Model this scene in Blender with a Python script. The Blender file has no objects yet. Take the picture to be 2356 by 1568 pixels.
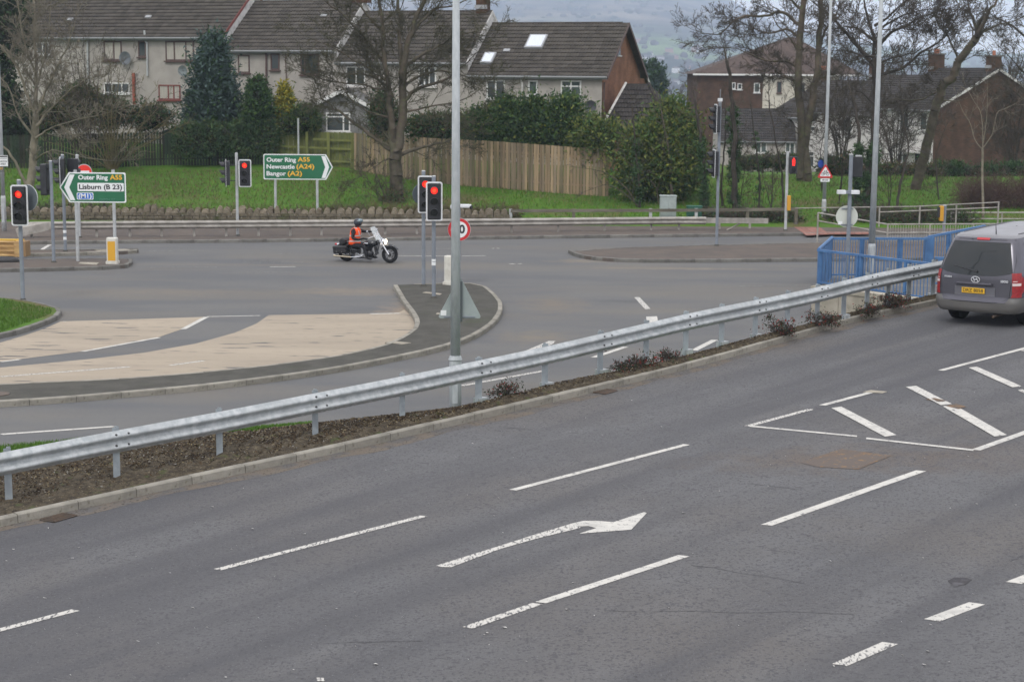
import bpy, math, random
import numpy as np
from mathutils import Vector, Matrix, Euler
random.seed(7)
RNG = np.random.default_rng(11)
S = bpy.context.scene
COL = S.collection
rad = math.radians
PI = math.pi

# ------------------------------------------------------------------ camera
W, CX, CY, F, HC = 2356.0, 1178.0, 784.0, 4000.0, 6.5   # measuring units of the photograph
PITCH = math.atan((CY - 170) / F)
ROLL = 0.007
r0 = Vector((1, 0, 0)); f0 = Vector((0, math.cos(PITCH), -math.sin(PITCH))); u0 = Vector((0, math.sin(PITCH), math.cos(PITCH)))
CR = r0 * math.cos(ROLL) + u0 * math.sin(ROLL)
CU = u0 * math.cos(ROLL) - r0 * math.sin(ROLL)
cam = bpy.data.cameras.new('camera')
camo = bpy.data.objects.new('camera', cam); COL.objects.link(camo)
m = Matrix((CR, CU, -f0)).transposed().to_4x4(); m.translation = Vector((0, 0, HC))
camo.matrix_world = m
cam.sensor_width = 36.0; cam.lens = 36.0 * F / W
cam.clip_start = 0.5; cam.clip_end = 12000
S.camera = camo
cam.dof.use_dof = True; cam.dof.focus_distance = 30.0; cam.dof.aperture_fstop = 3.2

# ------------------------------------------------------------------ light
SUN_EL, SUN_AZ = rad(48), rad(200)
world = bpy.data.worlds.new('World'); S.world = world; world.use_nodes = True
nt = world.node_tree; nt.nodes.clear()
def wn(t, **k):
    n = nt.nodes.new(t)
    for a, b in k.items(): setattr(n, a, b)
    return n
out = wn('ShaderNodeOutputWorld'); bg = wn('ShaderNodeBackground'); bg.inputs[1].default_value = 0.1
sky = wn('ShaderNodeTexSky', sky_type='NISHITA'); sky.sun_disc = False
sky.sun_elevation = SUN_EL; sky.sun_rotation = SUN_AZ; sky.altitude = 30; sky.dust_density = 3.0
tc = wn('ShaderNodeTexCoord'); sep = wn('ShaderNodeSeparateXYZ'); nt.links.new(tc.outputs['Generated'], sep.inputs[0])
# overcast cloud layer: brightness follows the standard overcast sky (zenith about three times the horizon)
mr = wn('ShaderNodeMapRange'); nt.links.new(sep.outputs['Z'], mr.inputs[0])
mr.inputs[1].default_value = 0.0; mr.inputs[2].default_value = 1.0; mr.inputs[3].default_value = 14.5; mr.inputs[4].default_value = 19.5
mp = wn('ShaderNodeMapping'); mp.inputs['Scale'].default_value = (1.0, 1.0, 5.0); nt.links.new(tc.outputs['Generated'], mp.inputs[0])
nz = wn('ShaderNodeTexNoise'); nz.inputs['Scale'].default_value = 7.0; nz.inputs['Detail'].default_value = 6; nt.links.new(mp.outputs[0], nz.inputs[0])
cr = wn('ShaderNodeValToRGB'); nt.links.new(nz.outputs[0], cr.inputs[0])
cr.color_ramp.elements[0].position = 0.3; cr.color_ramp.elements[0].color = (0.78, 0.80, 0.87, 1)
cr.color_ramp.elements[1].position = 0.72; cr.color_ramp.elements[1].color = (1.08, 1.04, 1.02, 1)
mul = wn('ShaderNodeVectorMath', operation='SCALE'); nt.links.new(cr.outputs[0], mul.inputs[0]); nt.links.new(mr.outputs[0], mul.inputs['Scale'])
mix = wn('ShaderNodeMix', data_type='RGBA'); mix.inputs[0].default_value = 0.88
nt.links.new(sky.outputs[0], mix.inputs[6]); nt.links.new(mul.outputs[0], mix.inputs[7])
nt.links.new(mix.outputs[2], bg.inputs[0]); nt.links.new(bg.outputs[0], out.inputs[0])

sl = bpy.data.lights.new('sun', 'SUN'); sl.energy = 1.25; sl.angle = rad(15); sl.color = (1.0, 0.97, 0.93)
so = bpy.data.objects.new('sun', sl); COL.objects.link(so)
sd = Vector((math.sin(SUN_AZ) * math.cos(SUN_EL), math.cos(SUN_AZ) * math.cos(SUN_EL), math.sin(SUN_EL)))
so.rotation_euler = sd.to_track_quat('Z', 'Y').to_euler()
S.view_settings.view_transform = 'Standard'; S.view_settings.look = 'None'
S.view_settings.exposure = 0.0; S.view_settings.gamma = 1.0
S.cycles.volume_bounces = 1; S.cycles.max_bounces = 7; S.cycles.diffuse_bounces = 3; S.cycles.transparent_max_bounces = 12

# ------------------------------------------------------------------ geometry of the place
def ray(x, y): return f0 * F + CR * (x - CX) + CU * (CY - y)
O = Vector((0, 0, HC))
def proj(p):
    d = Vector(p) - O; k = d.dot(f0)
    return (CX + F * d.dot(CR) / k, CY - F * d.dot(CU) / k)
def P(x, y, z=0.0):                       # point of the level z seen at measure x, y
    d = ray(x, y); t = (z - HC) / d.z
    return O + d * t
def D(x, y, dep):                         # point at distance dep
    d = ray(x, y); return O + d * (dep / d.y)
def plane(x, y, p0, n):
    d = ray(x, y); return O + d * ((Vector(p0) - O).dot(n) / d.dot(n))
def nz_road(X, Y): return 0.6 + 0.045 * X + 0.02 * (Y - 21)      # the near carriageway climbs to the right
NN = Vector((-0.045, -0.02, 1)).normalized()
def N(x, y, h=0.0):
    return plane(x, y, (0, 21, 0.6 + h), NN)
def smooth(a, b, x):
    t = min(1, max(0, (x - a) / (b - a))); return t * t * (3 - 2 * t)
def terr(X, Y):
    if Y < 73.6: return -0.12
    s = smooth(7, 15, X)
    left = 0.12 + 0.095 * max(0, min(Y, 93) - 74.2) + 0.08 * max(0, min(Y, 112) - 93) - 0.02 * max(0, Y - 112)
    if left < -9: left = -9
    rgt = 0.12 + 0.095 * max(0, min(Y, 88.5) - 74.2) - 0.05 * max(0, min(Y, 170) - 88.5) - 0.02 * max(0, min(Y, 500) - 170)
    z = left * (1 - s) + rgt * s
    k = smooth(60, 200, abs(X)) * 0
    b = 0.05 * math.sin(X * 0.9 + Y * 0.35) * math.sin(Y * 0.6 - X * 0.2) * smooth(74.5, 80, Y)
    if Y < 74.2: return -0.12 + (0.24) * (Y - 73.6) / 0.6
    return z + b
def T(x, y):                              # first hit of the terrain behind the far pavement
    d = ray(x, y); Yv = 74.0
    while Yv < 400:
        p = O + d * (Yv / d.y)
        if p.z <= terr(p.x, Yv): return p
        Yv += 0.1
    return p

# ------------------------------------------------------------------ materials
MATS = {}
def mat(name, col, rough=0.8, metal=0.0, col2=None, scale=4.0, detail=4, lo=0.4, hi=0.6, bump=0.0, bscale=None, spec=None,
        emit=0.0, ecol=None, speck=None, coords='Object', stretch=None, big=None, rnd=0.0, alpha=None, trans=0.0, streak=None, blobs=None):
    """procedural Principled material: colour mixed by noise, specks, large soft patches, per-object variation, bump"""
    if name in MATS: return MATS[name]
    mt = bpy.data.materials.new(name); mt.use_nodes = True; MATS[name] = mt
    t = mt.node_tree; N_ = t.nodes; L = t.links
    b = N_['Principled BSDF']
    b.inputs['Roughness'].default_value = rough; b.inputs['Metallic'].default_value = metal
    if spec is None and rough >= .7: spec = .15
    if spec is not None: b.inputs['Specular IOR Level'].default_value = spec
    if trans: b.inputs['Transmission Weight'].default_value = trans
    if alpha is not None: b.inputs['Alpha'].default_value = alpha
    if emit:
        b.inputs['Emission Color'].default_value = (*(ecol or col), 1); b.inputs['Emission Strength'].default_value = emit
    tcn = N_.new('ShaderNodeTexCoord'); vec = tcn.outputs[coords]
    if stretch:
        mpn = N_.new('ShaderNodeMapping'); mpn.inputs['Scale'].default_value = stretch; L.new(vec, mpn.inputs[0]); vec = mpn.outputs[0]
    cur = None
    def noise(sc, det=4, rg=0.6):
        n = N_.new('ShaderNodeTexNoise'); n.inputs['Scale'].default_value = sc; n.inputs['Detail'].default_value = det
        n.inputs['Roughness'].default_value = rg; L.new(vec, n.inputs['Vector']); return n.outputs[0]
    def ramp(src, a, c):
        n = N_.new('ShaderNodeMapRange'); n.inputs[1].default_value = a; n.inputs[2].default_value = c; L.new(src, n.inputs[0]); return n.outputs[0]
    def mixc(fac, a, c, mode='MIX'):
        n = N_.new('ShaderNodeMix'); n.data_type = 'RGBA'; n.blend_type = mode
        if isinstance(fac, float): n.inputs[0].default_value = fac
        else: L.new(fac, n.inputs[0])
        for i, v in ((6, a), (7, c)):
            if isinstance(v, tuple): n.inputs[i].default_value = (*v, 1)
            else: L.new(v, n.inputs[i])
        return n.outputs[2]
    cur = col
    if col2 is not None: cur = mixc(ramp(noise(scale, detail), lo, hi), col, col2)
    if big:                                # (scale, colour, lo, hi)
        cur = mixc(ramp(noise(big[0], 3), big[2], big[3]), cur, big[1])
    if streak:                             # (angle, sx, sy, colour, lo, hi): long wear marks along a direction
        mpn = N_.new('ShaderNodeMapping'); mpn.vector_type = 'TEXTURE'; mpn.inputs['Rotation'].default_value = (0, 0, streak[0]); mpn.inputs['Scale'].default_value = (1 / streak[1], 1 / streak[2], 1); L.new(tcn.outputs[coords], mpn.inputs[0])
        n = N_.new('ShaderNodeTexNoise'); n.inputs['Scale'].default_value = 1.0; n.inputs['Detail'].default_value = 6; L.new(mpn.outputs[0], n.inputs['Vector']); cur = mixc(ramp(n.outputs[0], streak[4], streak[5]), cur, streak[3])
    for bl in (blobs or []):               # (x, y, rx, ry, colour, strength): a stain or dusty patch with ragged edges
        mpn = N_.new('ShaderNodeMapping'); mpn.vector_type = 'TEXTURE'; mpn.inputs['Location'].default_value = (bl[0], bl[1], 0); mpn.inputs['Scale'].default_value = (bl[2], bl[3], 50); L.new(tcn.outputs[coords], mpn.inputs[0])
        ln = N_.new('ShaderNodeVectorMath'); ln.operation = 'LENGTH'; L.new(mpn.outputs[0], ln.inputs[0])
        nn_ = N_.new('ShaderNodeTexNoise'); nn_.inputs['Scale'].default_value = 2.2; nn_.inputs['Detail'].default_value = 8; L.new(tcn.outputs[coords], nn_.inputs['Vector'])
        ad = N_.new('ShaderNodeMath'); ad.operation = 'MULTIPLY_ADD'; L.new(nn_.outputs[0], ad.inputs[0]); ad.inputs[1].default_value = 1.4; L.new(ln.outputs['Value'], ad.inputs[2])
        mrn = N_.new('ShaderNodeMapRange'); mrn.inputs[1].default_value = 1.5; mrn.inputs[2].default_value = .6; mrn.inputs[3].default_value = 0; mrn.inputs[4].default_value = bl[5]; L.new(ad.outputs[0], mrn.inputs[0]); cur = mixc(mrn.outputs[0], cur, bl[4])
    if speck:                              # list of (scale, colour, lo, hi)
        for sp in speck: cur = mixc(ramp(noise(sp[0], 2, 0.7), sp[2], sp[3]), cur, sp[1])
    if rnd:
        oi = N_.new('ShaderNodeObjectInfo')
        n = N_.new('ShaderNodeMapRange'); n.inputs[3].default_value = 1 - rnd; n.inputs[4].default_value = 1 + rnd; L.new(oi.outputs['Random'], n.inputs[0])
        v = N_.new('ShaderNodeVectorMath'); v.operation = 'SCALE'
        if isinstance(cur, tuple): v.inputs[0].default_value = cur
        else: L.new(cur, v.inputs[0])
        L.new(n.outputs[0], v.inputs['Scale']); cur = v.outputs[0]
    if isinstance(cur, tuple): b.inputs['Base Color'].default_value = (*cur, 1)
    else: L.new(cur, b.inputs['Base Color'])
    if bump:
        bn = N_.new('ShaderNodeBump'); bn.inputs['Strength'].default_value = bump; bn.inputs['Distance'].default_value = 0.02
        L.new(noise(bscale or scale * 3, 3), bn.inputs['Height']); L.new(bn.outputs[0], b.inputs['Normal'])
    return mt

# ------------------------------------------------------------------ mesh builder
def link(o, parent=None):
    COL.objects.link(o)
    if parent is not None: o.parent = parent
    return o
def prop(o, label=None, cat=None, group=None, kind=None):
    if label: o['label'] = label
    if cat: o['category'] = cat
    if group: o['group'] = group
    if kind: o['kind'] = kind
    return o
def thing(name, label, cat, loc=(0, 0, 0), rz=0.0, group=None):
    o = bpy.data.objects.new(name, None); link(o); o.empty_display_size = 0.3
    o.location = loc; o.rotation_euler = (0, 0, rz)
    return prop(o, label, cat, group)
def rot(rx=0, ry=0, rz=0): return Euler((rx, ry, rz)).to_matrix()
class MB:
    def __init__(s): s.v = []; s.f = []; s.m = []; s.mi = 0
    def add(s, vs, fs, M=None):
        b = len(s.v)
        s.v += [tuple(M @ Vector(v)) if M is not None else tuple(v) for v in vs]
        for f in fs: s.f.append(tuple(b + i for i in f)); s.m.append(s.mi)
        return s
    def box(s, c, d, R=None, taper=1.0):
        x, y, z = d[0] / 2, d[1] / 2, d[2] / 2; c = Vector(c)
        vs = [Vector((sx * x * (taper if sz > 0 else 1), sy * y * (taper if sz > 0 else 1), sz * z)) for sz in (-1, 1) for sy in (-1, 1) for sx in (-1, 1)]
        if R is not None: vs = [R @ v for v in vs]
        return s.add([c + v for v in vs], [(0, 2, 3, 1), (4, 5, 7, 6), (0, 1, 5, 4), (2, 6, 7, 3), (0, 4, 6, 2), (1, 3, 7, 5)])
    def tube(s, pts, rs, n=8, cap=True):
        pts = [Vector(p) for p in pts]
        if not isinstance(rs, (list, tuple)): rs = [rs] * len(pts)
        rings = []; b = len(s.v)
        for i, p in enumerate(pts):
            t = (pts[min(i + 1, len(pts) - 1)] - pts[max(i - 1, 0)]).normalized()
            a = Vector((0, 0, 1)) if abs(t.z) < 0.95 else Vector((0, 1, 0))
            u = t.cross(a).normalized(); w = t.cross(u)
            for k in range(n):
                an = 2 * PI * k / n
                s.v.append(tuple(p + (u * math.cos(an) + w * math.sin(an)) * rs[i]))
        for i in range(len(pts) - 1):
            for k in range(n):
                a, c = b + i * n + k, b + i * n + (k + 1) % n
                s.f.append((a, c, c + n, a + n)); s.m.append(s.mi)
        if cap:
            s.f.append(tuple(b + k for k in range(n))[::-1]); s.m.append(s.mi)
            e = b + (len(pts) - 1) * n
            s.f.append(tuple(e + k for k in range(n))); s.m.append(s.mi)
        return s
    def prism(s, poly, z0, z1, M=None):    # poly in xy
        n = len(poly)
        vs = [(p[0], p[1], z0) for p in poly] + [(p[0], p[1], z1) for p in poly]
        fs = [tuple(range(n))[::-1], tuple(range(n, 2 * n))] + [(i, (i + 1) % n, n + (i + 1) % n, n + i) for i in range(n)]
        return s.add(vs, fs, M)
    def disc(s, c, r, nrm, th=0.01, n=24, r2=None):
        c = Vector(c); q = Vector(nrm).to_track_quat('Z', 'Y').to_matrix()
        p = [(math.cos(2 * PI * k / n) * r, math.sin(2 * PI * k / n) * r) for k in range(n)]
        if r2 is None:
            b = MB().prism(p, -th / 2, th / 2)
        else:
            b = MB(); vs = []
            for z in (-th / 2, th / 2):
                for rr in (r, r2):
                    vs += [(math.cos(2 * PI * k / n) * rr, math.sin(2 * PI * k / n) * rr, z) for k in range(n)]
            fs = []
            for k in range(n):
                j = (k + 1) % n
                fs += [(k, n + k, n + j, j), (2 * n + k, 2 * n + j, 3 * n + j, 3 * n + k), (k, j, 2 * n + j, 2 * n + k), (n + k, 3 * n + k, 3 * n + j, n + j)]
            b.add(vs, fs)
        return s.add([c + q @ Vector(v) for v in b.v], b.f)
    def ball(s, c, r, n=12, m=8, sc=(1, 1, 1), R=None):
        vs = []; fs = []; c = Vector(c)
        for i in range(m + 1):
            a = PI * i / m
            for k in range(n):
                v = Vector((math.sin(a) * math.cos(2 * PI * k / n) * r * sc[0], math.sin(a) * math.sin(2 * PI * k / n) * r * sc[1], math.cos(a) * r * sc[2]))
                vs.append(c + (R @ v if R is not None else v))
        for i in range(m):
            for k in range(n):
                j = (k + 1) % n; fs.append((i * n + k, (i + 1) * n + k, (i + 1) * n + j, i * n + j))
        return s.add(vs, fs)
    def build(s, name, mats, parent=None, smooth=False, **kw):
        me = bpy.data.meshes.new(name); me.from_pydata(s.v, [], s.f)
        mats = mats if isinstance(mats, (list, tuple)) else [mats]
        for q in mats: me.materials.append(q)
        if len(mats) > 1: me.polygons.foreach_set('material_index', s.m)
        if smooth: me.shade_smooth()
        me.update(); o = bpy.data.objects.new(name, me); link(o, parent)
        return prop(o, **kw)
def bevel(o, w=0.01, seg=2, ang=35):
    b = o.modifiers.new('bevel', 'BEVEL'); b.width = w; b.segments = seg; b.limit_method = 'ANGLE'; b.angle_limit = rad(ang)
    return o
def rrect(w, h, r, n=5, cx=0, cy=0):
    pts = []
    for (sx, sy, a0) in ((1, 1, 0), (-1, 1, 90), (-1, -1, 180), (1, -1, 270)):
        for k in range(n + 1):
            a = rad(a0 + 90 * k / n); pts.append((cx + sx * (w / 2 - r) + r * math.cos(a), cy + sy * (h / 2 - r) + r * math.sin(a)))
    return pts
TEXTS = {}
def text(body, size, mt, parent, loc, rotm=(PI / 2, 0, 0), bold=0.0, align='CENTER', name='lettering', width=None, ext=0.002, shear=0):
    c = bpy.data.curves.new('lettering', 'FONT'); c.body = body; c.size = size; c.extrude = ext; c.offset = bold
    c.align_x = align; c.align_y = 'CENTER'; c.shear = shear; c.resolution_u = 3
    o = bpy.data.objects.new('t', c); COL.objects.link(o)
    bpy.context.view_layer.update()
    me = bpy.data.meshes.new_from_object(o.evaluated_get(bpy.context.evaluated_depsgraph_get()))
    bpy.data.objects.remove(o)
    sx = 1.0
    if width:
        xs = [v.co.x for v in me.vertices]; w = max(xs) - min(xs); sx = width / w
        x0 = {'LEFT': min(xs), 'CENTER': (min(xs) + max(xs)) / 2, 'RIGHT': max(xs)}[align]
        for v in me.vertices: v.co.x = (v.co.x - x0) * sx
    me.materials.clear(); me.materials.append(mt)
    q = bpy.data.objects.new(name, me); link(q, parent); q.location = loc; q.rotation_euler = rotm
    return q
def dup(o, parent=None):
    c = o.copy(); COL.objects.link(c)
    if parent is not None: c.parent = parent
    for ch in o.children: dup(ch, c)
    return c
def poly3(pts, name, mt, parent=None, **kw):
    return MB().add(pts, [tuple(range(len(pts)))]).build(name, mt, parent, **kw)
def resample(pts, step, off=0.0):
    pts = [Vector(p) for p in pts]; out = []; acc = -off
    for a, b in zip(pts, pts[1:]):
        L = (b - a).length
        if L < 1e-9: continue
        while acc <= L + 1e-9:
            out.append(a + (b - a) * max(0, acc) / L); acc += step
        acc -= L
    return out
def lerp_chain(c, x):
    for a, b in zip(c, c[1:]):
        if x <= b[0] or b is c[-1]:
            t = (x - a[0]) / (b[0] - a[0]); return a[1] + (b[1] - a[1]) * t
# ------------------------------------------------------------------ surface materials
asphalt = mat('asphalt_near', (0.110, 0.110, 0.113), 0.92, col2=(0.129, 0.129, 0.132), scale=1.1, detail=8, lo=0.35, hi=0.65, bump=0.5, bscale=60,
              speck=[(25, (0.070, 0.069, 0.074), 0.53, 0.66), (44, (0.19, 0.19, 0.195), 0.62, 0.76), (10, (0.080, 0.079, 0.084), 0.58, 0.70)],
              big=(0.16, (0.120, 0.110, 0.102), 0.45, 0.75), streak=(rad(47), 0.04, 0.8, (0.086, 0.086, 0.091), 0.44, 0.62),
              blobs=[(4.6, 25.2, 2.6, 1.3, (0.125, 0.103, 0.086), .8), (6.4, 25.0, 3.0, 1.6, (0.120, 0.102, 0.09), .7), (5.6, 21.0, 2.5, 2.0, (0.13, 0.12, 0.11), .5), (9.5, 22, 1.6, 2.2, (0.076, 0.075, 0.079), .5)])
asphalt_far = mat('asphalt_far', (0.112, 0.114, 0.117), 0.9, col2=(0.135, 0.134, 0.130), scale=0.35, detail=8, lo=0.4, hi=0.62, bump=0.4, bscale=40,
                  stretch=(0.45, 1.2, 1), big=(0.22, (0.148, 0.138, 0.122), 0.5, 0.72), blobs=[(-4.6, 52.0, 3.4, 1.6, (0.20, 0.17, 0.135), .9), (-10, 51.5, 4.5, 1.1, (0.18, 0.155, 0.125), .6), (-3.0, 47.5, 1.1, 3.4, (0.24, 0.19, 0.14), .95), (1.2, 49.2, 1.6, 3.0, (0.17, 0.145, 0.115), .85), (.6, 43.0, 1.5, 2.0, (0.19, 0.16, 0.12), .7), (-8, 59.0, 9, .6, (0.17, 0.15, 0.125), .6), (6, 58.8, 5, .5, (0.21, 0.18, 0.14), .9), (2.4, 61, 1.8, .9, (0.20, 0.17, 0.13), .9), (12, 54.5, 6, .35, (0.19, 0.17, 0.14), .7), (3.2, 50, 1.5, .6, (0.09, 0.09, 0.092), .8)], speck=[(16, (0.10, 0.10, 0.107), 0.58, 0.75), (30, (0.2, 0.2, 0.2), 0.66, 0.8)])
tarmac = mat('tarmac_path', (0.062, 0.060, 0.052), 0.92, col2=(0.080, 0.077, 0.067), scale=2.2, detail=8, bump=0.5, bscale=50,
             speck=[(34, (0.12, 0.115, 0.105), 0.66, 0.8)], big=(0.7, (0.06, 0.065, 0.045), 0.55, 0.8))
pavement_m = mat('pavement_brown', (0.095, 0.082, 0.074), 0.92, col2=(0.12, 0.10, 0.085), scale=0.8, detail=8, bump=0.4, bscale=40, speck=[(14, (0.15, 0.14, 0.12), 0.62, 0.8)])
concrete = mat('kerb_concrete', (0.26, 0.245, 0.21), 0.9, col2=(0.19, 0.18, 0.155), scale=3.0, detail=7, bump=0.5, bscale=40, rnd=0.13,
               speck=[(9, (0.15, 0.14, 0.11), 0.60, 0.74), (60, (0.33, 0.31, 0.27), 0.62, 0.75)])
concrete_d = mat('kerb_concrete_dark', (0.17, 0.165, 0.15), 0.9, col2=(0.11, 0.105, 0.095), scale=2.5, detail=7, bump=0.4, bscale=30, rnd=0.18)
buff = mat('buff_surfacing', (0.345, 0.295, 0.23), 0.9, col2=(0.305, 0.262, 0.205), scale=0.5, detail=8, bump=0.4, bscale=40, stretch=(0.28, 1.5, 1),
           speck=[(2.0, (0.10, 0.098, 0.10), 0.635, 0.655), (5.0, (0.20, 0.175, 0.145), 0.62, 0.70), (24, (0.25, 0.2, 0.155), 0.6, 0.8)], big=(0.9, (0.27, 0.23, 0.185), 0.5, 0.8))
paint = mat('road_paint', (0.53, 0.515, 0.475), 0.85, col2=(0.46, 0.45, 0.42), scale=5, bump=0.3, bscale=50,
            speck=[(16, (0.16, 0.16, 0.16), 0.61, 0.66), (3, (0.36, 0.35, 0.33), 0.52, 0.75)])
paint_worn = mat('road_paint_worn', (0.50, 0.485, 0.45), 0.85, col2=(0.13, 0.13, 0.132), scale=22, detail=5, lo=0.50, hi=0.60, bump=0.3, bscale=50, stretch=(1.6, 0.55, 1))
paint_faint = mat('road_paint_faint', (0.30, 0.295, 0.28), 0.85, col2=(0.12, 0.12, 0.12), scale=6, detail=5, lo=0.42, hi=0.6)
mulch = mat('bark_mulch', (0.045, 0.036, 0.025), 0.95, col2=(0.088, 0.072, 0.048), scale=9, detail=8, lo=0.42, hi=0.62, bump=1.0, bscale=30,
            speck=[(22, (0.25, 0.21, 0.14), 0.63, 0.72), (17, (0.02, 0.016, 0.012), 0.58, 0.7), (3.0, (0.06, 0.075, 0.025), 0.62, 0.75)])
grassm = mat('grass_ground', (0.070, 0.152, 0.014), 0.95, col2=(0.048, 0.115, 0.012), scale=1.4, detail=8, bump=0.8, bscale=12, lo=0.35, hi=0.65,
             speck=[(9, (0.12, 0.19, 0.03), 0.55, 0.75)], big=(0.28, (0.105, 0.085, 0.04), 0.54, 0.68))
field = mat('valley_fields', (0.07, 0.085, 0.035), 0.95, col2=(0.06, 0.055, 0.035), scale=0.03, detail=8, big=(0.006, (0.05, 0.08, 0.03), 0.45, 0.6))
rust = mat('rusty_iron', (0.155, 0.105, 0.07), 0.9, col2=(0.105, 0.09, 0.08), scale=7, detail=7, bump=0.6, bscale=25, speck=[(9, (0.23, 0.145, 0.07), 0.6, 0.72)], streak=(rad(47), .4, 2.0, (.12, .10, .088), .48, .6))
iron = mat('dark_iron', (0.075, 0.062, 0.052), 0.8, metal=0.1, col2=(0.10, 0.072, 0.055), scale=9, bump=0.4)
redpave = mat('red_tactile', (0.28, 0.14, 0.11), 0.9, col2=(0.23, 0.12, 0.10), scale=2, rnd=0.12)
slabm = mat('pale_slab', (0.34, 0.31, 0.25), 0.9, col2=(0.26, 0.24, 0.2), scale=4, rnd=0.1)

# ------------------------------------------------------------------ ground sheet
xs = [-5500, -3000, -1500, -700, -350, -180, -110] + [round(v, 2) for v in np.arange(-70, 71, 1.0)] + [110, 180, 350, 700, 1500, 3000, 5500]
ys = [-80, -40, 0, 20, 40, 60, 70, 73, 73.59] + [round(v, 2) for v in np.arange(74.2, 130, 0.8)] + [135, 145, 160, 180, 220, 300, 450, 700, 1100, 1700, 2600, 4000, 5600]
def gz(x, y):
    return terr(x, y) - 6 * smooth(200, 900, y)
vs = [(x, y, gz(x, y)) for y in ys for x in xs]
nx = len(xs)
fs = [(j * nx + i, j * nx + i + 1, (j + 1) * nx + i + 1, (j + 1) * nx + i) for j in range(len(ys) - 1) for i in range(nx - 1)]
b = MB(); b.add(vs, fs)
b.m = [0 if (-70 < xs[k % (nx - 1)] < 70 and ys[k // (nx - 1)] < 125) else 1 for k in range(len(fs))]
ground = b.build('ground', [grassm, field], smooth=True, kind='structure', label='green grass bank rising behind the far pavement')

# ------------------------------------------------------------------ kerbs
KM = {}
def kerb_mesh(mt, hgt=0.125):
    key = (mt.name, hgt)
    if key not in KM:
        pr = [(0, -0.14), (0, hgt - 0.018), (0.018, hgt), (0.125, hgt), (0.125, -0.14)]
        b = MB(); n = len(pr); L = 0.4525
        vs = [(-L, y, z) for y, z in pr] + [(L, y, z) for y, z in pr]
        fs = [(0, 1, 2, 3, 4), (9, 8, 7, 6, 5)] + [((i + 1) % n, i, i + n, (i + 1) % n + n) for i in range(n)]
        b.add(vs, fs); me = bpy.data.meshes.new('kerb_stone'); me.from_pydata(b.v, [], b.f); me.materials.append(mt); KM[key] = me
    return KM[key]
def kerb(pts, parent, mt=None, hgt=0.125, side=1, nrm=Vector((0, 0, 1)), step=0.915):
    """kerb stones laid end to end; pts run along the road face, the stone lies to the left (side 1) or right of it"""
    q = resample(pts, step); me = kerb_mesh(mt or concrete, hgt); k = 0
    for a, c in zip(q, q[1:]):
        if side < 0: a, c = c, a
        x = (c - a).normalized(); y = nrm.cross(x).normalized(); z = x.cross(y)
        o = bpy.data.objects.new('kerb_stone', me); link(o, parent)
        j = random.uniform(-0.004, 0.004); L = (c - a).length
        M = Matrix((x, y, z)).transposed().to_4x4(); M.translation = (a + c) / 2 + z * j
        o.matrix_world = M @ Matrix.Diagonal((L / 0.915, 1, 1, 1)); k += 1
    return k
def offset_poly(pts, d):
    out = []; n = len(pts)
    ar = sum(pts[i][0] * pts[(i + 1) % n][1] - pts[(i + 1) % n][0] * pts[i][1] for i in range(n))
    sg = 1 if ar > 0 else -1
    for i in range(n):
        a, b_, c = Vector(pts[i - 1][:2]), Vector(pts[i][:2]), Vector(pts[(i + 1) % n][:2])
        e = (c - a).normalized(); out.append((b_.x - e.y * d * sg, b_.y + e.x * d * sg))
    return out
def island(outline, name, label, top, mt=None, hgt=0.125, base=0.0):
    """outline: measures (x, y, z) on the road-face line, anticlockwise or not; kerbed all round"""
    w = [P(x, y, z) for x, y, z in outline]; w = [Vector((p.x, p.y, base)) for p in w]
    n = len(w); ar = sum(w[i].x * w[(i + 1) % n].y - w[(i + 1) % n].x * w[i].y for i in range(n))
    if ar < 0: w = w[::-1]
    ins = offset_poly(w, 0.06)
    o = MB().prism(ins, base - 0.2, base + hgt - 0.009).build(name, top, kind='structure', label=label)
    kerb(w + [w[0]], o, mt, hgt, 1)
    return o

# junction carriageway (level), one sheet
FK = [(-420, 568), (-200, 566), (0, 563), (250, 560.5), (589, 558), (920, 553.5), (1323, 548.3), (1600, 545.3), (1854, 542.6), (2000, 541), (2200, 538.5), (2500, 534), (2900, 528)]
fkw = [P(x, y, 0.0) for x, y in FK]
road = MB().add([(p.x, p.y + 0.08, 0) for p in fkw] + [(60, 12, 0), (-60, 12, 0)], [tuple(range(len(fkw) + 2))]).build('road', asphalt_far, kind='structure', label='grey asphalt of the junction')
# far pavement
back = [(p.x, 74.35, 0.115) for p in fkw[::-1]]
pave = MB().add([(p.x, p.y + 0.07, 0.115) for p in fkw] + back, [tuple(range(2 * len(fkw)))]).build('pavement', pavement_m, kind='structure', label='brownish pavement behind the far kerb')
kerb(fkw, pave, concrete_d, 0.125, 1)
fkb = [p + Vector((0, 0.135, 0.119)) for p in fkw]

# main traffic island and the other islands
MAIN = [(905, 655, .12), (925, 690, .12), (945, 716, .12), (957, 738, .12), (950, 755, .12), (925, 774, .12), (880, 793, .12), (800, 813, .12), (700, 828, .12), (600, 841, .12), (450, 856, .12), (300, 868, .12), (150, 876, .12), (0, 882, .12), (-150, 889, .12), (-400, 900, .12),
        (-400, 965, 0), (-150, 947, 0), (0, 937, 0), (150, 927, 0), (250, 918, 0), (400, 905, 0), (500, 895, 0), (620, 880, 0), (700, 869, 0), (800, 853, 0), (900, 834, 0), (980, 817, 0), (1040, 802, 0), (1085, 785, 0), (1125, 762, 0), (1148, 740, 0), (1157, 720, 0), (1155, 703, 0), (1142, 686, 0), (1120, 667, 0), (1100, 655, .12), (1086, 650.5, .12), (1000, 651, .12), (940, 653, .12)]
isl = island(MAIN, 'island', 'long dark tarmac traffic island in the middle of the junction', tarmac)
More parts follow.
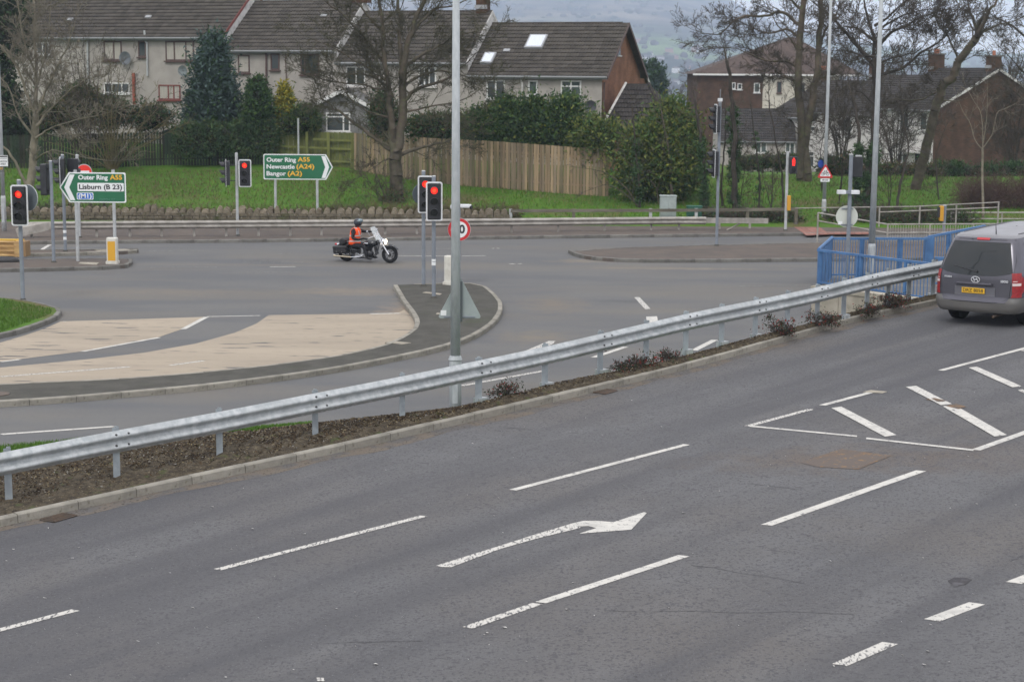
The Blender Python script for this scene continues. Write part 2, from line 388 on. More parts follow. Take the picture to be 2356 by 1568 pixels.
ISA = [(-300, 630, 0), (0, 626.5, 0), (120, 624, 0), (230, 621, 0), (290, 617.5, 0), (304, 613, 0), (305, 603, 0), (300, 597, .12), (270, 593.5, .12), (150, 594, .12), (0, 596, .12), (-300, 600, .12)]
isA = island(ISA, 'island', 'small refuge island at the left with a white bollard on it', pavement_m, concrete_d)
ISB = [(-300, 596, 0), (0, 592, 0), (150, 589, 0), (280, 586, 0), (314, 583, 0), (322, 579, 0), (318, 573.5, .12), (290, 572, .12), (150, 573.5, .12), (0, 575, .12), (-300, 578, .12)]
isB = island(ISB, 'island', 'narrow refuge island at the left under the signal poles', pavement_m, concrete)
ISC = [(1307, 582, 0), (1318, 588, 0), (1345, 596.5, 0), (1399, 602, 0), (1496, 604.5, 0), (1650, 604, 0), (1854, 602, 0), (2100, 600, 0), (2500, 596, 0), (2500, 551, .12), (2100, 555, .12), (1854, 558, .12), (1643, 563, .12), (1458, 568, .12), (1360, 573, .12), (1320, 577, .12)]
isC = island(ISC, 'island', 'wide brown traffic island in front of the right-hand pavement', pavement_m, concrete_d)
ISG = [(-300, 672, .12), (0, 682, .12), (60, 689, .12), (105, 698, .12), (132, 708, .12), (142, 716, 0), (142, 728, 0), (130, 738, 0), (100, 751, 0), (50, 768, 0), (0, 780, 0), (-300, 830, 0)]
isG = island(ISG, 'grass_island', 'rounded grass verge with a kerb at the left edge', grassm, concrete_d)

# buff surfacing and flat markings on the junction
def flat(pts, name, mt, z, parent, **kw):
    w = [P(x, y, z) for x, y in pts]
    return poly3([(p.x, p.y, z) for p in w], name, mt, parent, **kw)
flat([(140, 739), (300, 734), (475, 728.5), (462, 737), (430, 753), (365, 775), (250, 798), (188, 808), (90, 820), (0, 831), (-300, 862), (-300, 812), (0, 788), (60, 770), (104, 755)], 'buff_surfacing', buff, 0.004, road)
flat([(618, 724.5), (760, 722.5), (915, 720.5), (930, 712), (965, 742), (955, 765), (920, 788), (860, 806), (800, 821), (600, 849), (300, 876), (0, 890), (-300, 905), (-300, 880), (0, 845), (200, 826), (330, 811), (450, 790), (540, 765), (590, 744)], 'buff_surfacing', buff, 0.004, road)
def stripe(a, c, w, mt, parent, f=P, z=0.006, name='road_marking'):
    a, c = f(*a, z), f(*c, z); d = (c - a).normalized(); s = d.cross(Vector((0, 0, 1))) * (w / 2)
    n = max(1, int((c - a).length / 0.5)); L = (c - a) / n; vs = []
    for i in range(n + 1):
        e = 0.3 if i in (0, n) else 0.0
        j = random.uniform(-0.006, 0.006)
        p = a + L * i
        vs += [p + s * (1 + j * 8) + (d * w * 0.4 * (1 if i == 0 else 0)), p - s * (1 + j * 8) - (d * w * 0.4 * (1 if i == n else 0))]
    fs = [(2 * i, 2 * i + 1, 2 * i + 3, 2 * i + 2) for i in range(n)]
    return MB().add(vs, fs).build(name, mt, parent)
for a, c, w, mt in [((475, 728.5), (421, 757), .14, paint), ((368, 775.5), (188, 808.5), .12, paint), ((475, 728), (600, 725.5), .10, paint), ((850, 721.5), (922, 720), .12, paint),
                    ((0, 832), (48, 826), .10, paint), ((0, 866), (170, 853), .10, paint_worn), ((170, 853), (300, 843), .1, paint_worn), ((390, 840), (470, 829), .1, paint_worn), ((145, 739.3), (153, 739), .15, paint),
                    ((0, 998.5), (265, 980), .12, paint), ((1060, 887), (1170, 867), .13, paint_worn), ((1170, 867), (1260, 851), .13, paint_worn), ((1365, 822), (1440, 797), .14, paint), ((1596, 806), (1645, 781), .16, paint),
                    ((1465, 683), (1491, 711), .16, paint_worn), ((1499, 727), (1502, 745), .3, paint), ((620, 613.6), (681, 613.2), .10, paint), ((1170, 606.8), (1186, 606.6), .12, paint), ((1190, 606.6), (1202, 606.4), .12, paint),
                    ((1060, 588.6), (1118, 587.8), .1, paint), ((905, 588.5), (1046, 588.5), .08, paint), ((555, 603.5), (700, 603.2), .05, paint_faint), ((340, 577), (470, 576), .05, paint_faint), ((1000, 572), (1044, 571.5), .1, paint_faint),
                    ((1131, 571.3), (1138, 571.2), .1, paint), ((1142, 571.2), (1150, 571.1), .1, paint), ((345, 615), (500, 614.2), .06, paint_faint), ((560, 599), (640, 598.5), .06, paint_faint), ((640, 583.5), (670, 583), .08, paint_faint),
                    ((1735, 567), (1860, 566), .05, paint_faint), ((1850, 547.5), (1890, 552), .1, paint_faint), ((0, 598.5), (62, 597.4), .1, paint_faint), ((500, 627), (860, 623), .03, paint_faint), ((1700, 658), (1870, 655), .04, paint_faint)]:
    stripe(a, c, w, mt, road)
# stop line and the turning arrow seen beyond the barrier
flat([(86, 577.5), (96, 577), (119, 562.5), (110, 562.6)], 'road_marking', paint, 0.006, road)
flat([(62, 595.5), (60, 603), (78, 601), (88, 596), (75, 594.5)], 'road_marking', paint, 0.13, isA) if False else None
flat([(1182, 812), (1205, 808), (1262, 784), (1278, 784), (1272, 791), (1218, 812), (1190, 818)], 'road_marking', paint_worn, 0.006, road)
def slab(pts, z, parent, name='cover_slab', mt=None):
    w = [P(x, y, z) for x, y in pts]
    return MB().prism([(p.x, p.y) for p in w], z - 0.03, z + 0.006).build(name, mt or slabm, parent)
slab([(886, 787), (905, 784.5), (946, 788.5), (925, 792)], 0.12, isl); slab([(972, 673), (980, 671), (1017, 675.5), (1012, 678)], 0.12, isl); slab([(1003, 722), (1006, 719.5), (1040, 721.5), (1038, 724)], 0.12, isl)
slab([(180, 606), (185, 603), (228, 604), (222, 609)], 0.12, isA); slab([(217, 575.5), (290, 573), (300, 575), (225, 577.5)], 0.12, isB)
cc = P(-6, 906, 0.121)
MB().disc(cc, 0.24, (0, 0, 1), 0.02, 24).build('cover_plate', rust, isl)
# red tactile paving slabs at the crossing
tp = MB()
A_, B_, C_, D_ = P(1811, 512, .12), P(1872, 512, .12), P(1908, 538, .12), P(1855, 540.5, .12)
for i in range(5):
    for j in range(4):
        def q(u, v): return (A_ * (1 - u) + B_ * u) * (1 - v) + (D_ * (1 - u) + C_ * u) * v
        u0_, u1_, v0_, v1_ = i / 5 + .006, (i + 1) / 5 - .006, j / 4 + .006, (j + 1) / 4 - .006
        pts = [q(u0_, v0_), q(u1_, v0_), q(u1_, v1_), q(u0_, v1_)]
        MB().prism([(p.x, p.y) for p in pts][::-1], 0.09, 0.122).build('paving_slab', redpave, pave)
for i in range(6):
    pts = [P(1902 + 16 * i, 533, .12), P(1917 + 16 * i, 533, .12), P(1919 + 16 * i, 537.5, .12), P(1904 + 16 * i, 537.5, .12)]
    MB().prism([(p.x, p.y) for p in pts][::-1], 0.09, 0.122).build('paving_slab', redpave, pave)
slab([(1230, 513), (1262, 511), (1272, 514), (1238, 517)], 0.115, pave)
slab([(1930, 514), (1960, 514), (1962, 519), (1935, 519)], 0.115, pave)

# ------------------------------------------------------------------ near carriageway, kerb, verge
NK = [(-420, 1306), (-200, 1258), (0, 1212), (174, 1173), (293, 1147), (516, 1098), (638, 1072), (748, 1048), (835, 1029), (922, 1008), (1096, 967), (1271, 926), (1445, 884), (1553, 857), (1690, 820), (1812, 785), (1963, 742), (2150, 702), (2356, 662), (2600, 622), (2900, 580)]
nkw = [N(x, y) for x, y in NK]
near = MB().add([tuple(p) for p in nkw] + [(45, 30, nz_road(45, 30)), (45, 2, nz_road(45, 2)), (-14, 2, nz_road(-14, 2))], [tuple(range(len(nkw) + 3))]).build('near_road', asphalt, kind='structure', label='grey asphalt carriageway in the foreground')
VC = [(-420, 1110), (0, 1056), (265, 1024), (500, 996), (610, 985), (748, 969), (805, 963), (922, 951), (1044, 938), (1117, 923), (1200, 902), (1271, 882), (1360, 865), (1445, 850), (1553, 826), (1660, 797), (1750, 772), (1890, 741), (1990, 712), (2150, 680), (2400, 636), (2900, 560)]
VB = [(-420, 1072), (0, 1024), (195, 1007), (400, 993), (610, 979), (700, 974)]
verge = MB(); rows = 9; pxs = list(range(-420, 2900, 14)); front = []; sb = MB(); crest_w = []
for i, x in enumerate(pxs):
    a = N(x, lerp_chain(NK, x)) + Vector((0, 0, 0.108)); c = N(x, lerp_chain(VC, x), 0.16)
    a = a + (c - a).normalized() * 0.13
    crest_w.append(c)
    for k in range(rows):
        t = k / (rows - 1); p = a.lerp(c, t)
        p.z += (0.05 * math.sin(t * PI) + RNG.normal(0, 0.012)) * (1 if k > 0 else 0)
        verge.v.append(tuple(p))
    for k in range(rows - 1):
        if i < len(pxs) - 1:
            q = i * rows + k; verge.f.append((q, q + rows, q + rows + 1, q + 1)); verge.m.append(0)
    if x < 690: bk = P(x, lerp_chain(VB, x), -0.02)
    else: bk = Vector((c.x, c.y + 2.0, -0.02))
    c0 = Vector(verge.v[-1])
    for k in range(4):
        t = k / 3; p = c0.lerp(bk, t); p.z -= 0.12 * math.sin(t * PI) * 0.6
        sb.v.append(tuple(p))
    for k in range(3):
        if i < len(pxs) - 1: q = i * 4 + k; sb.f.append((q, q + 4, q + 5, q + 1)); sb.m.append(0)
vg = verge.build('verge', mulch, smooth=True, kind='structure', label='strip of dark bark mulch behind the near kerb')
vs_ = sb.build('verge_slope', grassm, smooth=True, kind='structure', label='grassy back slope of the mulch strip')
kerb(nkw, vg, concrete, 0.125, 1, NN)
# chips of bark and stones on the verge
chips = MB()
chipmats = [mat('bark_chip', (0.075, 0.052, 0.03), 0.95), mat('pale_chip', (0.20, 0.165, 0.10), 0.95), mat('dark_chip', (0.03, 0.022, 0.015), 0.95), mat('grey_stone', (0.22, 0.21, 0.19), 0.9)]
for _ in range(15000):
    x = random.uniform(-100, 2200) if random.random() < .45 else random.uniform(-60, 1100)
    t = random.random() ** 0.8
    a = N(x, lerp_chain(NK, x)) + Vector((0, 0.13, 0.115)); c = N(x, lerp_chain(VC, x), 0.16); p = a.lerp(c, min(0.97, 0.13 + 0.86 * t)); p.z += 0.05 * math.sin(t * PI) + 0.008
    s = random.uniform(0.008, 0.024); R = rot(random.uniform(-.7, .7), random.uniform(-.7, .7), random.uniform(0, 6))
    chips.mi = random.choices((0, 1, 2, 3), (4, 1.0, 5, 0.5))[0]
    chips.add([p + R @ Vector(v) for v in ((-s, -s * .4, 0), (s, -s * .5, 0.004), (s * .8, s * .5, 0), (-s * .7, s * .4, 0.006), (0, 0, s * .5))], [(0, 1, 4), (1, 2, 4), (2, 3, 4), (3, 0, 4)])
chips.build('bark_chips', chipmats, vg, kind='stuff')
# near markings
def nst(a, c, w, mt): stripe(a, c, w, mt, near, N, 0.006)
for a, c, w, mt in [((-40, 1458), (178, 1401), .11, paint_worn), ((497, 1310), (978, 1185), .11, paint_worn), ((1177, 1127), (1582, 1021), .11, paint), ((1072, 1444), (1240, 1386), .12, paint_worn), ((1240, 1386), (1577, 1276), .13, paint),
                    ((1760, 1208), (2122, 1081), .14, paint), ((1927, 1530), (2052, 1476), .15, paint_worn), ((2140, 1427), (2252, 1385), .16, paint), ((2328, 1341), (2420, 1305), .16, paint),
                    ((1718, 980), (1868, 940), .11, paint_worn), ((1890, 932), (2003, 902), .11, paint), ((1722, 979), (1975, 1003), .11, paint), ((1990, 1007), (2243, 1035), .11, paint), ((2243, 1035), (2420, 972), .13, paint),
                    ((2163, 852), (2420, 784), .11, paint), ((1922, 935), (2052, 1003), .22, paint), ((2094, 887), (2180, 931), .22, paint), ((2180, 931), (2305, 1003), .24, paint), ((2236, 843), (2342, 890), .2, paint), ((2345, 895), (2420, 930), .1, paint_worn),
                    ((725, 1561), (750, 1562), .1, paint_worn), ((2348, 805), (2400, 812), .1, paint)]:
    nst(a, c, w, mt)
def npoly(pts, mt, name='road_marking', z=0.006):
    return poly3([tuple(N(x, y, z)) for x, y in pts], name, mt, near)
npoly([(1004, 1300), (1145, 1256), (1236, 1227), (1317, 1202.8), (1328, 1210), (1340, 1212), (1229, 1239.4), (1150, 1262), (1038, 1303.5), (1015, 1303)], paint_worn)
npoly([(1317, 1202.8), (1342.6, 1197), (1375.5, 1197), (1412, 1200), (1481.7, 1177), (1488, 1179), (1452.5, 1217.4), (1394, 1221.8), (1331.6, 1226.6), (1371.9, 1213.7), (1353.5, 1209), (1328, 1210)], paint)
# iron covers, grates, stains
def ncover(pts, mt, name, z=0.006): return npoly(pts, mt, name, z)
ncover([(1840, 1063), (1935, 1032), (2052, 1047), (2010, 1064), (1975, 1079), (1880, 1073)], rust, 'iron_cover', 0.005)
ncover([(2128, 918), (2150, 914.5), (2178, 921), (2160, 924)], rust, 'iron_cover', 0.009); ncover([(2175, 933), (2200, 928), (2224, 935), (2205, 940)], rust, 'iron_cover', 0.009)
ncover([(1985, 901), (2004, 896.5), (2042, 900), (2030, 904)], slabm, 'cover_plate', 0.009)
stain = mat('oil_stain', (0.055, 0.053, 0.057), 0.85, col2=(0.095, 0.093, 0.1), scale=6, lo=0.45, hi=0.6)
ncover([(2180, 1335), (2195, 1327), (2225, 1328), (2236, 1333), (2222, 1343), (2195, 1349)], stain, 'oil_stain', 0.004)
def grate(c4, n=7):
    a, b_, c, d = [N(x, y, 0.004) for x, y in c4]; g = MB()
    root = MB().add([a, b_, c, d], [(0, 1, 2, 3)]).build('drain_cover', mat('drain_black', (0.012, 0.01, 0.009), 0.9), near)
    for p, q in ((a, b_), (b_, c), (c, d), (d, a)):
        g.tube([p + NN * .008, q + NN * .008], 0.012, 4)
    for k in range(1, n):
        t = k / n; g.tube([a.lerp(b_, t) + NN * .008, d.lerp(c, t) + NN * .008], 0.013, 4)
    g.build('grate_bars', iron, root)
grate([(92, 1196), (145, 1181), (177, 1186), (125, 1201)]); grate([(1365, 903), (1392, 895), (1420, 899), (1393, 907)])
crack = mat('road_crack', (0.055, 0.055, 0.058), 0.95, col2=(0.10, 0.10, 0.105), scale=8, lo=0.35, hi=0.55)
def crackline(pts, w=0.02):
    w3 = [N(x, y, 0.003) for x, y in pts]; q = resample(w3, 0.25); vs = []
    for i, p in enumerate(q):
        d = (q[min(i + 1, len(q) - 1)] - q[max(i - 1, 0)]).normalized(); s = d.cross(NN) * w * random.uniform(0.3, 0.8); j = d.cross(NN) * random.uniform(-.012, .012)
        vs += [p + s + j, p - s + j]
    MB().add(vs, [(2 * i, 2 * i + 1, 2 * i + 3, 2 * i + 2) for i in range(len(q) - 1)]).build('road_crack', crack, near)
crackline([(1595, 1300), (1650, 1305), (1700, 1318), (1790, 1328), (1870, 1345)], .015); crackline([(1725, 1112), (1800, 1120), (1870, 1129)], 0.018); crackline([(1390, 1403), (1480, 1407), (1590, 1404), (1700, 1409), (1830, 1405), (1930, 1412), (2000, 1410)], 0.010); crackline([(2063, 1000), (2068, 1001)], .01)
crackline([(760, 1478), (900, 1475), (1010, 1472)], 0.014); crackline([(1160, 983), (1250, 988)], 0.015); crackline([(2325, 1290), (2356, 1275), (2400, 1262)], .02)
# silt washed against the kerb
silt = mat('gutter_silt', (0.135, 0.115, 0.095), 0.95, col2=(0.105, 0.10, 0.098), scale=2.5, detail=8, lo=.42, hi=.58, speck=[(20, (.05, .045, .035), .58, .66)])
gq = resample(nkw, .3); vs = []
for i, p in enumerate(gq[:-1]):
    d = (gq[i + 1] - p).normalized(); r = Vector((d.y, -d.x, 0)); w_ = .16 + .16 * abs(math.sin(i * .37)) * random.uniform(.5, 1.2) + .1 * math.sin(i * .05) ** 2
    a = p - r * .02; c = p + r * w_; vs += [(a.x, a.y, nz_road(a.x, a.y) + .002), (c.x, c.y, nz_road(c.x, c.y) + .002)]
MB().add(vs, [(2 * i, 2 * i + 1, 2 * i + 3, 2 * i + 2) for i in range(len(vs) // 2 - 1)]).build('gutter_silt', silt, near)
# litter and pale grit on the road
lit = MB()
for _ in range(230):
    x, y = random.uniform(0, 2356), random.uniform(880, 1560)
    if y < lerp_chain(NK, x) + 25: continue
    p = N(x, y, 0.006); s = random.uniform(0.006, 0.017)
    lit.add([p + Vector((random.uniform(-s, s), random.uniform(-s, s), 0.004 * k)) + Vector(v) * s for k, v in enumerate(((1, 0, 0), (0, 1, 0), (-1, 0, 0), (0, -1, 0)))], [(0, 1, 2, 3)])
lit.build('grit', mat('grit', (0.5, 0.49, 0.46), 0.8), near, kind='stuff')

# ------------------------------------------------------------------ far hills
hp = [(-6000, 30), (-4000, 90), (-3000, 110), (-1200, 120), (-900, 150), (-500, 175), (0, 190), (600, 200), (1000, 225), (1300, 235), (1500, 232), (1640, 170 + 14), (1700, 150), (1760, 122), (1830, 99), (1900, 84), (1980, 72), (2050, 64), (2200, 58), (2356, 54), (2800, 70), (3500, 75), (5000, 45), (8000, 20)]
hv = []; hn = 0; cols = list(np.arange(-5200, 7600, 60)); rws = [1500, 1650, 1850, 2100, 2400, 2700, 3050, 3400, 3750, 4100, 4400, 4700, 5000]
for Y in rws:
    for x in cols:
        H = lerp_chain(hp, x); el = H / 4000
        t = (Y - 1500) / 3200; k = min(1, t) ** 1.25 if t < 1 else 1 - (t - 1) * 1.5
        z = -13 + (el * 4700 + 19.5) * max(0, k) + RNG.normal(0, 2.2) * min(1, t * 2)
        hv.append(((x - CX) / 4000 * Y, Y, z))
nc = len(cols)
hf = [(j * nc + i, j * nc + i + 1, (j + 1) * nc + i + 1, (j + 1) * nc + i) for j in range(len(rws) - 1) for i in range(nc - 1)]
hillm = bpy.data.materials.new('hill_fields'); hillm.use_nodes = True
t = hillm.node_tree; bs = t.nodes['Principled BSDF']; bs.inputs['Roughness'].default_value = 1.0; bs.inputs['Specular IOR Level'].default_value = 0.0
def hn_(tp, **k):
    n = t.nodes.new(tp)
    for a, b_ in k.items(): setattr(n, a, b_)
    return n
tcn = hn_('ShaderNodeTexCoord'); spn = hn_('ShaderNodeSeparateXYZ'); t.links.new(tcn.outputs['Object'], spn.inputs[0])
vr = hn_('ShaderNodeTexVoronoi'); vr.inputs['Scale'].default_value = 0.0055; t.links.new(tcn.outputs['Object'], vr.inputs['Vector'])
r1 = hn_('ShaderNodeValToRGB'); t.links.new(vr.outputs['Color'], r1.inputs[0]); e = r1.color_ramp.elements
e[0].position = 0.25; e[0].color = (0.02, 0.03, 0.022, 1); e[1].position = 0.8; e[1].color = (0.13, 0.19, 0.07, 1)
nn = hn_('ShaderNodeTexNoise'); nn.inputs['Scale'].default_value = 0.008; nn.inputs['Detail'].default_value = 10; t.links.new(tcn.outputs['Object'], nn.inputs[0])
r2 = hn_('ShaderNodeValToRGB'); t.links.new(nn.outputs[0], r2.inputs[0]); e = r2.color_ramp.elements
e[0].position = 0.40; e[0].color = (0.02, 0.022, 0.02, 1); e[1].position = 0.66; e[1].color = (0.17, 0.14, 0.10, 1)
mz = hn_('ShaderNodeMapRange'); mz.inputs[1].default_value = 60; mz.inputs[2].default_value = 105; t.links.new(spn.outputs['Z'], mz.inputs[0])
mx = hn_('ShaderNodeMix', data_type='RGBA'); t.links.new(mz.outputs[0], mx.inputs[0]); t.links.new(r1.outputs[0], mx.inputs[6]); t.links.new(r2.outputs[0], mx.inputs[7])
t.links.new(mx.outputs[2], bs.inputs['Base Color'])
MB().add(hv, hf).build('hills', hillm, smooth=True, kind='structure', label='long hazy blue hill with fields rising behind the town')
def hz(x, Y):
    xm = CX + x * 4000 / Y; H = lerp_chain(hp, xm); t = (Y - 1500) / 3200
    return -13 + (H / 4000 * 4700 + 19.5) * max(0, min(1, t)) ** 1.25 if Y > 1500 else gz(x, Y)
# the far town and its trees: too many and too small to count
town = MB()
for _ in range(520):
    Y = random.uniform(1300, 2500); x = (random.uniform(-900, 2600) - CX) / 4000 * Y
    z = hz(x, Y); w, d, h = random.uniform(5, 14), random.uniform(5, 8), random.uniform(3.0, 5.5)
    if random.random() < 0.06: w *= 2
    town.mi = random.choices((0, 1, 2), (2, 1, 1.5))[0]; R = rot(0, 0, random.uniform(-.5, .5)); c = Vector((x, Y, z + h / 2 - 1)); town.box(c, (w, d, h + 2), R)
    town.mi = 3; vs = [c + R @ Vector(v) for v in ((-w / 2, -d / 2, h / 2 + 1), (w / 2, -d / 2, h / 2 + 1), (w / 2, d / 2, h / 2 + 1), (-w / 2, d / 2, h / 2 + 1), (-w / 2, 0, h / 2 + 3.2), (w / 2, 0, h / 2 + 3.2))]
    town.add(vs, [(0, 1, 5, 4), (2, 3, 4, 5), (1, 2, 5), (3, 0, 4)])
town.build('distant_town', [mat('far_white', (0.6, 0.6, 0.6)), mat('far_brick', (0.28, 0.16, 0.12)), mat('far_grey', (0.4, 0.4, 0.4)), mat('far_roof', (0.10, 0.09, 0.09))], kind='stuff', label='white and brick houses of the far town on the lower hill slope')
wood = MB()
for _ in range(3500):
    Y = random.uniform(240, 1500) ** 1.0 if random.random() < .45 else random.uniform(1500, 3500); x = (random.uniform(-700, 2700) - CX) / 4000 * Y
    z = hz(x, Y); s = random.uniform(2.2, 4.5) * (1 if Y > 800 else 0.8)
    if Y < 1500 and random.random() < 0.3: continue
    wood.mi = random.choices((0, 1), (3, 2))[0]
    for _k in range(2):
        wood.ball((x + random.uniform(-s, s), Y, z + s * 0.7), s, 6, 4, (random.uniform(.8, 1.6), 1, random.uniform(.8, 1.25)))
wood.build('distant_trees', [mat('far_bare_wood', (0.055, 0.045, 0.04), 1.0, col2=(0.035, 0.03, 0.03), scale=0.5), mat('far_green_wood', (0.03, 0.04, 0.025), 1.0)], kind='stuff', label='dark bare trees and hedges between the far town houses')
# haze
hb = MB().box((500, 2450, 120), (12600, 5100 + 200, 300))
hzm = bpy.data.materials.new('haze'); hzm.use_nodes = True; t2 = hzm.node_tree; t2.nodes.clear()
ho = t2.nodes.new('ShaderNodeOutputMaterial'); hpv = t2.nodes.new('ShaderNodeVolumePrincipled')
hpv.inputs['Color'].default_value = (0.66, 0.77, 0.97, 1); hpv.inputs['Density'].default_value = 0.00030
t2.links.new(hpv.outputs[0], ho.inputs['Volume'])
hb.build('haze', hzm, kind='stuff', label='pale blue haze over the valley')
# ------------------------------------------------------------------ metals and common materials
galv = mat('galvanised', (0.45, 0.47, 0.475), 0.55, metal=0.2, col2=(0.31, 0.335, 0.345), big=(1.1, (0.30, 0.315, 0.32), .5, .72), scale=9, detail=6, lo=0.4, hi=0.62, bump=0.15, bscale=30, stretch=(1, 1, 0.5))
galv_old = mat('galvanised_dull', (0.36, 0.34, 0.31), 0.7, metal=0.2, col2=(0.26, 0.245, 0.22), scale=3, detail=6, bump=0.1, rnd=0.06)
galv_post = mat('galvanised_post', (0.34, 0.38, 0.40), 0.6, metal=0.15, col2=(0.26, 0.29, 0.31), scale=4, detail=6, bump=0.1, rnd=0.08)
lampm = mat('lamp_post_metal', (0.40, 0.425, 0.44), 0.6, metal=0.0, col2=(0.32, 0.345, 0.36), scale=9, detail=6, lo=0.42, hi=0.6, bump=0.15, bscale=20, stretch=(1, 1, 0.35))
paint_grey = mat('grey_pole_paint', (0.20, 0.225, 0.26), 0.6, col2=(0.16, 0.18, 0.205), scale=3, rnd=0.06)
pale_grey = mat('pale_grey_paint', (0.42, 0.44, 0.45), 0.6, col2=(0.34, 0.35, 0.35), scale=4)
white_b = mat('white_board', (0.66, 0.68, 0.70), 0.5, col2=(0.56, 0.57, 0.58), scale=4)
black_p = mat('signal_black', (0.012, 0.013, 0.016), 0.5, col2=(0.022, 0.023, 0.027), scale=4)
lens_dark = mat('dark_lens', (0.006, 0.006, 0.008), 0.2)
lens_red = mat('lit_red_lens', (0.9, 0.02, 0.01), 0.4, emit=1.0, ecol=(1.0, 0.018, 0.012))
lens_core = mat('lit_red_core', (0.9, 0.05, 0.02), 0.4, emit=1.15, ecol=(1.0, 0.085, 0.02))
sign_green = mat('sign_green', (0.008, 0.13, 0.055), 0.45, col2=(0.01, 0.115, 0.05), scale=3)
sign_blue = mat('sign_blue', (0.02, 0.13, 0.5), 0.45)
sign_yel = mat('sign_yellow_letters', (0.75, 0.42, 0.03), 0.5)
sign_white = mat('sign_white', (0.72, 0.74, 0.74), 0.5)
sign_blk = mat('sign_black_letters', (0.015, 0.015, 0.018), 0.5)
sign_red = mat('sign_red', (0.52, 0.02, 0.025), 0.45)
sign_back = mat('sign_back_grey', (0.30, 0.34, 0.335), 0.55, metal=0.1, col2=(0.26, 0.30, 0.30), scale=2)
UP = Vector((0, 0, 1))

# ------------------------------------------------------------------ near crash barrier
def rail_profile(h=0.33, d=0.082):
    pr = []
    for k in range(13):
        t = k / 12; z = h / 2 - h * t; c = 0.5 - 0.5 * math.cos(4 * PI * t)
        pr.append((-d * c if 0 < k < 12 else 0.0, z))
    return pr
def beam(path, heights, prof, mt, parent, name, th=0.005):
    """sweep a W-shaped beam along a ground path; y of the profile points towards the road (right side of travel is the road)"""
    b = MB(); n = len(prof)
    for i, p in enumerate(path):
        t = (path[min(i + 1, len(path) - 1)] - path[max(i - 1, 0)]); t.z = 0; t.normalize(); r = Vector((t.y, -t.x, 0))
        for side in (0, th):
            for (y, z) in prof: b.v.append(tuple(p + r * (-y - side) * 1.0 + UP * (heights[i] + z)))
    m2 = 2 * n
    for i in range(len(path) - 1):
        for k in range(n - 1):
            a = i * m2 + k; b.f.append((a, a + 1, a + 1 + m2, a + m2)); b.m.append(0)
            a = i * m2 + n + k; b.f.append((a + 1, a, a + m2, a + 1 + m2)); b.m.append(0)
    return b.build(name, mt, parent, smooth=True)
posts_px = [(-230, 1200), (15, 1146), (267, 1092), (513, 1042), (735, 997), (936, 961), (1118, 925), (1270, 881), (1400, 853), (1497, 829), (1583, 807), (1663, 792), (1740, 773), (1815, 757), (1885, 745), (1950, 727), (2000, 715), (2045, 703), (2087, 692), (2130, 682), (2200, 668), (2290, 652), (2400, 632), (2520, 612)]
beam_top = [(-300, 1102), (0, 1042), (265, 993.5), (505, 946.5), (735, 906), (939, 860), (1117, 825), (1271, 794), (1400, 764), (1497, 738), (1583, 721), (1651, 706), (1741, 688), (1815, 675), (1912, 650), (1989, 632), (2156, 600), (2400, 560), (2600, 530)]
bar = thing('crash_barrier', 'silver W-beam crash barrier running diagonally behind the near kerb', 'crash barrier', (0, 0, 0))
pts = []; hts = []
bp_ = [N(x, y, 0.15) for x, y in posts_px]
for _k in range(3): bp_ = [bp_[0]] + [(bp_[i - 1] + bp_[i] * 2 + bp_[i + 1]) / 4 for i in range(1, len(bp_) - 1)] + [bp_[-1]]
bp_ = [Vector((p.x, p.y, nz_road(p.x, p.y) + .15)) for p in bp_]
for p in bp_:
    x = proj(p)[0]; f = p + Vector((0.05, -0.14, 0))
    d = ray(x, lerp_chain(beam_top, x)); q = O + d * (f.y / d.y)
    pts.append(f); hts.append(q.z - f.z - 0.155)
hs = hts[:]
for _k in range(1): hs = [sum(hs[max(0, i - 1):i + 2]) / len(hs[max(0, i - 1):i + 2]) for i in range(len(hs))]
pass
# smooth path
def smooth_path(ps, n=6):
    out = []
    for i in range(len(ps) - 1):
        p0, p1, p2, p3 = ps[max(i - 1, 0)], ps[i], ps[i + 1], ps[min(i + 2, len(ps) - 1)]
        for k in range(n):
            t = k / n; out.append(0.5 * ((2 * p1) + (p2 - p0) * t + (2 * p0 - 5 * p1 + 4 * p2 - p3) * t * t + (3 * p1 - p0 - 3 * p2 + p3) * t ** 3))
    out.append(ps[-1]); return out
tops = [Vector((p.x, p.y, p.z + h)) for p, h in zip(pts, hs)]
sp = smooth_path(tops, 6)
lens_ = 6 * 4
for a in range(0, len(sp) - 1, 12):
    seg = sp[a:a + 13]
    if len(seg) > 1: beam([Vector((p.x, p.y, p.z)) for p in seg], [(a // 12 % 2) * 0.0] * len(seg), rail_profile(), galv, bar, 'beam')
post_me = None
for i, ((x, y), f) in enumerate(zip(posts_px, tops)):
    base = bp_[i]; tp_ = f.z + 0.16 + 0.03; hgt = tp_ - base.z + 0.3
    t = (tops[min(i + 1, len(tops) - 1)] - tops[max(i - 1, 0)]); ang = math.atan2(t.y, t.x)
    wv = 0.11 if i < 6 else 0.15
    pb = MB(); c = Vector((f.x, f.y, (tp_ + base.z - 0.3) / 2)) + rot(0, 0, ang) @ Vector((0, 0.13, 0)); R = rot(0, 0, ang)
    # sigma shaped post
    pb.box(c, (0.006, 0.10, hgt), R); pb.box(c + R @ Vector((-0.03, -0.05, 0)), (0.06 if i < 6 else .11, 0.006, hgt), R); pb.box(c + R @ Vector((0.03, 0.05, 0)), (0.06, 0.006, hgt), R)
    pb.box(c + R @ Vector((-wv / 2 + .02, -0.05, 0)), (wv, 0.009, hgt), R)
    o = pb.build('post', galv_post, bar)
    if i >= 6:
        MB().box(base + R @ Vector((-0.02, -0.01, 0.0)), (0.20, 0.16, 0.12), R).build('foot_plate', galv, o)
bolts = MB()
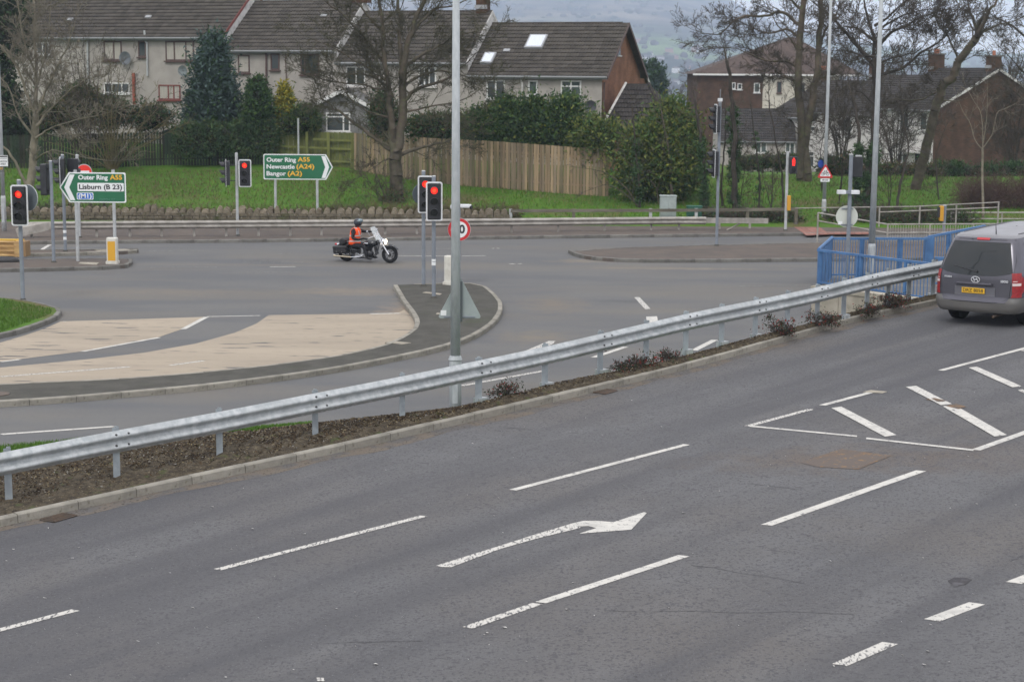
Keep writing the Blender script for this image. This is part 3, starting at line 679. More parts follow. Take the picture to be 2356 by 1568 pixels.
for i in range(len(tops) - 1):
    f = tops[i]; t = (tops[min(i + 1, len(tops) - 1)] - tops[max(i - 1, 0)]); t.z = 0; t.normalize(); r = Vector((t.y, -t.x, 0))
    if i % 2 == 0:
        for dx in (-0.1, 0.1):
            for dz in (0.112, -0.05): MB().disc(f + t * dx + r * 0.062 + UP * dz, 0.016, r, 0.02, 8).build('bolt', mat('bolt_dark', (0.07, 0.07, 0.07), 0.6, metal=0.5), bar)

# ------------------------------------------------------------------ far crash barrier
fb = thing('crash_barrier', 'long dull grey crash barrier on the far pavement in front of the stone wall', 'crash barrier', (0, 0, 0))
fpx = [(73, 545), (149, 544.5), (223, 544), (299, 543.8), (372, 543.5), (447, 543.2), (521, 543), (595, 542.6), (668, 542), (740, 541), (813, 540), (886, 539), (959, 538), (1068, 536.5), (1177, 534.5), (1284, 532), (1391, 530.5), (1498, 529), (1562, 528), (1655, 526), (1725, 525)]
ft = []
for x, y in fpx:
    b0 = P(x, y, 0.12); ft.append(b0)
bt = [(60, 511), (100, 509.5), (600, 506.5), (1000, 504), (1300, 501), (1630, 498), (1800, 500)]
ftop = []
for (x, y), b0 in zip(fpx, ft):
    d = ray(x, lerp_chain(bt, x)); q = O + d * ((b0.y - 0.16) / d.y); ftop.append(Vector((b0.x, b0.y - 0.16, q.z - 0.155)))
hm = ftop[:-2] + [ftop[-3] + Vector((1.1, 0.02, 0))]
for a in range(0, len(hm) - 1, 2):
    beam(hm[a:a + 3], [0] * 3, rail_profile(0.32, 0.08), galv_old, fb, 'beam')
# flared end terminal at the left
e0 = hm[0]; flare = MB()
flare.add([e0 + Vector((0, -.02, .155)), e0 + Vector((.75, -.02, 0.15)), e0 + Vector((.95, -.03, 0)), e0 + Vector((.7, -.04, -.16)), e0 + Vector((-.4, -.30, -.42)), e0 + Vector((-.5, -.30, -.1))], [(0, 1, 2, 3, 4, 5)])
o = flare.build('flared_end', galv_old, fb); sm_ = o.modifiers.new('thickness', 'SOLIDIFY'); sm_.thickness = 0.01
for b0, t in zip(ft, ftop):
    MB().box(((b0.x), b0.y, (t.z + 0.1 + b0.z - 0.2) / 2), (0.09, 0.07, t.z + 0.1 - b0.z + 0.2)).build('post', galv_old, fb)
e1 = ftop[-2]; e2 = P(1757, 524, 0.12); d = ray(1757, 509); 
bx0 = ftop[-3] + Vector((1.0, 0.06, 0.02)); bx1 = Vector((e2.x, bx0.y, bx0.z - 0.03))
MB().box(((bx0 + bx1) / 2), ((bx1 - bx0).length, 0.14, 0.21)).build('box_beam', galv_old, fb)
MB().tube([bx0 + Vector((1.6, .05, -.1)), bx0 + Vector((1.0, .05, -.42))], 0.035, 6).build('brace', galv_old, fb)
MB().box((bx0 + bx1) / 2 + Vector((.35, .1, -.52)), (2.3, 0.5, 0.1)).build('foot_block', concrete_d, fb)

# ------------------------------------------------------------------ low stone wall, its coping stones set upright
stone_m = mat('field_stone', (0.205, 0.175, 0.13), 0.95, col2=(0.125, 0.105, 0.075), scale=5, detail=7, bump=0.9, bscale=9, rnd=0.28, speck=[(11, (0.33, 0.31, 0.26), 0.6, 0.72)], big=(1.2, (0.09, 0.10, 0.045), 0.55, 0.7))
sw = thing('stone_wall', 'low rubble stone wall with upright coping stones below the grass bank', 'wall', (0, 0, 0))
wl, wr = P(-60, 506, 0.12), P(1165, 503, 0.12)
wl.y = wr.y = 74.75
stm = []
for k in range(6):
    b = MB(); n = 7
    prof_ = [(math.cos(PI * i / n), math.sin(PI * i / n)) for i in range(n + 1)]
    w_, h_ = random.uniform(.115, .15), random.uniform(.28, .4)
    ol = [(-w_ * 1.05, 0)] + [(w_ * c * random.uniform(.85, 1.1), h_ * .45 + h_ * .55 * s * random.uniform(.9, 1.1)) for c, s in prof_[::-1]] + [(w_ * 1.05, 0)]
    vs = [(x, -0.13 * random.uniform(.8, 1.1), z) for x, z in ol] + [(x, 0.13, z) for x, z in ol]; m_ = len(ol)
    b.add(vs, [tuple(range(m_)), tuple(range(m_, 2 * m_))[::-1]] + [((i + 1) % m_, i, i + m_, (i + 1) % m_ + m_) for i in range(m_)])
    me = bpy.data.meshes.new('coping_stone'); me.from_pydata(b.v, [], b.f); me.materials.append(stone_m); stm.append(me)
X = wl.x; cnt = 0
while X < wr.x:
    w_ = random.uniform(.27, .36); fade = smooth(4, -3, X)
    o = bpy.data.objects.new('coping_stone', random.choice(stm)); link(o, sw)
    o.location = (X + w_ / 2, 74.75, 0.40 + random.uniform(-.03, .03)); s = random.uniform(.9, 1.15) ; o.scale = (w_ / .29, 1, s * random.uniform(.8, 1.1)); o.rotation_euler = (random.uniform(-.08, .08), random.uniform(-.12, .12), random.uniform(-.15, .15)); X += w_
body = MB(); X = wl.x
rows_ = [0.0, 0.14, 0.27, 0.42]
stones = []
for r in range(3):
    X = wl.x - r * .1
    while X < wr.x:
        w_ = random.uniform(.22, .55); hh = rows_[r + 1] - rows_[r]
        body.box((X + w_ / 2, 74.75 + random.uniform(-.03, .03), 0.10 + rows_[r] + hh / 2), (w_ - .02, .34, hh - .015), rot(0, random.uniform(-.03, .03), 0), taper=random.uniform(.9, 1)); X += w_
body.build('wall_stones', stone_m, sw, kind='stuff')
MB().box(((wl.x + wr.x) / 2, 74.77, 0.26), (wr.x - wl.x, 0.26, 0.36)).build('mortar_core', mat('wall_mortar', (0.06, 0.052, 0.04), 1.0), sw)

# ------------------------------------------------------------------ low timber rail with short posts
rl = thing('low_rail_fence', 'low weathered timber rail fence on short posts beside the cabinets', 'rail fence', (0, 0, 0))
wood_g = mat('weathered_rail', (0.17, 0.155, 0.125), 0.9, col2=(0.11, 0.10, 0.08), scale=3, stretch=(.3, 2, 2), rnd=0.1)
rp = [(1175, 505, 482), (1320, 504, 481.5), (1497, 503, 481), (1602, 502, 480.5), (1720, 500.5, 479.5), (1832, 499, 478)]
for i, (x, yb, yt) in enumerate(rp):
    b0 = P(x, yb, 0.12); b0.y = 74.9
    d = ray(x, yt); q = O + d * (b0.y / d.y); MB().box((q.x, b0.y, q.z / 2 - .1), (.13, .13, q.z + .25)).build('post', pale_grey if i in (0, 2, 3) else wood_g, rl)
for (a, b_) in zip(rp, rp[1:]):
    qa = O + ray(a[0], a[2] + 3) * (74.83 / ray(a[0], a[2] + 3).y); qb = O + ray(b_[0], b_[2] + 3) * (74.83 / ray(b_[0], b_[2] + 3).y)
    c = (qa + qb) / 2; MB().box(c, ((qb - qa).length, .05, .13), rot(0, -math.atan2(qb.z - qa.z, qb.x - qa.x), 0)).build('rail', wood_g, rl)

# ------------------------------------------------------------------ street cabinets
def cabinet(x0, x1, yt, yb, mt, label, cat, sticker=None):
    b0 = P((x0 + x1) / 2, yb + 8, 0.12); b0.y = 75.3; sc_ = 4000 / 75.3
    w = (x1 - x0) / sc_; X = ((x0 + x1) / 2 - CX) / 4000 * 75.3; d = ray((x0 + x1) / 2, yt); zt = (O + d * (75.3 / d.y)).z
    t = thing('street_cabinet', label, cat, (X, 75.3, 0.1)); h = zt - 0.1
    bevel(MB().box((0, 0, h / 2), (w, 0.4, h)).build('cabinet_body', mt, t), .02)
    bevel(MB().box((0, 0, h + .012), (w + .05, 0.45, .05)).build('lid', mt, t), .012)
    for s in (-1, 1): bevel(MB().box((s * w / 4, -.206, h / 2 + .02), (w / 2 - .03, .02, h - .12)).build('door', mt, t), .004)
    MB().box((.03, -.225, h * .55), (.03, .03, .1)).build('handle', iron, t)
    if sticker:
        MB().box((0, -.222, h * .42), (.10, .008, .10)).build('warning_sticker', sign_yel, t)
cabinet(1516, 1553, 451, 498, mat('cabinet_grey', (0.32, 0.37, 0.36), 0.6, col2=(0.27, 0.31, 0.30), scale=3), 'tall pale grey street cabinet behind the far crash barrier', 'street cabinet')
cabinet(1578, 1612, 475, 500, mat('cabinet_green', (0.02, 0.10, 0.065), 0.6), 'short dark green street cabinet with a yellow sticker', 'street cabinet', True)

# ------------------------------------------------------------------ traffic signals
def pole(t, h, r=0.057, mt=None, base=True, cap=True):
    MB().tube([(0, 0, -.15), (0, 0, h)], r, 14).build('pole', mt or paint_grey, t, smooth=False)
    if cap: MB().tube([(0, 0, h), (0, 0, h + .03)], [r + .006, r * .8], 14).build('cap', pale_grey, t)
    if base: MB().tube([(0, 0, -.02), (0, 0, .05)], [r + .05, r + .012], 12).build('pole_foot', tarmac, t)
BOARD = None
def signal_head(t, loc, rz, lit=True, board=True, w=0.5, h=1.08, n=3):
    """three-aspect head facing -y of its own frame"""
    R = rot(0, 0, rz); c = Vector(loc)
    def tr(b): return [c + R @ Vector(v) for v in b.v]
    hd = MB(); q = MB().prism(rrect(w - .16, h - .14, .04, 4), -.10, .10)
    M = Matrix(((1, 0, 0), (0, 0, -1), (0, 1, 0)))          # xy profile stood upright
    hd.add([c + R @ (M @ Vector(v)) for v in q.v], q.f)
    head = hd.build('signal_housing', black_p, t)
    if board:
        q = MB().prism(rrect(w, h, .07, 6), -.012, .0)
        MB().add([c + R @ (M @ Vector(v)) + R @ Vector((0, -.055, 0)) for v in q.v], q.f).build('backing_board', white_b, t)
        q = MB().prism(rrect(w - .085, h - .085, .035, 5), -.012, .012)
        MB().add([c + R @ (M @ Vector(v)) + R @ Vector((0, -.058, 0)) for v in q.v], q.f).build('black_face', black_p, t)
    for k in range(n):
        z = (n - 1) / 2 * 0.31 - 0.31 * k
        cc_ = c + R @ Vector((0, -.105, z)); fr = R @ Vector((0, -1, 0))
        on = lit and k == 0
        MB().disc(cc_, .1, fr, .02, 24).build('lens', lens_red if on else lens_dark, t, **({'label': 'lit red lens'} if on else {}))
        if on: MB().disc(cc_ + fr * .012, .055, fr, .006, 20).build('lens_core', lens_core, t)
        # hooded visor: open underneath
        v = MB(); m_ = 18
        for j in range(m_ + 1):
            a = rad(-35 + 250 * j / m_); L = 0.10 + 0.12 * max(0, math.sin(a) * .6 + .4)
            for rr, yy in ((.112, -.10), (.112, -.10 - L)):
                v.v.append(tuple(c + R @ Vector((math.cos(a) * rr, yy, z + math.sin(a) * rr))))
        for j in range(m_): v.f.append((2 * j, 2 * j + 1, 2 * j + 3, 2 * j + 2)); v.m.append(0)
        o = v.build('visor', black_p, t); s_ = o.modifiers.new('thickness', 'SOLIDIFY'); s_.thickness = .006
    return head
def bracket(t, a, b_):
    MB().tube([a, b_], .02, 6).build('bracket', black_p, t)
def place(x, y, z=0.12): return P(x, y, z)
def height_at(p, y, x=None):                # world z of the picture height y at point p's distance
    xx = proj(p)[0]; d = ray(xx, y); return (O + d * (p.y / d.y)).z - p.z
def head_at(t, p, x0, x1, y0, y1, rz, lit=True, board=True, w=.5, dy=-.16):
    """hang a head so that its board fills x0..x1, y0..y1"""
    yy = p.y + dy; xm, ym = (x0 + x1) / 2, (y0 + y1) / 2; d = ray(xm, ym); q = O + d * (yy / d.y)
    hgt = (y1 - y0) / (4000 / yy); c = q - p
    signal_head(t, c, rz, lit, board, w, hgt)
    for s in (.3, -.3):
        bracket(t, (0, 0, c.z + s * hgt), (c.x, c.y + .05, c.z + s * hgt))
    return c
def signal(x, y, ytop, label, heads, z=0.12, r=.057, mt=None, name='traffic_light', cat='traffic light', extra=None, grp=None):
    p = place(x, y, z); t = thing(name, label, cat, p, 0, grp); h = height_at(p, ytop)
    pole(t, h, r, mt)
    for hd in heads: head_at(t, p, *hd)
    return t, p, h
# near left, red
t, p, h = signal(53, 690, 415, 'traffic light showing red on the grass verge at the left edge', [(25.5, 66, 425, 519, 0.05, True, True, .47, -.17)], z=.11)
d = ray(72, 455); q = O + d * (p.y + .12) / d.y - p
MB().disc(q + Vector((-.1, 0, .0)), .36, (.55, 1, 0), .012, 28).build('round_sign_back', mat('dark_sign_back', (0.10, 0.12, 0.135), .5), t)
MB().disc(q + Vector((-.1, .012, .0)), .37, (.55, 1, 0), .03, 28, .345).build('sign_rim', pale_grey, t)
# centre pair on the island
signal(974.5, 657, 394, 'traffic light showing red on the island, the rear one of the pair, partly covered', [(961, 997.5, 404, 490, 0.04, True, True, .47, -.16)])
t, p, h = signal(998, 685, 406, 'traffic light showing red on the island, the front one of the pair', [(979.5, 1018.5, 418, 508, 0.06, True, True, .47, -.17)])
for yy, s in ((606, .05), (598, .03)):
    MB().tube([(0, 0, height_at(p, yy) - s), (0, 0, height_at(p, yy) + s)], .062, 12).build('sticker', sign_white, t)
tt = bpy.data.objects['traffic_light.001'] if 'traffic_light.001' in bpy.data.objects else None
pp = place(974.5, 657); q = O + ray(954, 446) * ((pp.y + .15) / ray(954, 446).y) - pp
MB().disc(q + Vector((.18, 0, 0)), .30, (-.75, 1, 0), .012, 24).build('round_sign_back', mat('dark_sign_back', (0.1, 0.12, 0.135)), tt)
# far pavement post with two heads
signal(547, 542, 353, 'post with two traffic lights, one red and one turned left, by the far barrier', [(549.5, 578.5, 367, 430, 0.0, True, True, .5, -.16)], mt=pale_grey)
t5 = bpy.data.objects['traffic_light.003']; p5 = place(547, 542)
q = O + ray(523, 398) * ((p5.y - .1) / ray(523, 398).y) - p5; signal_head(t5, q, rad(-82), False, True, .5, 1.08); bracket(t5, (0, 0, q.z + .3), q + Vector((0, 0, .3))); bracket(t5, (0, 0, q.z - .3), q + Vector((0, 0, -.3)))
# left refuge poles, heads seen from the side
t, p, h = signal(124, 603, 371, 'unlit traffic light facing left on the nearer refuge island, dark side view', [])
q = O + ray(103.5, 413) * ((p.y + .05) / ray(103.5, 413).y) - p; signal_head(t, q, rad(-96), False, False, .5, 1.18); bracket(t, (0, 0, q.z + .35), q + Vector((0, 0, .35))); bracket(t, (0, 0, q.z - .35), q + Vector((0, 0, -.35)))
t, p, h = signal(150.5, 578, 357, 'traffic light facing left behind the pointed green sign on the refuge island', [])
q = O + ray(143, 396) * ((p.y - .12) / ray(143, 396).y) - p; signal_head(t, q + Vector((.0, 0, 0)), rad(-84), False, True, .5, 1.1)
q2 = q + Vector((.36, .1, 0)); signal_head(t, q2, rad(150), False, False, .5, 1.1); bracket(t, (0, 0, q.z + .3), q2 + Vector((0, 0, .3)))
for yy in (532.5, 548): MB().tube([(0, 0, height_at(p, yy) - .05), (0, 0, height_at(p, yy) + .05)], .062, 12).build('sticker', sign_white, t)
# right: tall post with two heads one above the other
t, p, h = signal(1648.5, 565, 236, 'tall post with two traffic lights one above the other, seen from the side', [])
for (yc, hh, xx) in ((274, 1.12, 1649), (376, 1.06, 1645)):
    q = O + ray(xx, yc) * ((p.y - .05) / ray(xx, yc).y) - p; signal_head(t, q, rad(-84), False, True, .5, hh); bracket(t, (0, 0, q.z + .3), q + Vector((0, 0, .3)))
MB().box((0, 0, h + .1), (.16, .16, .12)).build('detector', white_b, t); MB().tube([(0, 0, h), (0, 0, h + .5)], .012, 6).build('aerial', paint_grey, t)
# pedestrian signal
t, p, h = signal(1807, 530, 350, 'pedestrian signal with a red standing figure on the far pavement', [], mt=pale_grey, r=.06, name='pedestrian_signal', cat='pedestrian signal')
q = O + ray(1825, 380) * ((p.y - .12) / ray(1825, 380).y) - p
bevel(MB().box(q, (.32, .22, .72)).build('signal_housing', black_p, t), .03)
mn = MB(); fy = -.118
mn.ball(q + Vector((0, fy, .27)), .035, 10, 6, (1, .3, 1)); mn.box(q + Vector((0, fy, .16)), (.12, .02, .15)); mn.box(q + Vector((-.03, fy, .045)), (.045, .02, .13)); mn.box(q + Vector((.03, fy, .045)), (.045, .02, .13))
mn.build('red_figure', lens_red, t); MB().disc(q + Vector((0, -.115, -.2)), .1, (0, -1, 0), .02, 20).build('lens', lens_dark, t)
q = O + ray(1813.5, 467) * ((p.y - .03) / ray(1813.5, 467).y) - p
bevel(MB().box(q + Vector((.02, 0, 0)), (.15, .2, .62)).build('push_button_box', mat('button_yellow', (0.55, 0.28, 0.02), .5), t), .02)
t, p, h = signal(2171, 538, 473, 'short grey post with a yellow push button box by the pedestrian railings', [], mt=paint_grey, r=.07, name='push_button_post', cat='push button post')
q = O + ray(2166, 491) * ((p.y - .03) / ray(2166, 491).y) - p
bevel(MB().box(q, (.15, .22, .62)).build('push_button_box', mat('button_yellow', (0.55, 0.28, 0.02), .5), t), .02); MB().box(q + Vector((-.11, 0, .05)), (.1, .16, .4)).build('button_unit', black_p, t)
# right: pole with signal back, detectors and round sign back
t, p, h = signal(1948, 652, 356, 'back of a traffic light above a round sign back behind the blue railings', [], r=.062)
q = O + ray(1973, 384) * ((p.y + .05) / ray(1973, 384).y) - p
bevel(MB().box(q, (.30, .16, .62)).build('signal_housing', black_p, t), .02); bracket(t, (0, 0, q.z + .28), q + Vector((0, 0, .28))); bracket(t, (0, 0, q.z - .26), q + Vector((0, 0, -.26)))
MB().box(q + Vector((.02, -.0, .34)), (.18, .12, .04)).build('hood', pale_grey, t)
q = O + ray(1951.5, 442) * ((p.y - .06) / ray(1951.5, 442).y) - p
for s in (-1, 1): bevel(MB().box(q + Vector((s * .21, 0, 0)), (.26, .2, .12)).build('detector', white_b, t), .015)
MB().box(q + Vector((0, 0, 0)), (.16, .16, .1)).build('clamp', paint_grey, t)
q = O + ray(1948.5, 498) * ((p.y + .09) / ray(1948.5, 498).y) - p
MB().disc(q, .34, (0, 1, 0), .012, 36).build('round_sign_back', mat('pale_sign_back', (0.52, 0.54, 0.49), .55, col2=(0.46, .48, .44), scale=2), t)
for s in (-.25, .25): MB().box(q + Vector((0, -.03, s)), (.36, .03, .03)).build('sign_channel', paint_grey, t)
MB().box(q + Vector((-.2, -.012, -.2)), (.13, .004, .10)).build('sticker', sign_white, t)

# ------------------------------------------------------------------ bollards
def bollard(x, y, ytop, label, rz=0, w=.36, yellow=(.62, .33, .02)):
    p = place(x, y); t = thing('bollard', label, 'bollard', p, rz); h = height_at(p, ytop); wb = mat('bollard_white', (0.60, 0.59, 0.53), 0.5, col2=(0.52, .5, .44), scale=5)
    MB().prism(rrect(w, .3, .07, 5), .06, h).build('bollard_body', wb, t).modifiers.new('bevel', 'BEVEL').width = .02
    MB().prism(rrect(w + .06, .36, .06, 5), 0, .08).build('base', wb, t)
    MB().box((0, -.152, h * .50), (w - .11, .012, h * .74)).build('yellow_panel', mat('bollard_yellow', yellow, .5), t)
    return t
bollard(259.5, 606, 546.5, 'white bollard with an ochre panel under the pointed green sign')
bollard(1034.5, 654, 588, 'plain white bollard beside the lamp post on the island tip', rad(62), .26)

# ------------------------------------------------------------------ lamp posts
def lamp_post(x, y, z, r1, r2, label, ybase_top, top=9.5, arm=None, lean=0, group=None):
    p = P(x, y, z); t = thing('lamp_post', label, 'lamp post', p); zb = height_at(p, ybase_top)
    b = MB(); b.tube([(0, 0, -.3), (0, 0, zb - .12), (0, 0, zb)], [r1 * 1.2, r1 * 1.2, r1 * 1.02], 18); b.build('base_section', pale_grey if r1 < .1 and z > .11 else lampm, t, smooth=True)
    MB().tube([(0, 0, zb - .05), (lean * .5, 0, top * .5), (lean, 0, top)], [r1, (r1 + r2) / 2, r2], 18).build('shaft', lampm, t, smooth=True)
    MB().box((0, -r1 * 1.17, zb * .45), (.10, .02, min(.6, zb * .5))).build('inspection_door', lampm, t)
    # bracket arm and lantern, above the picture
    a = arm or (1.2, -.6); MB().tube([(lean, 0, top - .1), (lean + a[0] * .5, a[1] * .5, top + .35), (lean + a[0], a[1], top + .4)], [.04, .035, .03], 8).build('bracket_arm', lampm, t)
    MB().ball((lean + a[0] * 1.15, a[1] * 1.15, top + .38), .3, 10, 6, (1.1, .5, .32)).build('lantern', pale_grey, t)
    return t, p
t, lp = lamp_post(1047.5, 952, 0, .098, .06, 'tallest galvanised lamp post, in front of the big bare tree', 820, 9.5)
zt = height_at(lp, 823); 
MB().tube([(0, 0, zt - .03), (0, 0, zt + .05)], [.135, .105], 18).build('collar', lampm, t)
# the back of the triangular sign strapped to this lamp post
tri_c = O + ray(1057.5, 685) * ((lp.y + .13) / ray(1057.5, 685).y)
ts = thing('warning_sign', 'grey back of a triangular warning sign strapped to the tall lamp post', 'road sign', (tri_c.x, tri_c.y + .02, tri_c.z - .35)); sw_ = .41
def tri(s, z0, h, y0, y1, rr=.05):
    import itertools
    V = [Vector((-s, z0)), Vector((s, z0)), Vector((0, z0 + h))]; out = []
    for i in range(3):
        a, b_, c = V[i - 1], V[i], V[(i + 1) % 3]; u = (a - b_).normalized(); v = (c - b_).normalized()
        for k in range(5):
            t_ = k / 4; q = (b_ + u * rr * 1.7) * (1 - t_) ** 2 + b_ * 2 * t_ * (1 - t_) + (b_ + v * rr * 1.7) * t_ ** 2; out.append(q)
    n = len(out); vs = [(q.x, y0, q.y) for q in out] + [(q.x, y1, q.y) for q in out]
    return vs, [tuple(range(n)), tuple(range(n, 2 * n))[::-1]] + [((i + 1) % n, i, i + n, (i + 1) % n + n) for i in range(n)]
vs, fs = tri(.43, -.05, .83, 0, .012); MB().add(vs, fs).build('sign_plate', sign_back, ts)
MB().box((.03, -.03, .28), (.05, .04, .78)).build('sign_channel', mat('channel_dark', (0.12, .14, .145), .6), ts)
for z in (-.02, .62): MB().box((0, -.02, z), (.6 if z < 0 else .1, .04, .02)).build('strap', paint_grey, ts)
MB().box((-.31, -.004, .055), (.11, .004, .10)).build('sticker', sign_white, ts)
t2_, _ = lamp_post(2003, 642, 0, .105, .05, 'galvanised lamp post behind the blue railings on the right', 560, 12, lean=0.0)
t3_, p3_ = lamp_post(1894.5, 511, .12, .085, .055, 'slim lamp post carrying the cycle warning sign on the far pavement', 458, 11)
t4_, p4_ = lamp_post(10, 531, .12, .085, .055, 'lamp post at the left edge carrying a small white notice', 450, 11)
for tq in (t3_, t4_):
    MB().tube([(0, 0, 1.9 if tq is t3_ else 2.35), (0, 0, 2.3 if tq is t3_ else 2.7)], .082, 12).build('number_band', black_p, tq)
    text('E 2' if tq is t3_ else 'H', .16, sign_yel, tq, (0, -.09, 2.1 if tq is t3_ else 2.5))
# cycle warning triangle and plate
c = O + ray(1899, 395) * ((p3_.y - .13) / ray(1899, 395).y)
ts = thing('warning_sign', 'red bordered triangle sign with a bicycle and a small arrow plate beneath', 'road sign', c)
def tri_sign(t, s, h, z0):
    vs, fs = tri(s, z0, h, 0, .012, .06); MB().add(vs, fs).build('red_border', sign_red, t)
    vs, fs = tri(s * .72, z0 + h * .105, h * .70, -.003, 0, .05); MB().add(vs, fs).build('white_panel', sign_white, t)
tri_sign(ts, .36, .63, -.27)
bk = MB()
for s in (-1, 1): bk.disc((s * .105, -.006, -.10), .068, (0, 1, 0), .004, 20, .05)
for a, b_ in (((-.105, -.10), (-.05, .02)), ((-.05, .02), (.06, .02)), ((.06, .02), (.105, -.10)), ((-.05, .02), (0, -.1)), ((0, -.1), (.06, .02)), ((-.105, -.10), (0, -.10)), ((-.06, .05), (-.03, .05)), ((.06, .02), (.055, .07)), ((.055, .07), (.09, .07))):
    bk.tube([(a[0], -.007, a[1]), (b_[0], -.007, b_[1])], .009, 4)
bk.build('bicycle_symbol', sign_blk, ts)
MB().box((0, 0, -.37), (.40, .012, .14)).build('plate', sign_white, ts); MB().box((0, -.009, -.37), (.2, .004, .03)).build('arrow_symbol', sign_blk, ts)
for s in (-1, 1): MB().add([(s * .15, -.009, -.37), (s * .08, -.009, -.335), (s * .08, -.009, -.405)], [(0, 1, 2)]).build('arrow_symbol', sign_blk, ts)
MB().box((0, .05, -.1), (.04, .08, .6)).build('bracket', paint_grey, ts)
# small notice on the left lamp post
c = O + ray(7, 370) * ((p4_.y - .1) / ray(7, 370).y)
ns = thing('notice', 'small white notice plate fixed to the left lamp post', 'notice', c)
MB().box((0, 0, 0), (.38, .012, .43)).build('plate', sign_white, ns); MB().box((0, -.008, .17), (.36, .004, .05)).build('header_bar', sign_blk, ns)
text('NEIGHBOURHOOD', .05, sign_blk, ns, (0, -.009, .09), width=.33); text('WATCH', .09, sign_blk, ns, (0, -.009, -.03), bold=.002); text('AREA', .09, sign_blk, ns, (0, -.009, -.13), bold=.002)
# blue round sign half hidden by the slim lamp post
c = O + ray(1887, 377) * (p3_.y - .0) / ray(1887, 377).y
bs_ = thing('round_sign', 'small blue round sign half hidden behind the cycle warning triangle', 'road sign', c + Vector((.03, 0, 0))); MB().disc((0, 0, 0), .17, (.6, -1, 0), .012, 24).build('sign_plate', mat('route_blue', (0.02, 0.06, 0.3), .5), bs_)

# ------------------------------------------------------------------ speed limit sign behind the lamp post
p = place(1056, 648); t = thing('speed_limit_sign', 'round 30 speed limit sign mostly hidden behind the tall lamp post', 'road sign', p); 
pole(t, height_at(p, 470), .045, paint_grey); q = O + ray(1056.5, 528) * ((p.y - .07) / ray(1056.5, 528).y) - p
MB().disc(q + Vector((0, .006, 0)), .36, (0, -1, 0), .012, 40).build('sign_rim', pale_grey, t); MB().disc(q + Vector((0, -.004, 0)), .345, (0, -1, 0), .008, 40).build('red_ring', sign_red, t); MB().disc(q + Vector((0, -.01, 0)), .255, (0, -1, 0), .006, 40).build('white_panel', sign_white, t)
text('30', .36, sign_blk, t, q + Vector((0, -.015, 0)), bold=.012, width=.36)
q = O + ray(1059, 476) * ((p.y - .05) / ray(1059, 476).y) - p
MB().ball(q + Vector((-.22, 0, 0)), .09, 12, 8, (1, 1, 1.2)).build('camera_dome', white_b, t); bevel(MB().box(q + Vector((.17, 0, .03)), (.34, .13, .11)).build('camera', white_b, t), .02); MB().disc(q + Vector((.33, -.02, .0)), .06, (1, -.5, 0), .05, 14).build('camera_lens', black_p, t)

# ------------------------------------------------------------------ direction signs
def dir_sign(tip_left, cx0, cx1, cy0, cy1, tipx, posts, ybase, depth_y, label, lines, z=.12):
    """flag sign; x/y measures, stood at the distance depth_y"""
    dy = depth_y; k = 4000 / dy; def_ = lambda x, y: O + ray(x, y) * (dy / ray(x, y).y)
    c = def_((cx0 + cx1) / 2, (cy0 + cy1) / 2); t = thing('direction_sign', label, 'direction sign', (c.x, c.y, z)); cz = c.z - z
    w = (cx1 - cx0) / k; h = (cy1 - cy0) / k; tip = abs(tipx - (cx0 if tip_left else cx1)) / k; s = -1 if tip_left else 1
    def outline(g, y0, y1, r=.05):
        ww, hh, tp = w / 2 - g, h / 2 - g, tip - g * .2
        pts = [(-s * (ww - r), -hh), (s * ww, -hh), (s * (ww + tp), 0), (s * ww, hh), (-s * (ww - r), hh), (-s * (ww - r * .3), hh - r * .3), (-s * ww, hh - r), (-s * ww, -hh + r), (-s * (ww - r * .3), -hh + r * .3)]
        if s < 0: pts = pts[::-1]
        n = len(pts); vs = [(x_, y0, cz + z_) for x_, z_ in pts] + [(x_, y1, cz + z_) for x_, z_ in pts]
        return vs, [tuple(range(n)), tuple(range(n, 2 * n))[::-1]] + [((i + 1) % n, i, i + n, (i + 1) % n + n) for i in range(n)]
    vs, fs = outline(0, -.0, .025); MB().add(vs, fs).build('white_border', sign_white, t)
    vs, fs = outline(.04, -.004, -.0); MB().add(vs, fs).build('green_panel', sign_green, t)
    # chevron
    x1 = w / 2 + tip - .16; hh = h / 2 - .075; tw = (w / 2 + tip - .16) - (w / 2 - .03); dd = .17
    ch = [(x1, 0), (x1 - tw, hh), (x1 - tw - dd, hh), (x1 - dd, 0), (x1 - tw - dd, -hh), (x1 - tw, -hh)]
    ch = [(s * x_, -.007, cz + z_) for x_, z_ in ch]; 
    MB().add(ch, [(0, 1, 2, 3), (0, 3, 4, 5)]).build('chevron', sign_white, t)
    for px in posts:
        q = def_(px, (cy0 + cy1) / 2); X = q.x - c.x; tp_ = (def_(px, cy0 - (6 if tip_left else -4)).z - z)
        MB().tube([(X, .07, -.4), (X, .07, tp_)], .057, 12).build('pole', pale_grey, t)
    ZO_ = [0.0]
    for ln in lines:
        kind_, txt, x0, x1_, yc, hh_, mt_ = ln; a, b_ = def_(x0, yc), def_(x1_, yc); X = (a.x + b_.x) / 2 - c.x; Z = (a.z + b_.z) / 2 - z; wd = b_.x - a.x
        if kind_ == 'box':
            ZO_[0] += .0012; q = MB().prism(rrect(wd, hh_ / k, .03, 4), 0, .003 + ZO_[0]); MB().add([(v[0] + X, -.005 - v[2], v[1] + Z) for v in q.v], q.f).build('panel', mt_, t)
        else:
            ZO_[0] += .0012; text(txt, hh_ / k * 1.38, mt_, t, (X, -.0105 - ZO_[0], Z), width=wd, bold=.006, name='lettering')
    return t
p = place(173, 600.5)
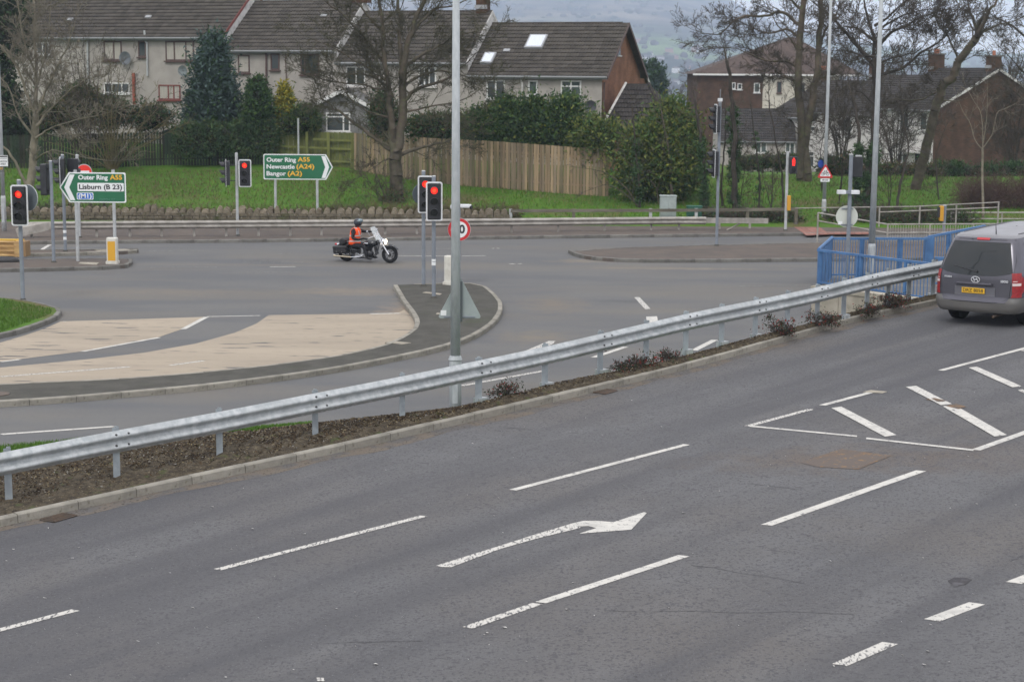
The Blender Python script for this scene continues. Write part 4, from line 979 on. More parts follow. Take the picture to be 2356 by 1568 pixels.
dir_sign(True, 159, 289.5, 397, 466, 137, [173, 260], 600, p.y, 'green pointed direction sign to Lisburn pointing left on the refuge island',
         [('t', 'Outer Ring', 180, 248, 408.5, 10.5, sign_white), ('t', 'A55', 253, 281, 408.5, 11, sign_yel), ('box', '', 178.5, 285, 430.5, 19, sign_white), ('t', 'Lisburn (B 23)', 182, 281, 430.5, 11, sign_blk),
          ('box', '', 177, 215, 451, 16, sign_white), ('box', '', 178.5, 213.5, 451, 13.5, sign_blue), ('t', '(M1)', 181, 211, 451, 10, sign_white), ('t', 'DFPN 17', 229, 266, 459, 4.5, mat('faded_letters', (0.04, .17, .1), .5))])
dir_sign(False, 606.5, 750, 355, 413, 765.5, [632.5, 729], 520, 75.5, 'green pointed direction sign to Newcastle and Bangor pointing right on the grass bank',
         [('t', 'Outer Ring', 613.5, 681, 368, 10, sign_white), ('t', 'A55', 685, 713, 367.5, 10, sign_yel), ('t', 'Newcastle', 613.5, 678, 383.8, 10, sign_white), ('t', '(A24)', 682, 723, 383.5, 10.5, sign_yel), ('t', 'Bangor', 613.5, 658, 399.5, 10, sign_white), ('t', '(A2)', 662, 695, 399.5, 10.5, sign_yel)], z=.3)
# no-entry style red sign on its post, half hidden by the left direction sign
p = place(183, 546); t = thing('round_sign', 'round red and white sign on a tall grey post half hidden by the green sign', 'road sign', p); pole(t, height_at(p, 357), .06, pale_grey)
q = O + ray(193.5, 396) * ((p.y - .1) / ray(193.5, 396).y) - p; nv = (.42, -1, 0)
MB().disc(q, .31, nv, .02, 32).build('sign_rim', pale_grey, t); MB().disc(q + Vector((.003, -.012, 0)), .28, nv, .012, 32).build('red_panel', mat('no_entry_red', (0.75, 0.03, 0.015), .5), t)
MB().box(q + Vector((.01, -.024, -.0)), (.38, .012, .11), rot(0, 0, rad(22))).build('white_bar', sign_white, t)
q = O + ray(157, 395) * ((p.y - .1) / ray(157, 395).y) - p; MB().disc(q + Vector((.3, 0, 0)), .0001, nv).build('pin', pale_grey, t) if False else None
# slim pole on the bank behind the right direction sign
p = T(687.5, 402); t = thing('slim_post', 'slim bare grey post standing behind the green Newcastle sign', 'post', p); MB().tube([(0, 0, -.3), (0, 0, height_at(p, 272))], .045, 10).build('pole', pale_grey, t)

# ------------------------------------------------------------------ yellow slatted crate
wood_y = mat('crate_wood', (0.48, 0.33, 0.15), 0.8, col2=(0.34, 0.21, 0.09), scale=3, stretch=(.5, 2, 3), rnd=.08)
c = P(20, 589, .12)
cr_ = thing('crate', 'yellowish slatted crate standing on the refuge island at the left edge', 'crate', c, rad(-4)); k = 4000 / c.y
W_ = 1.45; H_ = 36 / k
for i in range(4):
    z = .06 + (H_ - .08) * i / 3; MB().box((-.28, -.2, z), (W_ - .3, .03, .07), rot(rad(-25), 0, 0)).build('slat', wood_y, cr_)
bevel(MB().box((.42, -.02, H_ / 2), (.28, .44, H_)).build('end_panel', wood_y, cr_), .01); bevel(MB().box((.63, .05, H_ / 2), (.1, .5, H_ * .96)).build('side_panel', mat('crate_side', (.26, .17, .09), .8), cr_), .01)
MB().box((-.28, .15, H_ / 2), (W_ - .3, .03, H_ - .02)).build('back_panel', wood_y, cr_); MB().box((-.9, -.02, H_ / 2), (.06, .4, H_)).build('end_panel', wood_y, cr_); MB().box((-.28, -.0, .03), (W_ - .3, .4, .03)).build('floor_board', wood_y, cr_); MB().box((-.1, .12, H_ + .02), (1.2, .2, .04)).build('top_board', mat('crate_yellow', (.6, .38, .06), .7), cr_)
c = P(6, 602, .12); bg_ = MB().ball((0, 0, .04), .35, 12, 6, (1.7, .5, .4)).build('black_bag', mat('bag_black', (0.02, .02, .022), .6), None, smooth=True, label='black rubbish sack lying on the island at the left edge', cat='rubbish sack'); bg_.location = c

# ------------------------------------------------------------------ blue parapet railings and concrete upstand
blue = mat('railing_blue', (0.062, 0.16, 0.335), 0.55, col2=(0.048, 0.125, 0.27), scale=3, speck=[(30, (.03, .05, .09), .70, .74)])
br = thing('blue_railing', 'blue painted parapet railings around the subway ramp', 'railing', (0, 0, 0))
A0 = P(1881, 657, 0); B0 = P(2156, 697, 0); B0 = A0 + (B0 - A0) * 1.35; C0 = P(1911, 640, 0); E0 = P(2134, 640, 0)
def rails(a, b_, h, posts, bars, bw=.018, postw=(.16, .06), toph=.07, low=.12):
    d = (b_ - a); L = d.length; ang = math.atan2(d.y, d.x); R = rot(0, 0, ang); u = d.normalized()
    def hz_(t): return h if not isinstance(h, tuple) else h[0] + (h[1] - h[0]) * t
    m_ = (a + b_) / 2
    sl_ = math.atan2(hz_(1) - hz_(0), L)
    MB().box(m_ + UP * (hz_(.5) - toph / 2), (L + .06, .09, toph), rot(0, -sl_, ang)).build('top_rail', blue, br)
    MB().box(m_ + UP * low, (L, .05, .05), R).build('bottom_rail', blue, br)
    for t in posts:
        p_ = a + d * t; MB().box(p_ + UP * (hz_(t) / 2 - .05), (postw[0], postw[1], hz_(t)), R).build('post', blue, br)
        MB().box(p_ + UP * (hz_(t) / 2 - .05) , (.02, .16, hz_(t)), R).build('post_rib', blue, br)
    n = int(L / bars)
    for i in range(1, n):
        t = i / n; p_ = a + d * t; MB().box(p_ + UP * ((hz_(t) + low) / 2 - .03), (bw, bw, hz_(t) - low - .04), R).build('bar', blue, br)
rails(A0, B0, 1.15, (.265, .56, .85), .13, postw=(.2, .08))
rails(C0, E0, 1.33, (.31, .70), .085)
MB().box(A0 + Vector((.05, 0, .56)), (.14, .12, 1.12)).build('corner_post', blue, br)
d_ = C0 - A0; MB().add([A0 + Vector((.04, .03, 0)), C0, C0 + UP * 1.28, A0 + Vector((.04, .03, 1.1)), A0 + Vector((.07, 0, 0)), C0 + Vector((.04, 0, 0)), C0 + Vector((.04, 0, 1.28)), A0 + Vector((.07, 0, 1.1))], [(0, 1, 2, 3), (7, 6, 5, 4), (3, 2, 6, 7), (0, 3, 7, 4), (1, 5, 6, 2)]).build('side_panel', blue, br)
MB().tube([A0 + UP * 1.15, C0 + UP * 1.33], .05, 6).build('top_rail', blue, br)
E1 = P(2134, 637, 0); G1 = P(2260, 628, 0)
MB().box(E1 + UP * .65, (.28, .16, 1.34)).build('corner_post', blue, br); rails(E1, G1, (1.36, 1.62), (.35, .8), .11)
H1 = P(2150, 660, 0); rails(H1, P(2260, 664, 0), .95, (.1, .6), .16, postw=(.12, .1))
con = mat('upstand_concrete', (0.36, 0.33, 0.27), .9, col2=(.27, .25, .2), scale=2, bump=.3)
cw = thing('concrete_wall', 'pale concrete upstand wall below the blue railings', 'wall', (0, 0, 0))
a, b_ = P(1872, 716, 0), P(2200, 760, 0)
wa = MB(); dirv = (b_ - a).normalized(); Rw = rot(0, 0, math.atan2(dirv.y, dirv.x))
L = (b_ - a).length
for i in range(5):
    c = a + dirv * (L * (i + .5) / 5); bevel(MB().box(c + UP * .18, (L / 5 - .012, .25, .86), Rw).build('wall_panel', con, cw), .012)
MB().box((a + b_) / 2 + UP * .67, (L, .32, .12), Rw).build('coping', con, cw)

# ------------------------------------------------------------------ grey pedestrian railings at the far right
gr = thing('pedestrian_railing', 'long grey two-rail pedestrian railing sloping along the far pavement edge', 'railing', (0, 0, 0))
def line_rail(pts_top, pts_mid, posts, dep, par, r=.024, base=.12):
    for ch_ in (pts_top, pts_mid):
        q = [O + ray(x, y) * (dep / ray(x, y).y) for x, y in ch_]; MB().tube(q, r, 8).build('rail', galv_old, par)
    for x, yt, yb in posts:
        t_ = O + ray(x, yt) * (dep / ray(x, yt).y); b2 = O + ray(x, yb) * (dep / ray(x, yb).y); MB().tube([(t_.x, dep + .02, t_.z + .02), (t_.x, dep + .02, b2.z - .1)], .035, 8).build('post', galv_old, par)
line_rail([(1830, 479), (2106, 478 - 3), (2300, 465)], [(2023, 488), (2106, 485), (2297, 477)], [(2024, 478, 533), (2117, 474, 533), (2201, 470, 516), (2298, 465, 512)], 74.4, gr)
gr2 = thing('pedestrian_railing', 'short grey railing with two rails at the right edge behind the van', 'railing', (0, 0, 0))
line_rail([(2189, 489), (2420, 489)], [(2189, 503.5), (2420, 503.5)], [(2189, 489, 514), (2306, 489, 514), (2400, 489, 514)], 75.6, gr2, .032)
gr3 = thing('pedestrian_railing', 'grey railing with thin bars along the kerb behind the blue parapet', 'railing', (0, 0, 0))
dep = 66.0
k0 = [(1905, 500, 519), (2043, 516, 538 - 2), (2300, 515, 534), (2420, 515, 533)]
for row in (1, 2):
    q = [O + ray(v[0], v[row]) * (dep / ray(v[0], v[row]).y) for v in k0[:]]; q[0] = q[0] + Vector((0, 2.2, 0)); MB().tube(q, .028, 8).build('rail', galv_old, gr3)
for x in (1905, 2043, 2140, 2240, 2330):
    t_ = O + ray(x, lerp_chain([(v[0], v[1]) for v in k0], x)) * (dep / ray(x, 515).y); MB().tube([(t_.x, dep + (2.2 if x == 1905 else 0), t_.z), (t_.x, dep + (2.2 if x == 1905 else 0), 0.0)], .035, 8).build('post', galv_old, gr3)
for x in range(2049, 2330, 6):
    t_ = O + ray(x, 516) * (dep / ray(x, 516).y); MB().tube([(t_.x, dep, t_.z), (t_.x, dep, .15)], .011, 4, cap=False).build('bar', galv_old, gr3)
# ------------------------------------------------------------------ houses
dash = mat('pebbledash', (0.375, 0.35, 0.315), 0.95, col2=(0.325, 0.305, 0.275), scale=1.3, detail=8, bump=0.5, bscale=30, speck=[(14, (0.44, 0.41, 0.37), 0.6, 0.75)], big=(0.5, (0.285, 0.265, 0.24), 0.52, 0.75))
dash_pale = mat('pebbledash_pale', (0.58, 0.56, 0.53), 0.95, col2=(0.50, 0.48, 0.455), scale=1.2, detail=8, bump=0.4, bscale=30)
cream = mat('cream_render', (0.56, 0.53, 0.45), 0.9, col2=(0.48, 0.45, 0.38), scale=.8)
grey_r = mat('grey_render', (0.21, 0.21, 0.205), 0.95, col2=(0.17, .17, .165), scale=2, bump=.3)
tile_m = mat('roof_tile_brown', (0.072, 0.064, 0.054), 0.9, col2=(0.052, 0.047, 0.041), scale=2.0, detail=7, bump=0.3, bscale=12, rnd=0.24, speck=[(7, (0.095, 0.09, 0.065), 0.60, 0.74), (16, (0.14, 0.13, 0.11), 0.68, 0.75)])
tile_d = mat('roof_tile_dark', (0.045, 0.040, 0.036), 0.9, col2=(0.033, 0.03, 0.028), scale=2.0, detail=7, rnd=0.22, speck=[(8, (0.11, 0.10, 0.09), 0.62, 0.75)])
tile_r = mat('roof_tile_red_brown', (0.085, 0.064, 0.055), 0.9, col2=(0.063, 0.048, 0.042), scale=1.0, detail=7, rnd=0.2, speck=[(5, (0.12, 0.09, 0.08), 0.58, 0.7)])
def brickmat(name, c1, c2, mo, sc=1.0):
    mt = bpy.data.materials.new(name); mt.use_nodes = True; t = mt.node_tree; b = t.nodes['Principled BSDF']; b.inputs['Roughness'].default_value = .9; b.inputs['Specular IOR Level'].default_value = .15
    g = t.nodes.new('ShaderNodeTexCoord'); sp_ = t.nodes.new('ShaderNodeSeparateXYZ'); t.links.new(g.outputs['Object'], sp_.inputs[0])
    ad = t.nodes.new('ShaderNodeMath'); ad.operation = 'ADD'; t.links.new(sp_.outputs[0], ad.inputs[0]); t.links.new(sp_.outputs[1], ad.inputs[1])
    cb = t.nodes.new('ShaderNodeCombineXYZ'); t.links.new(ad.outputs[0], cb.inputs[0]); t.links.new(sp_.outputs[2], cb.inputs[1])
    br_ = t.nodes.new('ShaderNodeTexBrick'); t.links.new(cb.outputs[0], br_.inputs['Vector']); br_.inputs['Color1'].default_value = (*c1, 1); br_.inputs['Color2'].default_value = (*c2, 1); br_.inputs['Mortar'].default_value = (*mo, 1)
    br_.inputs['Scale'].default_value = 1.0; br_.inputs['Brick Width'].default_value = .225 * sc; br_.inputs['Row Height'].default_value = .075 * sc; br_.inputs['Mortar Size'].default_value = .008 * sc
    n = t.nodes.new('ShaderNodeTexNoise'); n.inputs['Scale'].default_value = 1.3; n.inputs['Detail'].default_value = 7; t.links.new(g.outputs['Object'], n.inputs[0])
    r = t.nodes.new('ShaderNodeMapRange'); r.inputs[1].default_value = .35; r.inputs[2].default_value = .65; r.inputs[3].default_value = .75; r.inputs[4].default_value = 1.15; t.links.new(n.outputs[0], r.inputs[0])
    v = t.nodes.new('ShaderNodeVectorMath'); v.operation = 'SCALE'; t.links.new(br_.outputs[0], v.inputs[0]); t.links.new(r.outputs[0], v.inputs['Scale']); t.links.new(v.outputs[0], b.inputs['Base Color'])
    bp = t.nodes.new('ShaderNodeBump'); bp.inputs['Strength'].default_value = .5; bp.inputs['Distance'].default_value = .01; t.links.new(br_.outputs['Fac'], bp.inputs['Height']); bp.invert = True; t.links.new(bp.outputs[0], b.inputs['Normal'])
    return mt
brick_o = brickmat('orange_brick', (0.27, 0.125, 0.07), (0.21, 0.095, 0.055), (0.17, 0.12, 0.09))
brick_r = brickmat('red_brown_brick', (0.100, 0.053, 0.032), (0.072, 0.041, 0.026), (0.068, 0.054, 0.040))
upvc = mat('white_frame', (0.66, 0.66, 0.64), .5); brownf = mat('brown_frame', (0.085, 0.05, 0.042), .6); barge_w = mat('barge_white', (0.58, 0.57, 0.55), .7, col2=(.4, .39, .37), scale=3, lo=.45, hi=.65); barge_r = mat('barge_red', (0.17, 0.045, 0.035), .6)
glass = mat('window_glass', (0.028, 0.04, 0.042), 0.12, spec=.6, col2=(0.05, 0.06, 0.055), scale=1.2); glass_g = mat('glass_greenish', (0.06, 0.085, 0.08), 0.15, spec=.6, col2=(.09, .11, .10), scale=1.5)
blind = mat('pale_blind', (0.42, 0.40, 0.35), .8, col2=(.33, .31, .27), scale=5, stretch=(6, 1, .3)); gutter_m = mat('grey_gutter', (0.20, 0.21, 0.21), .5); lead = mat('lead_flashing', (.28, .29, .30), .6)
TM = {}
def tile_mesh(mt, w=.33, l=.365):
    if mt.name not in TM:
        b = MB(); prof_ = [(-w / 2, 0), (-w * .3, .028), (-w * .1, .028), (0.0, .004), (w * .14, .028), (w * .34, .028), (w / 2, 0.004)]; n = len(prof_)
        vs = [(x, -l / 2 - .03, z + .034) for x, z in prof_] + [(x, l / 2, z - .012) for x, z in prof_] + [(x, -l / 2 - .03, z - .012) for x, z in prof_]
        fs = [(i, i + 1, i + 1 + n, i + n) for i in range(n - 1)] + [(i + 1, i, i + 2 * n, i + 1 + 2 * n) for i in range(n - 1)]
        b.add(vs, fs); me = bpy.data.meshes.new('roof_tile'); me.from_pydata(b.v, [], b.f); me.materials.append(mt); TM[mt.name] = me
    return TM[mt.name]
def terraced(name, label, loc, rz, wd, dp, zw, rise, wallm, tilem=tile_m, right=None, left=None, over=.28, z0=0, barge=None, cat='house', group=None, ind=True, gutter=gutter_m, chim=None, overx=.0):
    """gabled house: x from -wd to 0 along the front, y back to dp, wall height zw"""
    t = thing(name, label, cat, loc, rz, group)
    mats = [wallm, right or wallm, left or wallm]; b = MB(); b.mi = 0
    b.add([(-wd, 0, -3), (0, 0, -3), (0, 0, zw), (-wd, 0, zw)], [(0, 1, 2, 3)]); b.add([(0, dp, -3), (-wd, dp, -3), (-wd, dp, zw), (0, dp, zw)], [(0, 1, 2, 3)])
    for k, x in ((1, 0), (2, -wd)):
        b.mi = k; v = [(x, 0, -3), (x, dp, -3), (x, dp, zw), (x, dp / 2, zw + rise - .03), (x, 0, zw)]; b.add(v, [(0, 1, 2, 3, 4) if k == 1 else (4, 3, 2, 1, 0)])
    b.build('wall', mats, t)
    sl = math.atan2(rise, dp / 2); L = math.hypot(rise, dp / 2); oz = over * math.tan(sl)
    th = .10; rb = MB(); x0, x1 = -wd - overx * 0, overx
    for s in (0, 1):
        ya, yb = (-over, dp / 2) if s == 0 else (dp + over, dp / 2)
        q = [(x0, ya, zw - oz), (x1, ya, zw - oz), (x1, yb, zw + rise), (x0, yb, zw + rise)]
        rb.add(q + [(p[0], p[1], p[2] - th) for p in q], [(0, 1, 2, 3), (7, 6, 5, 4), (0, 4, 5, 1), (1, 5, 6, 2), (3, 7, 4, 0)] if s == 0 else [(3, 2, 1, 0), (4, 5, 6, 7), (1, 5, 4, 0), (2, 6, 5, 1), (0, 4, 7, 3)])
    roof = rb.build('roof', tilem, t)
    me = tile_mesh(tilem); nrow = int((L + over / math.cos(sl)) / .345); ncol = int((wd + overx) / .33); tw = (wd + overx) / ncol; tl = (L + over / math.cos(sl)) / nrow
    cnt = 0; extra = MB()
    for r in range(nrow):
        for c in range(ncol):
            d = (r + .5) * tl; y = -over + d * math.cos(sl); z = zw - oz + d * math.sin(sl) + .012
            X = x0 + (c + .5) * tw
            jz = random.uniform(-.004, .006)
            if ind and cnt < 300:
                o = bpy.data.objects.new('roof_tile', me); link(o, roof); o.location = (X, y, z + jz); o.rotation_euler = (sl, 0, random.uniform(-.02, .02)); o.scale = (tw / .33, tl / .345, 1); cnt += 1
            else:
                R = rot(sl, 0, random.uniform(-.02, .02)); extra.add([Vector((X, y, z + jz)) + R @ Vector((v.co.x * tw / .33, v.co.y * tl / .345, v.co.z)) for v in me.vertices], [tuple(p.vertices) for p in me.polygons])
    if extra.v: extra.build('roof_tiles', tilem, roof, kind='stuff')
    n = int(wd / .45)
    for i in range(n):
        X = x0 + (i + .5) * wd / n; MB().tube([(X - wd / n / 2 + .01, dp / 2, zw + rise), (X + wd / n / 2 - .01, dp / 2, zw + rise)], .085, 6).build('ridge_tile', tilem, roof)
    MB().tube([(x0, -over - .06, zw - oz - .05), (x1, -over - .06, zw - oz - .05)], .06, 8).build('gutter', gutter, t)
    MB().box(((x0 + x1) / 2, -over - .0, zw - oz - .08), (x1 - x0, .02, .16)).build('fascia', gutter, t)
    if barge:
        for s in (0, 1):
            ya, yb = (-over, dp / 2) if s == 0 else (dp + over, dp / 2)
            v = [(x1 + .005, ya, zw - oz - .16), (x1 + .005, ya, zw - oz + .045), (x1 + .005, yb, zw + rise + .045), (x1 + .005, yb, zw + rise - .16)]
            MB().add(v + [(p[0] + .03, p[1], p[2]) for p in v], [(0, 1, 2, 3), (7, 6, 5, 4), (1, 5, 6, 2), (0, 3, 7, 4), (0, 4, 5, 1)]).build('barge_board', barge, t)
    t['sl'] = sl
    return t
def chimney(t, x, y, z, h=1.3, w=.75, d=.6, pots=1, m_=None, flash=True):
    c = MB().box((x, y, z + h / 2), (w, d, h)).build('chimney', m_ or brick_r, t)
    MB().box((x, y, z + h + .05), (w + .14, d + .14, .10)).build('chimney_cap', concrete_d, c)
    for i in range(pots): MB().tube([(x + (i - (pots - 1) / 2) * .35, y, z + h + .1), (x + (i - (pots - 1) / 2) * .35, y, z + h + .45)], [.14, .12], 10).build('chimney_pot', mat('clay_pot', (.33, .13, .08), .8), c)
    if flash: MB().box((x, y - d / 2 - .03, z + .35), (w + .1, .03, .22)).build('flashing', lead, c)
class Front:
    """turn measures on a house front into the house's own x and z"""
    def __init__(s, t, yoff=0): s.t = t; s.R = rot(0, 0, t.rotation_euler.z); s.o = Vector(t.location); s.n = s.R @ Vector((0, -1, 0)); s.yo = yoff
    def at(s, x, y):
        q = plane(x, y, s.o + s.R @ Vector((0, s.yo, 0)), s.n); l = s.R.transposed() @ (q - s.o); return l.x, l.z
    def win(s, x0, y0, x1, y1, fr=None, gl=None, div=(), trans=None, sill=True, sillm=None, label=None, dep=.05):
        (a, zt), (b_, zb) = s.at(x0, y0), s.at(x1, y1); fr = fr or upvc; gl = gl or glass; w = b_ - a; h = zt - zb; cx_, cz = (a + b_) / 2, (zt + zb) / 2; ft_ = .07
        f = MB(); Y = s.yo
        f.box((cx_, Y - dep / 2, zt - ft_ / 2), (w, dep, ft_)); f.box((cx_, Y - dep / 2, zb + ft_ / 2), (w, dep, ft_)); f.box((a + ft_ / 2, Y - dep / 2, cz), (ft_, dep - .004, h - 2 * ft_)); f.box((b_ - ft_ / 2, Y - dep / 2, cz), (ft_, dep - .004, h - 2 * ft_))
        for d in div: f.box((a + w * d, Y - dep / 2, cz), (.075, dep - .006, h - 2 * ft_))
        if trans: f.box((cx_, Y - dep / 2, zt - h * trans), (w - 2 * ft_, dep - .008, .07))
        o = f.build('window', fr, s.t, **({'label': label} if label else {}))
        xs_ = [0] + list(div) + [1]
        for i in range(len(xs_) - 1):
            g = gl[i % len(gl)] if isinstance(gl, (list, tuple)) else gl
            MB().box((a + w * (xs_[i] + xs_[i + 1]) / 2, Y - .012, cz), (w * (xs_[i + 1] - xs_[i]) - .04, .012, h - .05)).build('pane', g, o)
        if sill: MB().box((cx_, Y - .07, zb - .05), (w + .14, .14, .08)).build('sill', sillm or fr, o)
        return o
    def pipe(s, pts, r=.05, m_=None):
        MB().tube([(s.at(x, y)[0], s.yo - .09, s.at(x, y)[1]) for x, y in pts], r, 8).build('drain_pipe', m_ or brownf, s.t)
    def dish(s, x, y, rpx, m_, tilt=0):
        X, Z = s.at(x, y); sc_ = 4000 / s.o.y; r = rpx / sc_; b = MB(); n = 20
        for k in range(4):
            rr = r * k / 3
            for j in range(n): b.v.append((X + rr * math.cos(2 * PI * j / n), s.yo - .35 - .10 * (1 - (k / 3) ** 2) * -1 + rr * .0, Z + rr * math.sin(2 * PI * j / n)))
        for k in range(3):
            for j in range(n): b.f.append((k * n + j, k * n + (j + 1) % n, (k + 1) * n + (j + 1) % n, (k + 1) * n + j)); b.m.append(0)
        d = b.build('satellite_dish', m_, s.t, smooth=True); MB().tube([(X, s.yo, Z - r * .3), (X, s.yo - .3, Z)], .02, 6).build('dish_arm', iron, d); MB().tube([(X, s.yo - .3, Z - r), (X, s.yo - .75, Z - r * .2)], .015, 5).build('dish_arm', iron, d)
TH = rad(19.5); dd_ = Vector((math.cos(TH), -math.sin(TH), 0)); K4 = Vector((4.57, 91, 0))
def blk(t0): return K4 - dd_ * t0
def eave_z(t0, x, y):
    q = plane(x, y, blk(0) + Vector((-.33, -.94, 0)) * .28, (-math.sin(TH), -math.cos(TH), 0)); return q.z
DP = 7.4; OVZ = .28 * 2.55 / 3.7
grp = 'pebbledashed terraced houses behind the fences'
zs = {4: eave_z(0, 1240, 177) + OVZ + .05, 3: eave_z(8, 920, 146) + OVZ + .05, 2: eave_z(16, 650, 118) + OVZ + .05, 1: eave_z(25, 350, 88) + OVZ + .05}
base_ = {4: 1.0, 3: 1.6, 2: 2.2, 1: 3.0}
def hloc(t0, k): p = blk(t0); return (p.x, p.y, base_[k])
h4 = terraced('terraced_house', 'end terraced house with an orange brick gable and roof windows', hloc(0, 4), -TH, 7.43, DP, zs[4] - base_[4], 2.62, dash, right=brick_o, barge=brownf, overx=.35, group=grp)
h3 = terraced('terraced_house', 'terraced house with white framed windows behind the big bare tree', hloc(7.43, 3), -TH, 7.67, DP, zs[3] - base_[3], 2.62, dash, right=barge_w, barge=barge_w, group=grp)
h2 = terraced('terraced_house', 'terraced house with dark windows left of the big bare tree', hloc(15.1, 2), -TH, 6.9, DP, zs[2] - base_[2], 2.62, dash, right=barge_w, barge=barge_w, group=grp)
h1 = terraced('terraced_house', 'terraced house with brown framed blinds behind the blue green conifer', hloc(22.0, 1), -TH, 7.3, DP, zs[1] - base_[1], 2.62, dash, right=barge_w, barge=barge_r, group=grp)
h1b = terraced('terraced_house', 'terraced house behind the pale bare multi-stemmed tree, second from the left', hloc(29.3, 1), -TH, 7.3, DP, zs[1] - base_[1], 2.62, dash, group=grp)
h1c = terraced('terraced_house', 'leftmost terraced house, mostly hidden by dark evergreens', hloc(36.6, 1), -TH, 7.3, DP, zs[1] - base_[1], 2.62, dash, group=grp)
F4, F3, F2, F1, F1b = Front(h4), Front(h3), Front(h2), Front(h1), Front(h1b)
F4.win(1120, 184, 1162, 227, upvc, glass, (.5,)); F4.win(1216, 185, 1237, 219, upvc, glass_g); F4.win(1291, 185, 1337, 235, upvc, glass_g, (.5,), .27)
F4.pipe([(1200, 172), (1200, 186), (1203, 192), (1203, 260)], .055, barge_w)
F4.dish(1364, 244, 13, mat('dish_dark', (.055, .055, .065), .6))
F3.win(797, 153, 841, 198, upvc, glass, (.52,), sillm=dash_pale); F3.win(964, 155, 1004, 199, upvc, glass, (.33, .6), sillm=dash_pale); F3.dish(854, 150, 13, mat('dish_blue', (.05, .06, .09), .6)); F3.pipe([(870, 147), (872, 290)], .04)
F2.win(548, 127, 575, 168, brownf, blind); F2.win(623, 124, 643.5, 161, brownf, glass); F2.win(692, 125, 735, 172, brownf, glass, (.22,)); F2.pipe([(614, 120), (615, 300)], .055); F2.pipe([(658, 120), (661, 195)], .03)
F1.win(381, 95, 447, 140, brownf, blind, (.31, .72)); F1.win(318, 95, 337, 131, brownf, glass); F1.win(365, 195, 416, 230, barge_r, blind, (.45, .7)); F1.pipe([(334, 70), (335, 92), (340, 100), (341, 175)], .055, mat('pipe_grey', (.4, .42, .42), .5)); F1.dish(427, 163, 12, mat('dish_grey', (.16, .19, .19), .6))
F1b.win(239, 95, 281, 139, brownf, blind, (.56,)); F1b.win(240, 190, 299, 215, upvc, glass, (.3, .7)); F1b.win(84, 98, 114, 126, upvc, glass, (.5,)); F1b.dish(295, 134, 15, mat('dish_slate', (.12, .135, .15), .6)); F1b.pipe([(203, 95), (204, 185)], .05, mat('pipe_grey', (.4, .42, .42), .5))
MB().tube([(F1b.at(309, 168)[0], -.1, F1b.at(309, 168)[1]), (F1b.at(309, 168)[0], -.1, F1b.at(309, 240)[1])], .09, 8).build('red_flue', mat('flue_red', (.28, .07, .04), .6), h1b)
# gable attic window and details of the end house
o = MB().box((.012, 3.0, zs[4] - base_[4] + 1.35), (.03, .55, .9)).build('window', glass, h4); MB().box((.04, 3.0, zs[4] - base_[4] + .88), (.10, .75, .07)).build('sill', barge_w, o)
MB().box((.012, .04, 2.3), (.03, .08, 4.6)).build('brick_return', brick_r, h4); MB().tube([(.1, .08, 5.1), (.1, .08, 0)], .05, 8).build('drain_pipe', brownf, h4)
def roof_win(t, f, x0, y0, x1, y1):
    # lies on the front roof slope
    R = rot(0, 0, t.rotation_euler.z); o_ = Vector(t.location); zw = (t is h4 and zs[4] - base_[4]) or 0; sl = math.atan2(2.62, 3.7); n = R @ Vector((0, -math.sin(sl), math.cos(sl)))
    P0 = o_ + R @ Vector((0, 0, zw)); c = []
    for x, y in ((x0, y1), (x1, y1), (x1, y0), (x0, y0)):
        q = plane(x, y, P0 + n * .07, n); c.append(R.transposed() @ (q - o_))
    xa, xb, ya, yb = c[0].x, c[1].x, min(c[0].y, c[1].y), max(c[2].y, c[3].y); xm, ym = (xa + xb) / 2, (ya + yb) / 2; zf = zw + ym * math.tan(sl) + .10
    L = (yb - ya) / math.cos(sl); Rm = rot(sl, 0, 0); w = MB().box((xm, ym, zf), (xb - xa, L, .14), Rm).build('roof_window', lead, t)
    MB().box(Vector((xm, ym, zf)) + Rm @ Vector((0, .0, .075)), (xb - xa - .16, L - .2, .02), Rm).build('pane', mat('sky_glass', (.62, .66, .72), .08, metal=.85), w)
roof_win(h4, F4, 1206, 82, 1247, 112); roof_win(h4, F4, 1104, 123, 1131, 147)
zr3 = zs[3] - base_[3] + 2.5
chimney(h3, -.55, DP / 2, zr3, 1.35, .62, .6, 1, brick_r); chimney(h2, -.2, DP / 2, zs[2] - base_[2] + 2.5, 1.4, 1.0, .6, 2, brick_r); chimney(h1, -3.9, DP / 2, zs[1] - base_[1] + 2.5, 1.4)
# lead patch and vents on the roofs
for (t, x, y) in ((h2, -1.9, 2.4), (h1, -5.6, 1.3), (h1b, -3.4, 1.1), (h4, -5.8, 1.5)):
    sl = math.atan2(2.62, 3.7); zb = {h2: zs[2] - base_[2], h1: zs[1] - base_[1], h1b: zs[1] - base_[1], h4: zs[4] - base_[4]}[t]; MB().box((x, y, zb + y * math.tan(sl) + .08), (.36, .22, .07), rot(sl, 0, 0)).build('roof_vent', lead, t)
